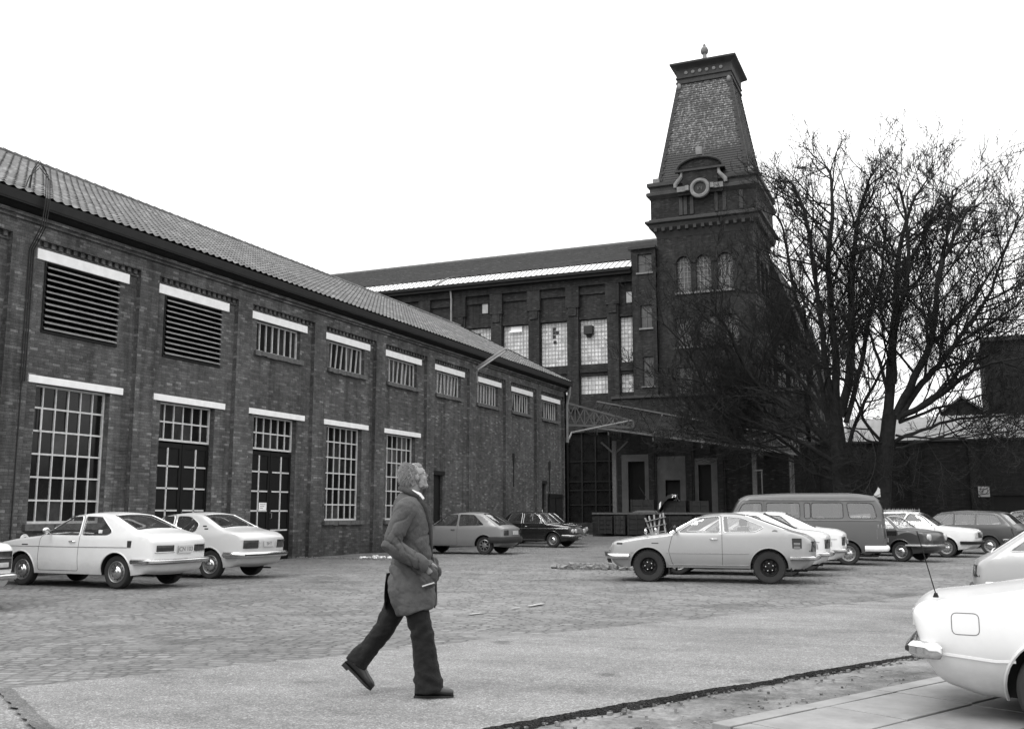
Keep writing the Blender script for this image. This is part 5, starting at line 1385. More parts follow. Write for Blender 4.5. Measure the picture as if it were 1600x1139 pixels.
M['plate_ink'] = plain('plate_ink', .13, .6, .1, 5)
PW = paint('white_car', .64, .26, .55); PSIL = paint('silver_car', .27, .30, .45, .5, .15); PSIL2 = paint('silver_car_grey', .30, .32, .4, .4, .1); PGREY = paint('grey_car', .17, .35, .4, .4)
PDARK = paint('dark_car', .010, .22, .3, .6); PDK2 = paint('dark_grey_car', .035, .35, .4, .3); PVAN = paint('van_grey', .085, .42, .4, .2); PWHT2 = paint('offwhite_car', .46, .3, .35)

def corolla_prof(tail=1):  # notchless fastback two-door
    return [(1.80, .26), (1.94, .34), (2.0, .56), (1.97, .72), (1.88, .80, .1), (1.30, .89, .3), (.80, .935, .05), (.12, 1.315, .14), (-.35, 1.36, .3), (-.78, 1.335, .2), (-1.50, 1.03, .15), (-1.88, .955, .12), (-2.0, .86, .06), (-1.98, .50), (-1.90, .32), (-1.78, .27)]

# --- white two-door fastback with the small black quarter vent (second from left)
pb = corolla_prof()
A = car('parked_car', 'white two-door fastback with dark tail lamps, second from left along the brick shed', 'car', (-14.70 - 1.20, 14.97 + .70), 180, pb, .775, (.925, -.01), .56, (.80, .12), (-.80, -1.50), (1.22, -1.15), PW,
        [[(.66, .965), (.16, 1.275), (-.14, 1.295), (-.20, .955)], [(-.27, .955), (-.22, 1.295), (-.62, 1.28), (-.98, 1.02), (-.90, .96)]], [[(.78, .30), (.76, .90), (.17, 1.305), (-.17, 1.32), (-.235, .95), (-.235, .30)]], group='cars parked along the brick shed', scale=1.05)
A.bumper(False, .49, .10); A.bumper(True, .47, .1)
for s in (1, -1):
    o = A.patch('tail_lamp', M['lamp_dark'], s * .27, s * .63, .66, .78, False, .018); A.patch('headlamp', M['lamp_clear'], s * .45, s * .62, .58, .72, True)
A.patch('lamp_surround', M['chrome'], -.66, -.245, .645, .665, False, .02); A.patch('lamp_surround', M['chrome'], .245, .66, .645, .665, False, .02)
A.patch('grille', M['ink'], -.42, .42, .58, .70, True); A.plate(False, .70, 'JCN 103', .36, .14, .02); A.plate(True, .42)
A.onside('quarter_vent', M['ink'], -1.50, -1.41, .73, .86); A.onside('badge', M['ink'], 1.06, 1.22, .755, .78, off=.002); A.strip('side_moulding', M['steel'], [(1.6, .74), (0, .735), (-1.5, .74)], .005); A.mirror(.50, .95, (1,))
A.onside('sticker', M['white_paint'], -.72, -.64, .985, 1.05, (1,), .003)
# --- off-white coupe, third from left
pc = [(1.80, .26), (1.95, .34), (2.0, .56), (1.97, .72), (1.88, .80, .1), (1.30, .89, .3), (.85, .93, .05), (.20, 1.31, .14), (-.30, 1.36, .3), (-.72, 1.34, .2), (-1.38, 1.02, .2), (-1.85, .95, .16), (-2.02, .84, .06), (-1.99, .50), (-1.90, .32), (-1.78, .27)]
A = car('parked_car', 'off-white coupe with oval rear side glass, parked nose-in right of the white fastback', 'car', (-14.95 - 1.24, 17.96 + .72), 180, pc, .785, (.925, -.01), .57, (.85, .20), (-.76, -1.38), (1.22, -1.17), PWHT2,
        [[(.70, .965), (.24, 1.275), (-.06, 1.295), (-.12, .955)], [(-.19, .955, .12), (-.13, 1.295, .1), (-.50, 1.285, .12), (-.80, 1.12, .1), (-.72, .96, .12)]], [[(.82, .30), (.80, .90), (.25, 1.305), (-.09, 1.32), (-.15, .95), (-.15, .30)]], group='cars parked along the brick shed', scale=1.05)
A.bumper(False, .50, .12, mat='chrome', rub='rubber'); A.bumper(True, .48)
for s in (1, -1): A.patch('tail_lamp', M['lamp_dark'], s * .32, s * .69, .63, .80, False, .02); A.patch('headlamp', M['lamp_clear'], s * .45, s * .62, .58, .72, True)
for s in (1, -1): A.patch('reversing_lamp', M['lamp_clear'], s * .24, s * .30, .65, .78, False, .02)
A.patch('grille', M['ink'], -.42, .42, .58, .70, True); A.plate(False, .72, 'BHT', .34, .12, .02)
for q in range(2): A.onside('quarter_vent', M['ink'], -1.00 - q * .06, -.90 - q * .06, 1.06 - q * .055, 1.10 - q * .055, off=.004)
A.patch('badge', M['ink'], .10, .30, .875, .888, False, .012); A.mirror(.68, .95)
# --- car cut off by the left edge of the photo: only its dark tail panel shows
pa = [(1.85, .26), (2.0, .34), (2.08, .56), (2.05, .74), (1.95, .80, .1), (.95, .93, .1), (.30, 1.32, .14), (-.35, 1.38, .3), (-.85, 1.34, .2), (-1.35, .98, .1), (-2.0, .92, .1), (-2.10, .84, .05), (-2.08, .50), (-2.0, .32), (-1.85, .27)]
A = car('parked_car', 'white saloon cut by the left photo edge with only its dark striped tail panel showing', 'car', (-13.05 - 2.22, 10.45), 180, pa, .80, (.93, 0), .57, (.95, .30), (-.88, -1.35), (1.28, -1.22), PW,
        [[(.82, .965), (.34, 1.28), (-.25, 1.30), (-.25, .96)], [(-.32, .96), (-.32, 1.30), (-.75, 1.28), (-.98, .97)]], [[(.9, .3), (.88, .9), (.34, 1.31), (-.28, 1.33), (-.28, .3)]], group='cars parked along the brick shed', scale=1.05)
A.bumper(False, .46, .10); A.bumper(True, .47)
A.patch('tail_panel', M['lamp_dark'], -.735, .735, .56, .82, False, .016)
for s in (1, -1): A.patch('reversing_lamp', M['lamp_clear'], s * .40, s * .60, .59, .66, False, .03); A.patch('headlamp', M['lamp_clear'], s * .45, s * .64, .58, .72, True)
A.patch('tail_moulding', M['chrome'], -.73, .73, .715, .735, False, .03); A.plate(False, .64)
# --- grey hatchback
pd = [(1.68, .26), (1.82, .36), (1.88, .58), (1.82, .72), (1.70, .78, .08), (.90, .93, .1), (.25, 1.32, .14), (-.40, 1.38, .3), (-1.02, 1.34, .14), (-1.68, .92, .1), (-1.86, .86, .05), (-1.88, .52), (-1.82, .34), (-1.66, .26)]
A = car('parked_car', 'grey three-door hatchback parked nose-in by the narrow door in the brick shed', 'car', (-14.98 - 1.2, 32.3 + .72), 180, pd, .79, (.90, -.02), .58, (.90, .25), (-1.02, -1.66), (1.14, -1.16), PGREY,
        [[(.76, .95), (.28, 1.29), (-.12, 1.31), (-.12, .94)], [(-.20, .94), (-.20, 1.31), (-.72, 1.30), (-1.12, .97)]], [[(.86, .3), (.84, .88), (.29, 1.32), (-.16, 1.34), (-.16, .3)]], group='cars parked along the brick shed', scale=1.05, wheel='alloy', trim='ink', sill=.27)
A.bumper(False, .48, .22, .06, .04, .4, 'rubber'); A.bumper(True, .46, .2, .06, .04, .3, 'rubber')
for s in (1, -1): A.patch('tail_lamp', M['lamp_dark'], s * .44, s * .72, .63, .80, False); A.patch('headlamp', M['lamp_clear'], s * .42, s * .66, .56, .68, True)
A.plate(False, .71, None, .42, .13); A.patch('grille', M['ink'], -.4, .4, .56, .68, True); A.mirror(.72, .94, mat='ink')
# --- dark saloons facing right beyond the hatchback
def fiat_prof(): return [(1.86, .28), (2.0, .36), (2.05, .58), (2.03, .78), (1.94, .83, .06), (.98, .93, .08), (.48, 1.36, .12), (-.2, 1.43, .3), (-.80, 1.39, .14), (-1.18, .97, .08), (-1.95, .90, .08), (-2.02, .8), (-2.04, .5), (-1.98, .34), (-1.84, .28)]
def dark_saloon(label, loc, deg, grp=None):
    A = car('parked_car', label, 'car', loc, deg, fiat_prof(), .80, (.93, 0), .60, (.98, .48), (-.80, -1.18), (1.22, -1.22), PDARK,
            [[(.86, .965, .02), (.72, 1.14, .02), (.72, .965, .02)], [(.66, .965, .03), (.66, 1.22, .03), (.47, 1.36, .05), (-.12, 1.375, .03), (-.12, .965, .03)], [(-.20, .965, .03), (-.20, 1.375, .03), (-.70, 1.36, .05), (-.88, .97, .03)]], [[(.90, .32), (.89, .92), (.48, 1.375), (-.16, 1.395), (-.16, .32)], [(-.175, .60), (-.175, 1.39), (-.72, 1.37), (-.92, .93), (-.86, .62)]], group=grp, scale=1.04, ku=.02, re=.07)
    A.bumper(True, .46, .1); A.bumper(False, .46, .1); A.strip('side_moulding', M['chrome'], [(1.9, .76), (-1.9, .76)], .009); A.strip('sill_moulding', M['chrome'], [(.85, .31), (-.85, .31)], .008)
    for s in (1, -1):
        m = MB()
        for q in (.42, .62): x = A.end(.66, q, True); m.lathe([(.085, -.04), (.085, .03), (.06, .045), (0, .05)], 14, 'x', (x, s * q, .66))
        m.build('headlamp', M['lamp_clear'], A.root, smooth=45, world=False); A.patch('tail_lamp', M['lamp_dark'], s * .5, s * .72, .6, .78, False)
    A.patch('grille', M['steel'], -.32, .32, .58, .74, True); A.plate(True, .40); A.strip('belt_moulding', M['chrome'], [(1.9, .835), (1.0, .93)], .007)
    A.aerial(1.05, .93, .35)
dark_saloon('black four-door saloon with bright window frames facing right near the shed end', (-15.21 - 1.42, 40.2 + .74), -3)
dark_saloon('black saloon mostly hidden behind the other black saloon, only its lamps showing', (-18.0, 45.2), 0)

# --- silver coupe, side on, in the middle of the yard
pg = [(1.80, .29), (1.93, .36), (2.0, .56), (1.99, .66), (1.92, .78, .12), (1.35, .885, .3), (.80, .945, .05), (.15, 1.30, .16), (-.30, 1.35, .3), (-.70, 1.325, .25), (-1.52, 1.02, .2), (-1.86, .93, .12), (-2.0, .82, .06), (-1.98, .50), (-1.92, .36), (-1.80, .29)]
A = car('parked_car', 'silver fastback coupe with chunky dark wheels standing side-on in the middle of the yard', 'car', (-4.72, 21.80), 187.5, pg, .80, (.945, -.012), .57, (.80, .15), (-.72, -1.52), (1.195, -1.175), PSIL,
        [[(.60, .985), (.17, 1.265), (-.23, 1.30), (-.25, .985)], [(-.31, .985), (-.29, 1.30), (-.66, 1.275), (-1.10, 1.09), (-.92, .995)]], [[(.70, .34), (.78, .62), (.70, .93), (.18, 1.295), (-.26, 1.325), (-.28, .95), (-.28, .34)]], group='row of cars parked in the yard', scale=1.045, wheel='offroad', wr=.315, ra=.375, wwd=.20, sill=.29)
A.bumper(False, .50, .09); A.bumper(True, .50, .11)
for s in (1, -1): A.patch('tail_lamp', M['lamp_dark'], s * .35, s * .73, .62, .82, False, .02); A.patch('headlamp', M['lamp_clear'], s * .45, s * .65, .62, .76, True); A.patch('overrider', M['ink'], s * .5, s * .58, .36, .58, True, .12, .08)
A.patch('grille', M['ink'], -.42, .42, .60, .74, True); A.plate(False, .7); A.onside('side_marker', M['ink'], 1.72, 1.84, .735, .77); A.onside('badge', M['ink'], .98, 1.12, .755, .775, off=.002)
vent = A.onside('quarter_vent', M['ink'], -1.80, -1.62, .66, .88)
for q in range(3): A.onside('vent_grille', M['steel'], -1.77, -1.65, .68 + q * .067, .725 + q * .067, off=.012)
A.strip('side_moulding', M['steel'], [(1.55, .575), (1.45, .575)], .006); A.strip('side_moulding', M['chrome'], [(.82, .575), (-.8, .575)], .006); A.strip('sill_moulding', M['chrome'], [(.78, .345), (-.78, .345)], .008)
A.mirror(.62, .98, mat='ink'); A.mirror(1.22, .91, mat='chrome', out=.0); A.aerial(.78, .955, .95, 1, .62, .005)
for sgn in (1, -1):
    m = MB(); y = A.side(-1.32, 1.0); m.lathe([(0, .0), (.055, .0), (.062, -.006)], 16, 'y', (-1.30, 0, .985)); m.v = [(p[0], sgn * (y + .004 + (p[1])), p[2]) for p in m.v]; m.build('filler_cap', M['steel'], A.root, world=False)
    for xa in (1.195, -1.175): m = MB(); m.box(xa - .42, xa - .40, sgn * .60 - .12, sgn * .60 + .14, .16, .36); m.build('mud_flap', M['rubber'], A.root, world=False)
m = MB(); m.quad((-.80, -.50, 1.335), (-.80, .50, 1.335), (-.98, .50, 1.28), (-.98, -.50, 1.28)); 
# --- two white cars behind it
def white_fast(label, loc, deg, prof, wins, door, P, lampw):
    A = car('parked_car', label, 'car', loc, deg, prof, .79, (.93, -.01), .57, (.80, .12), (-.66, -1.36), (1.2, -1.18), P, wins, [door], group='row of cars parked in the yard', scale=1.05, trim='ink')
    A.bumper(False, .48, .10); A.bumper(True, .48)
    for s in (1, -1): A.patch('tail_lamp', M['lamp_dark'], s * lampw, s * .70, .60, .80, False, .02); A.patch('headlamp', M['lamp_clear'], s * .45, s * .65, .6, .74, True)
    A.patch('grille', M['ink'], -.42, .42, .60, .72, True); A.plate(False, .68); A.strip('side_moulding', M['steel'], [(1.6, .72), (-1.85, .74)], .006); return A
ph = [(1.80, .27), (1.93, .36), (2.0, .56), (1.97, .70), (1.88, .80, .12), (1.30, .885, .3), (.80, .935, .05), (.12, 1.33, .16), (-.25, 1.38, .3), (-.62, 1.355, .12), (-1.36, 1.0, .12), (-1.86, .945, .10), (-2.0, .86, .05), (-1.98, .50), (-1.92, .34), (-1.80, .28)]
WH = [[(.60, .97), (.17, 1.28), (-.20, 1.31), (-.22, .97)], [(-.29, .97), (-.27, 1.31), (-.55, 1.29), (-.88, 1.02), (-.82, .98)]]; DH = [(.76, .32), (.76, .9), (.18, 1.31), (-.235, 1.335), (-.25, .95), (-.25, .32)]
def hloc(px, D):
    hx = (px - CX) / 1577 * D; return (hx * math.cos(YAW) - D * math.sin(YAW), hx * math.sin(YAW) + D * math.cos(YAW))
white_fast('white fastback directly behind the silver coupe, its dark rear window edge showing above it', hloc(1147, 24.3), 186, ph, WH, DH, PW, .3)
white_fast('white car with notched boot between the white fastback and the grey van', hloc(1185, 26.7), 186, ph, WH, DH, PW, .45)
# --- grey camper van
pv = [(2.05, .34), (2.17, .42), (2.20, .75), (2.14, 1.12), (2.02, 1.22, .03), (1.72, 1.78, .2), (1.50, 1.90, .2), (.6, 1.95, .5), (-1.4, 1.95, .5), (-2.0, 1.86, .15), (-2.14, 1.60, .1), (-2.17, 1.15, .1), (-2.2, .7), (-2.17, .45), (-2.05, .34)]
A = car('parked_van', 'dull grey camper van with a pale roof line and white rear bumper', 'van', hloc(1252, 29.3), 189, pv, .86, (1.22, 0), .74, (2.02, 1.70), (-2.06, -2.16), (1.22, -1.18), PVAN,
        [[(1.86, 1.28, .08), (1.63, 1.70, .08), (1.10, 1.72, .08), (1.10, 1.28, .08)], [(.98, 1.28, .08), (.98, 1.72, .08), (.06, 1.72, .08), (.06, 1.28, .08)], [(-.06, 1.28, .06), (-.06, 1.72, .06), (-.22, 1.72, .06), (-.22, 1.28, .06)], [(-.25, 1.28, .08), (-.25, 1.72, .08), (-1.10, 1.72, .08), (-1.10, 1.28, .08)], [(-1.26, 1.28, .10), (-1.20, 1.72, .10), (-1.90, 1.70, .12), (-2.0, 1.28, .10)]],
        [[(1.98, .42), (1.98, 1.23), (1.64, 1.78), (1.04, 1.80), (1.04, .42)]], group='row of cars parked in the yard', scale=1.0, wr=.32, ra=.38, sill=.34, ku=.01, zsh=.8, re=.16, rt=.10, ce=.10, ct=.05, trim='ink', tf=.06, tr=.04, Lr=.4)
A.bumper(False, .46, .16, .06, .05, .42, 'white_paint'); A.bumper(True, .46, .16, .06, .05, .3, 'white_paint'); A.strip('gutter_moulding', M['concrete'], [(1.45, 1.81), (-1.95, 1.78)], .022); A.strip('belt_moulding', M['concrete'], [(2.0, 1.225), (-2.1, 1.225)], .013)
for s in (1, -1):
    A.patch('tail_lamp', M['lamp_dark'], s * .64, s * .76, .74, 1.02, False); m = MB(); x = A.end(.92, .55, True); m.lathe([(.12, -.05), (.12, .02), (.08, .045), (0, .05)], 16, 'x', (x, s * .55, .92)); m.build('headlamp', M['lamp_clear'], A.root, smooth=45, world=False)
A.mirror(1.95, 1.3, mat='ink'); A.plate(False, .68)
A.onside('rust_patch', M['concrete'], -2.12, -1.96, .72, .98, (1,), .002, .004); A.onside('rust_patch', M['plate'], -2.10, -2.0, 1.0, 1.12, (1,), .002, .004)
# --- patched dark car facing right
pk = [(1.72, .28), (1.86, .36), (1.93, .58), (1.90, .80), (1.80, .87, .12), (1.3, .94, .2), (1.06, .95, .06), (.62, 1.32, .14), (-.2, 1.40, .3), (-.75, 1.34, .2), (-1.15, .98, .1), (-1.70, .88, .2), (-1.85, .70), (-1.86, .48), (-1.80, .34), (-1.68, .28)]
A = car('parked_car', 'dark patched old car facing right, its pale framed windscreen just clear of the grey van', 'car', hloc(1366, 31.6), -22, pk, .77, (.95, 0), .56, (1.06, .62), (-.75, -1.15), (1.12, -1.1), PDK2,
        [[(.94, .98), (.62, 1.27), (-.10, 1.33), (-.10, .98)], [(-.18, .98), (-.18, 1.33), (-.66, 1.29), (-.86, 1.0)]], [[(.74, .34), (.80, .70), (1.02, .93), (.62, 1.30), (-.14, 1.35), (-.14, .34)]], group='cars parked before the yard wall', scale=1.0, ku=.03, trim='frame_white')
A.bumper(True, .48, .09, wrap=.5); A.bumper(False, .48, .09); A.onside('primer_patch', M['dark_metal'], .66, 1.02, .68, .90, (-1, 1), .003, .004); A.onside('primer_patch', M['concrete'], 1.06, 1.62, .72, .885, (-1, 1), .002, .004)
m = MB(); y = A.side(.5, 1.1) + .05
for sgn in (-1,): m.tube([(.78, sgn * y, .97), (.52, sgn * (y + .03), 1.28), (.38, sgn * (y + .12), 1.24), (.58, sgn * (y + .12), .97), (.78, sgn * y, .97)], .018, 6)
m.build('quarter_light', M['frame_white'], A.root, world=False)
for s in (1, -1):
    m = MB(); x = A.end(.72, .56, True); m.lathe([(.10, -.06), (.10, .03), (.06, .05), (0, .055)], 14, 'x', (x, s * .56, .72)); m.build('headlamp', M['lamp_clear'], A.root, smooth=45, world=False)
A.patch('grille', M['ink'], -.4, .4, .5, .64, True)
# --- white saloon facing right with a roof rack
pl = [(1.86, .28), (2.0, .36), (2.06, .56), (2.05, .80), (1.95, .86, .08), (.98, .95, .1), (.40, 1.37, .14), (-.2, 1.44, .3), (-.85, 1.40, .14), (-1.25, .98, .08), (-1.95, .92, .08), (-2.04, .8), (-2.04, .5), (-1.98, .34), (-1.84, .28)]
A = car('parked_car', 'white saloon with a roof rack and square grille facing right before the yard wall', 'car', hloc(1420, 34.6), -9, pl, .80, (.95, 0), .59, (.98, .40), (-.85, -1.25), (1.2, -1.22), PW,
        [[(.84, .985), (.46, 1.31), (.12, 1.35), (-.12, .985)], [(-.2, .985), (.04, 1.36), (-.74, 1.35), (-.95, .99)]], [[(.92, .34), (.9, .93), (.45, 1.35), (-.16, 1.38), (-.16, .34)]], group='cars parked before the yard wall', scale=1.04, trim='ink')
A.bumper(True, .46, .1, mat='dark_metal'); A.bumper(False, .46, .1)
A.patch('grille', M['ink'], -.45, .45, .60, .78, True, .012)
for s in (1, -1): A.patch('headlamp', M['lamp_clear'], s * .48, s * .66, .61, .77, True, .03); A.patch('tail_lamp', M['lamp_dark'], s * .5, s * .72, .6, .78, False)
m = MB()
for i in range(8): x = .22 - i * .14; m.tube([(x, -.56, 1.47), (x, .56, 1.47)], .010, 5); m.tube([(x, .56, 1.40), (x, .56, 1.53)], .012, 5); m.tube([(x, -.56, 1.40), (x, -.56, 1.53)], .012, 5)
for s in (1, -1): m.tube([(.25, s * .56, 1.47), (-.8, s * .56, 1.47)], .012, 5)
m.build('roof_rack', M['steel'], A.root, world=False)
# --- dark estate, tail to the right
pm = [(1.86, .28), (2.0, .36), (2.06, .56), (2.04, .76), (1.92, .84, .08), (.98, .95, .1), (.42, 1.38, .14), (-.3, 1.45, .3), (-1.55, 1.40, .2), (-1.98, .98, .1), (-2.12, .85, .1), (-2.14, .5), (-2.06, .34), (-1.92, .28)]
def estate(label, loc, deg, P, z=1.0):
    A = car('parked_car', label, 'car', loc, deg, pm, .81, (.95, 0), .62, (.98, .42), (-1.58, -1.98), (1.24, -1.26), P,
            [[(.84, .985), (.47, 1.32), (-.08, 1.36), (-.08, .985)], [(-.16, .985), (-.16, 1.36), (-.80, 1.35), (-.80, .985)], [(-.88, .985), (-.88, 1.345), (-1.46, 1.32), (-1.66, 1.0)]], [[(.92, .34), (.9, .93), (.46, 1.36), (-.12, 1.39), (-.12, .34)]], group='cars parked before the yard wall', scale=z, trim='steel')
    A.bumper(False, .48, .1); A.bumper(True, .48, .1); A.plate(False, .72)
    for s in (1, -1): A.patch('tail_lamp', M['lamp_dark'], s * .6, s * .76, .6, .88, False); A.patch('headlamp', M['lamp_clear'], s * .48, s * .66, .6, .74, True)
    return A
estate('dark estate car with a bright tailgate window, tail to the right before the yard wall', hloc(1496, 37.0), 160, PDK2, 1.04)
A = car('parked_car', 'pale rounded saloon at the far right end of the row by the wall', 'car', hloc(1612, 41.5), 158, fiat_prof(), .80, (.93, 0), .58, (.98, .48), (-.80, -1.18), (1.22, -1.22), PSIL2,
        [[(.82, .965), (.47, 1.34), (-.12, 1.37), (-.12, .965)], [(-.20, .965), (-.20, 1.37), (-.70, 1.35), (-.92, .97)]], [[(.90, .32), (.88, .9), (.46, 1.37), (-.16, 1.39), (-.16, .32)]], group='cars parked before the yard wall', scale=1.1)
A.bumper(False, .47); A.bumper(True, .47); A.patch('tail_lamp', M['lamp_dark'], .5, .7, .6, .8, False); A.patch('tail_lamp', M['lamp_dark'], -.7, -.5, .6, .8, False)
# --- silver hatch entering at right
po = [(1.95, .27), (2.08, .36), (2.13, .58), (2.08, .74), (1.95, .82, .1), (.95, .94, .1), (.28, 1.33, .16), (-.35, 1.40, .3), (-.95, 1.37, .25), (-1.42, 1.24, .2), (-1.96, .87, .10), (-2.10, .78, .06), (-2.13, .52), (-2.06, .34), (-1.92, .27)]
A = car('parked_car', 'silver fastback cut by the right photo edge, parked beyond the near white car', 'car', (2.55, 14.25), -7, po, .82, (.875, .02), .60, (.95, .28), (-1.44, -1.93), (1.26, -1.24), PSIL2,
        [[(.80, .94), (.32, 1.29), (-.15, 1.31), (-.15, .92)], [(-.23, .92), (-.23, 1.33), (-1.02, 1.30), (-1.40, 1.17), (-1.74, .925)]], [[(.88, .32), (.86, .88), (.32, 1.325), (-.19, 1.345), (-.19, .32)]], scale=1.04, ku=.03, trim='frame_white')
A.bumper(False, .46, .14, .05, .03, .5, 'ink'); A.bumper(True, .46, .12); A.strip('side_moulding', M['chrome'], [(1.4, .56), (-2.0, .56)], .014)
A.strip('window_sill_trim', M['frame_white'], [(.7, .90), (-1.55, .885)], .016)
for s in (1, -1): A.patch('tail_lamp', M['lamp_dark'], s * .4, s * .74, .62, .76, False); A.patch('headlamp', M['lamp_clear'], s * .48, s * .68, .6, .72, True)
# --- near white car, only its tail in view
pp = [(1.95, .28), (2.10, .36), (2.16, .58), (2.12, .74), (2.0, .82, .1), (1.0, .95, .1), (.45, 1.33, .15), (-.25, 1.40, .3), (-.80, 1.33, .14), (-1.30, .945, .14), (-1.75, .865, .3), (-2.06, .825, .10), (-2.12, .76, .04), (-2.08, .60, .04), (-2.04, .44, .06), (-1.96, .30, .10), (-1.72, .215, .1), (-1.60, .21)]
A = car('parked_car', 'white saloon tail filling the lower right corner, with whip aerial and fuel flap', 'car', (1.90, 8.02, .0), -4, pp, .81, (.93, 0), .60, (1.0, .45), (-.80, -1.30), (1.28, -1.21), PW,
        [[(.85, .97), (.5, 1.28), (-.15, 1.32), (-.15, .97)], [(-.23, .97), (-.23, 1.32), (-.72, 1.30), (-1.0, .98)]], [[(.92, .32), (.9, .92), (.5, 1.31), (-.19, 1.35), (-.19, .32)]], ku=.05, kl=.24, zsh=.60, wr=.30, ra=.365, sill=.21, re=.06, rt=.06, lod=.7, tr=.05, ce=.03, exhaust=False)
A.bumper(False, .525, .115, .06, .04, .08, 'chrome', rub='rubber'); A.bumper(True, .5)
l_ = resample(roundpoly([(-1.866, .635), (-1.866, .772), (-1.70, .772), (-1.70, .635)], .035, True), .03, True)
for sgn in (-1,):
    m = MB(); q = [(p[0], sgn * (A.side(p[0], p[1]) - .0005), p[1]) for p in l_]; m.tube(q + [q[0]], .0032, 6, False); m.build('fuel_flap', M['plate_ink'], A.root, world=False)
A.strip('side_crease', A.paint, [(-2.0, .51), (-1.62, .475), (-1.5, .48)], .014, off=-.006)
for s in (1, -1): A.patch('tail_lamp', M['lamp_dark'], s * .36, s * .62, .63, .76, False, .006); A.patch('headlamp', M['lamp_clear'], s * .48, s * .68, .6, .74, True)
A.plate(False, .68); A.aerial(-1.96, .86, .44, -1, -.22, .004)
# ================================================================== walking man
M['skin'] = plain('skin', .22, .55, .1, 10); M['hair'] = plain('grey_hair', .15, .8, .6, 22); M['coat'] = None
def cloth(name, v, sc=260, fold_tone=.25):
    t = NT(name); ob = t.n('TexCoord').outputs['Object']
    a = t.noise(ob, 7, 5, .6); b = t.noise(ob, sc, 3, .7)
    c = t.ramp(a, [(.3, v * (1 - fold_tone)), (.7, v * (1 + fold_tone))]); c = t.mul(c, t.ramp(b, [(.25, .8), (.75, 1.2)]))  # light and dark of folds put into the colour as broad noise
    t.base(c); t.rough(.88); t.b.inputs['Specular IOR Level'].default_value = .2; t.b.inputs['Sheen Weight'].default_value = .04; t.bump(t.math('ADD', t.math('MULTIPLY', t.noise(ob, 9, 3, .5), 9), b), .004, .9); return t.m
M['coat'] = cloth('grey_coat', .068); M['trouser'] = cloth('dark_trousers', .0085); M['shirt'] = cloth('white_shirt', .75, 200, .05); M['lapel'] = cloth('coat_lapel', .045)
M['shoe'] = plain('black_shoe', .012, .3, .3, 9)
gp = at_z(640, 1083, .06)
man = thing('person', 'grey-haired man in a long grey coat striding across the path, looking up over his shoulder', 'person', tuple(gp), math.radians(24))
K = dict(world=False)
def remesh(o, vox, mats, smooth=6, fac=.5, disp=None):
    m = o.modifiers.new('r', 'REMESH'); m.mode = 'VOXEL'; m.voxel_size = vox
    if smooth: s = o.modifiers.new('s', 'SMOOTH'); s.iterations = smooth; s.factor = fac
    evaluated(o, mats); me = o.data
    if disp:
        me.calc_loop_triangles() if False else None
        nn = [v.normal.copy() for v in me.vertices]
        for v, n_ in zip(me.vertices, nn): v.co += n_ * disp(v.co)
    me.polygons.foreach_set('use_smooth', [True] * len(me.polygons)); me.update()
    return o
def rings(mb, secs, n=28, sup=2.4, cap=True):
    """stack of superellipse sections (z, xc, yc, rx, ry, tilt)"""
    vs = []
    for s in secs:
        z, xc, yc, rx, ry = s[:5]; tl = s[5] if len(s) > 5 else 0
        for j in range(n):
            a = 2 * PI * j / n; c, q = math.cos(a), math.sin(a)
            x = abs(c) ** (2 / sup) * math.copysign(rx, c); y = abs(q) ** (2 / sup) * math.copysign(ry, q)
            vs.append((xc + x, yc + y, z + tl * x))
    k = len(secs); fs = [(i * n + j, i * n + (j + 1) % n, (i + 1) * n + (j + 1) % n, (i + 1) * n + j) for i in range(k - 1) for j in range(n)]
    if cap: fs += [tuple(range(n))[::-1], tuple((k - 1) * n + j for j in range(n))]
    mb.add(vs, fs)
# head pose: tilted back, turned to his left (away from the camera)
HC = Vector((.020, .0, 1.650)); HR = (Matrix.Rotation(math.radians(17), 3, 'Z') @ Matrix.Rotation(math.radians(-13), 3, 'Y')) * .86
def hp(x, y, z): return HC + HR @ Vector((x, y, z))
b = MB()
b.ell(hp(-.008, 0, .022), (.100, .078, .100), 24, 16, HR); b.ell(hp(.035, 0, -.045), (.062, .060, .075), 20, 14, HR); b.ell(hp(.072, 0, -.098), (.026, .03, .024), 14, 10, HR)
b.ell(hp(.098, 0, -.018), (.022, .014, .020), 12, 8, HR); b.tube([hp(.088, 0, .020), hp(.112, 0, -.024)], [.010, .014], 8); b.ell(hp(.082, 0, .032), (.018, .050, .010), 14, 8, HR); b.ell(hp(.088, 0, -.062), (.012, .024, .006), 12, 8, HR); b.ell(hp(.086, 0, -.074), (.011, .021, .007), 12, 8, HR)
for s in (1, -1): b.ell(hp(-.005, s * .086, -.012), (.024, .010, .036), 12, 8, HR); b.ell(hp(.062, s * .042, -.035), (.026, .022, .03), 12, 8, HR)
b.tube([(-.035, 0, 1.44), (-.02, 0, 1.52), hp(-.01, 0, -.06)], [.072, .060, .056], 16)
rings(b, [(1.47, -.03, 0, .05, .09), (1.42, -.02, 0, .095, .18), (1.3, 0, 0, .11, .185), (1.1, 0, 0, .115, .165), (.95, 0, 0, .13, .17), (.84, 0, 0, .12, .165)])
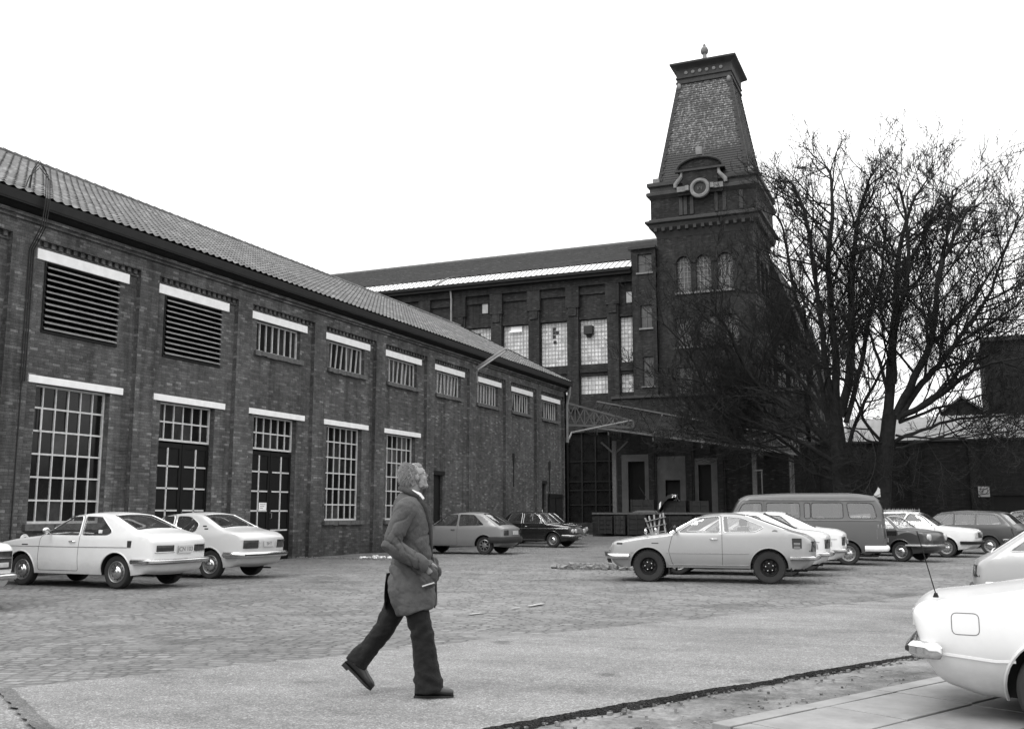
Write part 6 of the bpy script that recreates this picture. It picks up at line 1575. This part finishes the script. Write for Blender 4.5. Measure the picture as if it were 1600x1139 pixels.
for s in (1, -1):
    sh, el, wr_ = Vector((-.03, s * .185, 1.40)), Vector((-.13 if s < 0 else -.065, s * .255, 1.12)), Vector((.115, s * .225, 1.0))
    b.tube([sh, sh.lerp(el, .5), el, el.lerp(wr_, .5), wr_], [.055, .05, .044, .042, .03], 12)
    # the hand slips into the coat pocket: palm, thumb and five-finger hand bent downwards
    d = Vector((.55, -s * .10, -.83)).normalized(); pm = wr_ + d * .05; b.tube([wr_, pm, wr_ + d * .10], [.028, .036, .034], 10, True, 1.0)
    ax = Vector((0, s, 0)).cross(d).normalized()
    for q, L in enumerate((.062, .072, .068, .052)):
        p = wr_ + d * .10 + ax * (q - 1.5) * .019; b.tube([p, p + d * L * .5, p + d * L * .85 + Vector((-.01, -s * .012, 0))], [.0095, .009, .0075], 8)
    p = wr_ + d * .035 + ax * .03; b.tube([p, p + d * .03 + ax * .022, p + d * .06 + ax * .026], [.012, .011, .009], 8)
LEG = {-1: [(.0, -.10, .86), (.095, -.10, .44), (.135, -.10, .10)], 1: [(-.04, .09, .86), (-.215, .09, .46), (-.42, .09, .215)]}
for s in (1, -1): b.tube(LEG[s], [.085, .06, .042], 12)
bo = b.build('body', M['skin'], man, **K); remesh(bo, .0075, [M['skin']], 4)
# hair, beard, eyes, spectacles
h = MB(); rnd = random.Random(4)
h.ell(hp(-.038, 0, .032), (.088, .084, .090), 22, 14, HR); h.ell(hp(-.058, 0, -.020), (.052, .074, .058), 18, 12, HR); h.ell(hp(.002, 0, .078), (.084, .068, .044), 18, 10, HR)
for s in (1, -1): h.ell(hp(-.046, s * .072, -.030), (.038, .020, .058), 14, 10, HR); h.ell(hp(.018, s * .074, -.02), (.010, .008, .04), 10, 8, HR)
ho = h.build('hair', M['hair'], man, **K); remesh(ho, .006, [M['hair']], 2, .5, lambda p: .008 * noise.noise(p * 30) + .006 * noise.noise(p * 80) - .003)
h = MB()
for _ in range(2200):
    a, e = rnd.uniform(.9, 2 * PI - .9), rnd.uniform(-.7, 1.45); d = Vector((math.cos(a) * math.cos(e), math.sin(a) * math.cos(e), math.sin(e)))
    p = Vector((-.036, 0, .02)) + Vector((d.x * .088, d.y * .085, d.z * .103)); t_ = (d + Vector((-.6, rnd.uniform(-.6, .6), -.8 + .6 * rnd.random()))).normalized(); L = rnd.uniform(.02, .055) if abs(a - PI) < 1.6 else rnd.uniform(.012, .03)
    h.tube([hp(*p), hp(*(p + t_ * L * .5)), hp(*(p + t_ * L + Vector((0, 0, -.006))))], [.0022, .002, .0008], 3, False)
h.build('hair_strands', plain('pale_hair', .22, .8, .3, 30), ho, **K)
h = MB(); h.ell(hp(.074, 0, -.104), (.028, .036, .028), 16, 10, HR); h.ell(hp(.045, 0, -.100), (.040, .054, .030), 16, 10, HR)
for s in (1, -1): h.ell(hp(.025, s * .056, -.075), (.035, .014, .04), 12, 8, HR)
h.ell(hp(.098, 0, -.052), (.012, .03, .008), 12, 8, HR)
be = h.build('beard', plain('pale_beard', .20, .85, .3, 60), man, **K); remesh(be, .006, [be.data.materials[0]], 2, .5, lambda p: .009 * noise.noise(p * 45))
for s in (1, -1): h = MB(); h.ell(hp(.081, s * .031, .010), (.011, .013, .010), 12, 8, HR); h.build('eye', M['white_paint'], man, smooth=60, **K); h = MB(); h.ell(hp(.0895, s * .031, .011), (.0045, .006, .006), 10, 6, HR); h.build('iris', M['ink'], man, **K)
h = MB()
for s in (1, -1):
    h.tube([hp(.104, s * .033 + .024 * math.cos(t), .008 + .019 * math.sin(t)) for t in [2 * PI * i / 16 for i in range(17)]], .0022, 5); h.tube([hp(.102, s * .057, .012), hp(.05, s * .078, .012), hp(-.005, s * .084, .002)], .0022, 5)
h.tube([hp(.106, -.010, .012), hp(.106, .010, .012)], .002, 5); h.build('spectacles', M['ink'], man, **K)
# trousers, wide at the cuffs
t = MB(); t.ell((-.01, 0, .86), (.115, .155, .10), 20, 12)
t.tube([(.0, -.10, .88), (.045, -.10, .66), (.100, -.10, .44), (.125, -.10, .26), (.150, -.10, .085), (.155, -.10, .03)], [.098, .094, .088, .094, .108, .114], 18)
t.tube([(-.03, .09, .88), (-.115, .09, .66), (-.215, .09, .47), (-.31, .09, .35), (-.405, .09, .235), (-.425, .09, .205)], [.115, .098, .080, .078, .088, .092], 18)
def tf_(p):
    near = p.y < 0; s = p.z
    f = .006 * noise.noise((p.x * 9, p.y * 9, p.z * 22)) + .004 * noise.noise((p.x * 24, p.y * 24, p.z * 40))
    if near: f += .007 * math.sin((p.z + p.x * .5) * 60) * math.exp(-((p.z - .12) / .07) ** 2) + .006 * math.sin((p.z - p.x) * 50) * math.exp(-((p.z - .47) / .06) ** 2)
    else: f += .007 * math.sin((p.x - p.z * .5) * 48) * math.exp(-((p.z - .33) / .12) ** 2)
    return f
to = t.build('trousers', M['trouser'], man, **K); remesh(to, .011, [M['trouser']], 5, .5, tf_)
for s in (-1, 1):
    m = MB(); n = 14
    L = [( -.085, .040, .05), (-.06, .042, .075), (0, .042, .085), (.06, .040, .075), (.11, .046, .058), (.15, .047, .050), (.185, .038, .042), (.205, .018, .03)]
    vs = []
    for x, wy, hz in L:
        for j in range(n):
            a = 2 * PI * j / n; c_, q_ = math.cos(a), math.sin(a); vs.append(Vector((x, wy * abs(c_) ** .8 * math.copysign(1, c_), .012 + hz * .5 + hz * .55 * q_ if q_ > 0 else max(.008 + hz * .5 + hz * .5 * q_, .006))))
    if s < 0: R, o = Matrix.Rotation(math.radians(-3), 3, 'Z'), Vector((.135, -.10, -.004))
    else: R, o = Matrix.Rotation(math.radians(44), 3, 'Y'), Vector((-.455, .09, .155))
    vs = [R @ v + o for v in vs]; k = len(L)
    m.add(vs, [(i * n + j, i * n + (j + 1) % n, (i + 1) * n + (j + 1) % n, (i + 1) * n + j) for i in range(k - 1) for j in range(n)] + [tuple(range(n))[::-1], tuple((k - 1) * n + j for j in range(n))])
    so = m.build('shoe', M['shoe'], man, smooth=55, **K)
    m = MB(); vs = []
    for zz in (-.006, .010):
        for x, wy in ((-.09, .036), (-.02, .04), (.04, .036), (.12, .047), (.17, .042), (.207, .012)): vs += [R @ Vector((x, wy + .003, zz)) + o, R @ Vector((x, -wy - .003, zz)) + o]
    N = 12; fs = []
    for i in range(5):
        a = 2 * i; fs += [(a, a + 1, a + 3, a + 2), (N + a, N + a + 2, N + a + 3, N + a + 1), (a, a + 2, N + a + 2, N + a), (a + 1, N + a + 1, N + a + 3, a + 3)]
    m.add(vs, fs + [(0, N, N + 1, 1), (10, 11, N + 11, N + 10)]); hb = [R @ Vector((x, y, z)) + o for z in (-.022, -.004) for x, y in ((-.09, .036), (-.09, -.036), (-.03, -.038), (-.03, .038))]
    m.add(hb, [(0, 1, 2, 3), (4, 7, 6, 5), (0, 4, 5, 1), (1, 5, 6, 2), (2, 6, 7, 3), (3, 7, 4, 0)]); m.build('sole', M['rubber'], so, **K)
# the coat
c = MB()
rings(c, [(.62, .050, 0, .148, .222, .22), (.70, .020, 0, .178, .226, .08), (.78, .002, 0, .186, .226, .02), (.88, .002, 0, .178, .210), (.97, .002, 0, .160, .192), (1.06, .004, 0, .152, .194), (1.16, .004, 0, .142, .200), (1.28, -.002, 0, .140, .214), (1.37, -.016, 0, .132, .216), (1.43, -.028, 0, .116, .196), (1.475, -.034, 0, .095, .140), (1.515, -.030, 0, .075, .085)], 32, 2.3)
for s in (1, -1): c.ell((.148, s * .192, .91), (.072, .062, .115), 16, 12)
def cf(p):
    q = abs(p.y); arm = q > .2 and p.z > .95
    f = .009 * noise.noise((p.x * 6, p.y * 6, p.z * 10)) + .004 * noise.noise((p.x * 20, p.y * 20, p.z * 26))
    gr = lambda t, w: -w * (1 - abs(math.sin(t))) ** 3
    f += gr((p.z + p.x * .9) * 30 + 2.5 * noise.noise(p * 5), .014) * math.exp(-((p.z - .95) / .16) ** 2) + gr((p.z - p.x * 1.1) * 26 + 2.5 * noise.noise(p * 5), .012) * math.exp(-((p.z - 1.22) / .10) ** 2)
    if False: f += .012 * math.sin((p.z * .8 + p.x * 1.1) * 70 + 3 * noise.noise(p * 9)) * math.exp(-((p.z - 1.10) / .08) ** 2) + .005 * math.sin((p.z - p.x * .4) * 55 + 2 * noise.noise(p * 7)) * math.exp(-((p.z - 1.27) / .10) ** 2)
    else:
        f += .009 * math.sin((p.z + p.x * .9) * 48 + 3 * noise.noise(p * 6)) * math.exp(-((p.z - .98) / .12) ** 2)
        if p.z < .85: f += .008 * math.sin(math.atan2(p.y, p.x) * 7 + 2 * noise.noise(p * 4)) * min(1, (.85 - p.z) * 6)
    return f
co = c.build('coat', M['coat'], man, **K); remesh(co, .008, [M['coat']], 5, .5, cf)
def sf(p):
    g = lambda t, w: -w * (1 - abs(math.sin(t))) ** 3
    n_ = 2.2 * noise.noise(p * 8); f = .005 * noise.noise((p.x * 9, p.y * 9, p.z * 14))
    f += g((p.z * .9 + p.x * .9) * 42 + n_, .020) * math.exp(-((p.z - 1.12) / .075) ** 2) + g((p.z * .7 - p.x * .8) * 36 + n_ * 1.3, .012) * math.exp(-((p.z - 1.27) / .12) ** 2) + g((p.x * 1.2 + p.z * .3) * 40 + n_, .014) * max(0, min(1, (p.x + .06) * 12)) * (p.z < 1.1)
    return f
for s in (1, -1):
    sh, el, wr_ = Vector((-.035, s * .195, 1.39)), Vector((-.14 if s < 0 else -.06, s * .272, 1.115)), Vector((.105, s * .240, .99))
    m = MB(); m.tube([sh + Vector((.02, -s * .075, .045)), sh + Vector((.008, -s * .02, .018)), sh, sh.lerp(el, .35), sh.lerp(el, .7), el, el.lerp(wr_, .2), el.lerp(wr_, .6), wr_, wr_ + Vector((.045, s * -.012, -.035))], [.062, .080, .086, .080, .074, .072, .070, .063, .056, .052], 18)
    so = m.build('sleeve', M['coat'], co, **K); remesh(so, .0075, [M['coat']], 5, .5, sf)
# back vent of the coat: darker split with a hanging flap
m = MB(); vs = []
for i in range(7):
    z = .90 - .27 * i / 6; vs += [(-.185 - .012 * math.sin(i * .5), -.06 - .012 * i, z), (-.197 - .012 * math.sin(i * .5), .02, z), (-.175, .10, z)]
m.add(vs, [(i * 3 + j, i * 3 + j + 1, i * 3 + j + 4, i * 3 + j + 3) for i in range(6) for j in range(2)]); m.build('coat_vent', M['lapel'], co, smooth=60, **K)
m = MB()                                                     # turned collar and lapel
col = [(.055, -.075, 1.485), (.0, -.098, 1.515), (-.055, -.085, 1.545), (-.092, 0, 1.558), (-.055, .085, 1.545), (.0, .098, 1.515), (.055, .075, 1.485)]
m.tube(col, [.012, .018, .020, .022, .020, .018, .012], 10, True, 1.3); m.build('collar', M['lapel'], co, smooth=60, **K)
for s in (1, -1):
    m = MB(); m.tube([(.055, s * .078, 1.485), (.108, s * .075, 1.40), (.138, s * .055, 1.28), (.150, s * .03, 1.14), (.160, s * .02, 1.0)], [.016, .024, .020, .012, .006], 8); m.build('lapel', M['lapel'], co, smooth=60, **K)
m = MB(); m.tube([(.168, -.02, 1.02), (.192, -.02, .88), (.196, -.02, .74), (.185, -.02, .64)], [.006, .008, .008, .006], 6); m.build('front_edge', M['ink'], co, **K)
m = MB(); m.tube([(.082, -.045, 1.47), (.05, -.062, 1.508), (.0, -.070, 1.535)], [.010, .013, .008], 8, True, 1.4); m.tube([(.082, .045, 1.47), (.05, .062, 1.508), (.0, .070, 1.535)], [.010, .013, .008], 8, True, 1.4); m.build('shirt_collar', M['shirt'], man, smooth=60, **K)
m = MB(); m.bar((.105, -.262, .820), (.195, -.246, .846), .008, .009); m.build('pocket_paper', M['frame_white'], co, **K)  # edge of a white paper sticking out of the coat pocket
# ================================================================== bare trees
def taper_tube(V, Fc, pts, r0, r1, n):
    k = len(pts); base = len(V); t = (pts[1] - pts[0]).normalized(); u = t.orthogonal().normalized()
    for i, p in enumerate(pts):
        t = (pts[min(i + 1, k - 1)] - pts[max(i - 1, 0)])
        t = t.normalized() if t.length > 1e-8 else Vector((0, 0, 1)); u = u - t * u.dot(t); u = u.normalized() if u.length > 1e-6 else t.orthogonal().normalized(); v = t.cross(u)
        r = r0 + (r1 - r0) * i / (k - 1)
        for j in range(n): a = 2 * PI * j / n; V.append(p + (u * math.cos(a) + v * math.sin(a)) * r)
    for i in range(k - 1):
        for j in range(n): Fc.append((base + i * n + j, base + i * n + (j + 1) % n, base + (i + 1) * n + (j + 1) % n, base + (i + 1) * n + j))
def smooth_pts(P, per=4):
    out = []; n = len(P)
    for i in range(n - 1):
        a, b, c, d = P[max(i - 1, 0)], P[i], P[i + 1], P[min(i + 2, n - 1)]
        for j in range(per):
            t = j / per; out.append(.5 * ((2 * b) + (c - a) * t + (2 * a - 5 * b + 4 * c - d) * t * t + (3 * b - a - 3 * c + d) * t ** 3))
    out.append(P[-1]); return out
def tree(name, label, base, trunkpx, limbs, Y0, seed, dens=1.0):
    rnd = random.Random(seed); root = thing(name, label, 'tree', (base.x, base.y, 0), group='bare trees before the yard wall')
    TV, TF, CV, CF = [], [], [], []
    def rv(): return Vector((rnd.gauss(0, 1), rnd.gauss(0, 1), rnd.gauss(0, 1)))
    def branch(p, d, L, r, lev):
        n = {0: 9, 1: 6, 2: 4, 3: 3}[lev]; pts = [p]; dd = d.copy()
        for i in range(n):
            dd = (dd + rv() * {0: .07, 1: .09, 2: .12, 3: .13}[lev] + Vector((0, 0, {0: .045, 1: .08, 2: .11, 3: .12}[lev]))).normalized(); pts.append(pts[-1] + dd * L / n)
        taper_tube(CV, CF, pts, r, r * (.35 if lev < 3 else .5), {0: 6, 1: 4, 2: 3, 3: 3}[lev])
        if lev == 3: return
        m = max(2, int(L * {0: 2.8, 1: 4.0, 2: 3.2}[lev] * dens))
        for i in range(m):
            f = .18 + .82 * (i + rnd.random()) / m; k = min(int(f * n), n - 1); q = pts[k].lerp(pts[k + 1], f * n - k) if f < 1 else pts[-1]
            ax = (pts[k + 1] - pts[k]).normalized(); sd = (rv()); sd = (sd - ax * sd.dot(ax)).normalized(); an = math.radians(rnd.uniform(22, 55)) if f < .93 else math.radians(rnd.uniform(5, 30))
            nd = ax * math.cos(an) + sd * math.sin(an)
            L2 = L * (rnd.uniform(.28, .58) if lev < 2 else rnd.uniform(.4, .8)) * (1.15 - .5 * f)
            branch(q, nd, max(L2, .3), max(r * (.55 - .2 * f), .0145 if lev < 2 else .0118), lev + 1)
    # trunk
    tp = [at_y(x, y, Y0) for x, y in trunkpx[0]]; tp[0].z = -.05
    P = smooth_pts(tp, 5); rr = trunkpx[1]
    n = 16; b0 = len(TV); taper_tube(TV, TF, P, rr[0], rr[1], n)
    for i in range(len(P)):
        for j in range(n):
            v = TV[b0 + i * n + j]; c = P[i]; q = (v - c); q *= 1 + .16 * noise.noise((j * .9, v.z * .8, seed)) + .35 * max(0, 1 - v.z / .9) * (.6 + .4 * math.sin(j * 2.4)); TV[b0 + i * n + j] = c + q
    for px, r0, r1, dY in limbs:
        if px[-1][1] < 310: px = px[:-1] + [(px[-1][0], px[-1][1] + 34)]
        P = []
        for i, (x, y) in enumerate(px): f = i / (len(px) - 1); P.append(at_y(x, y, Y0 + dY * f ** 1.2))
        P = smooth_pts(P, 4)
        P = [p + (rv() * .02 if 0 < i < len(P) - 1 else Vector()) for i, p in enumerate(P)]
        r0 *= .82; taper_tube(TV, TF, P, r0, r1 * .8, 9 if r0 > .12 else 7)
        LL = sum((b - a).length for a, b in zip(P, P[1:])); m = int(LL * 2.0 * dens)
        for i in range(m):
            f = .13 + .87 * ((i + rnd.random()) / m) ** .78; k = min(int(f * (len(P) - 1)), len(P) - 2); q = P[k].lerp(P[k + 1], f * (len(P) - 1) - k)
            ax = (P[k + 1] - P[k]).normalized(); sd = rv(); sd = (sd - ax * sd.dot(ax)).normalized(); an = math.radians(rnd.uniform(32, 74)) if f < .95 else math.radians(rnd.uniform(4, 25))
            nd = (ax * math.cos(an) + sd * math.sin(an)).normalized(); L = rnd.uniform(2.6, 5.4) * (1.12 - .68 * f)
            branch(q, nd, L, max(.018, min(.06, (r0 + (r1 - r0) * f) * .5)), 0)
    # suckers and hanging whips round the trunk
    for i in range(int(130 * dens)):
        q = P0 = at_y(rnd.uniform(trunkpx[0][0][0] - 65, trunkpx[0][0][0] + 65), rnd.uniform(690, 730), Y0 + rnd.uniform(-1.5, 1)); d = Vector((rnd.gauss(0, .5), rnd.gauss(0, .5), -.9)); pts = [q]
        for k in range(6): d = (d + rv() * .28 + Vector((0, 0, .12))).normalized(); pts.append(pts[-1] + d * rnd.uniform(.25, .5))
        taper_tube(CV, CF, pts, .014, .007, 3)
    for nm, V, Fs, mt in (('trunk', TV, TF, M['bark']), ('crown', CV, CF, M['twig'])):
        me = bpy.data.meshes.new(nm); me.from_pydata([tuple(v - Vector((base.x, base.y, 0))) for v in V], [], Fs); me.materials.append(mt)
        me.polygons.foreach_set('use_smooth', [True] * len(me.polygons)); o = bpy.data.objects.new(nm, me); COL.objects.link(o); o.parent = root
LA = [([(1302, 640), (1290, 570), (1283, 500), (1272, 430), (1262, 350), (1240, 290), (1226, 252)], .20, .04, -2.0),
      ([(1305, 640), (1306, 560), (1298, 480), (1294, 400), (1300, 330), (1297, 270), (1288, 228)], .25, .04, 1.5),
      ([(1312, 650), (1327, 580), (1330, 500), (1331, 430), (1338, 360), (1352, 300), (1366, 232)], .27, .04, -1.0),
      ([(1300, 680), (1287, 620), (1268, 540), (1248, 480), (1232, 410), (1222, 350), (1206, 300)], .17, .035, -3.0),
      ([(1298, 690), (1272, 640), (1250, 590), (1226, 520), (1206, 450), (1200, 400)], .14, .03, 2.0),
      ([(1300, 700), (1262, 660), (1205, 620), (1165, 575), (1140, 520), (1112, 485), (1070, 462)], .16, .03, -3.5),
      ([(1300, 720), (1250, 690), (1190, 665), (1135, 640), (1095, 590), (1070, 540), (1036, 505)], .15, .03, -5.0),
      ([(1305, 740), (1260, 715), (1210, 680), (1160, 640), (1120, 600), (1105, 560)], .12, .03, 1.0),
      ([(1300, 690), (1240, 640), (1180, 610), (1120, 600), (1070, 592), (1020, 585)], .12, .025, -4.0),
      ([(1308, 750), (1268, 738), (1220, 705), (1150, 690), (1095, 680), (1050, 672)], .10, .025, -2.0),
      ([(1300, 660), (1255, 600), (1200, 545), (1150, 490), (1120, 440), (1110, 415)], .13, .025, .5),
      ([(1300, 700), (1230, 660), (1180, 640), (1110, 640), (1060, 630)], .10, .02, 2.0),
      ([(1310, 690), (1270, 600), (1240, 560), (1190, 530), (1150, 530), (1110, 525)], .10, .02, 3.0),
      ([(1322, 660), (1346, 570), (1360, 490), (1378, 420), (1384, 340), (1378, 280)], .16, .03, 2.5),
      ([(1325, 700), (1345, 640), (1372, 590), (1395, 540), (1410, 470)], .12, .03, -2.0)]
tree('bare_tree', 'left of the two bare trees, several thick stems and branches drooping before the tower', at_y(1316, 840, 47.5), ([(1318, 846), (1317, 780), (1310, 700), (1303, 630)], (.44, .30)), LA, 47.5, 21, 1.0)
LB = [([(1388, 660), (1392, 580), (1398, 500), (1402, 430), (1407, 380), (1425, 320), (1448, 248)], .28, .04, 1.0),
      ([(1396, 600), (1398, 520), (1416, 440), (1418, 370), (1408, 300), (1400, 262)], .17, .03, -2.0),
      ([(1400, 650), (1428, 590), (1452, 540), (1462, 490), (1467, 430), (1487, 380), (1512, 330), (1536, 284)], .23, .035, -1.5),
      ([(1402, 655), (1440, 600), (1475, 560), (1505, 520), (1540, 470), (1568, 400), (1592, 335)], .20, .03, 2.0),
      ([(1408, 650), (1450, 630), (1490, 600), (1522, 578), (1560, 566), (1615, 556)], .18, .03, -2.5),
      ([(1522, 578), (1530, 555), (1548, 545), (1575, 540), (1610, 520)], .08, .02, 1.0),
      ([(1398, 690), (1440, 672), (1500, 655), (1560, 650), (1625, 642)], .11, .025, -2.0),
      ([(1464, 440), (1478, 370), (1490, 300), (1498, 262)], .10, .025, 2.5),
      ([(1490, 540), (1540, 510), (1585, 480), (1630, 440)], .10, .025, -2.0),
      ([(1450, 545), (1490, 500), (1540, 440), (1585, 360), (1605, 320)], .09, .02, 3.0),
      ([(1390, 620), (1372, 560), (1352, 500), (1340, 430)], .11, .025, -3.0),
      ([(1405, 660), (1460, 640), (1530, 620), (1600, 600)], .10, .02, 2.5),
      ([(1400, 680), (1460, 685), (1530, 680), (1600, 670)], .07, .02, -3.5),
      ([(1388, 700), (1352, 660), (1330, 610), (1300, 570)], .10, .02, -2.5), ([(1400, 700), (1450, 690), (1500, 672), (1550, 668)], .08, .02, -1.0), ([(1415, 650), (1470, 610), (1520, 560), (1570, 520), (1615, 500)], .10, .02, -3.0), ([(1386, 690), (1360, 690), (1330, 670), (1290, 660)], .08, .02, -3.0),
      ([(1540, 470), (1580, 450), (1625, 400)], .07, .02, -1.5), ([(1402, 430), (1440, 380), (1462, 320), (1470, 270)], .10, .02, 3.0)]
tree('bare_tree', 'right of the two bare trees, forked low with limbs spreading over the brick block', at_y(1376, 840, 46.0), ([(1374, 846), (1378, 780), (1384, 700), (1392, 640)], (.40, .29)), LB, 46.0, 33, 1.0)
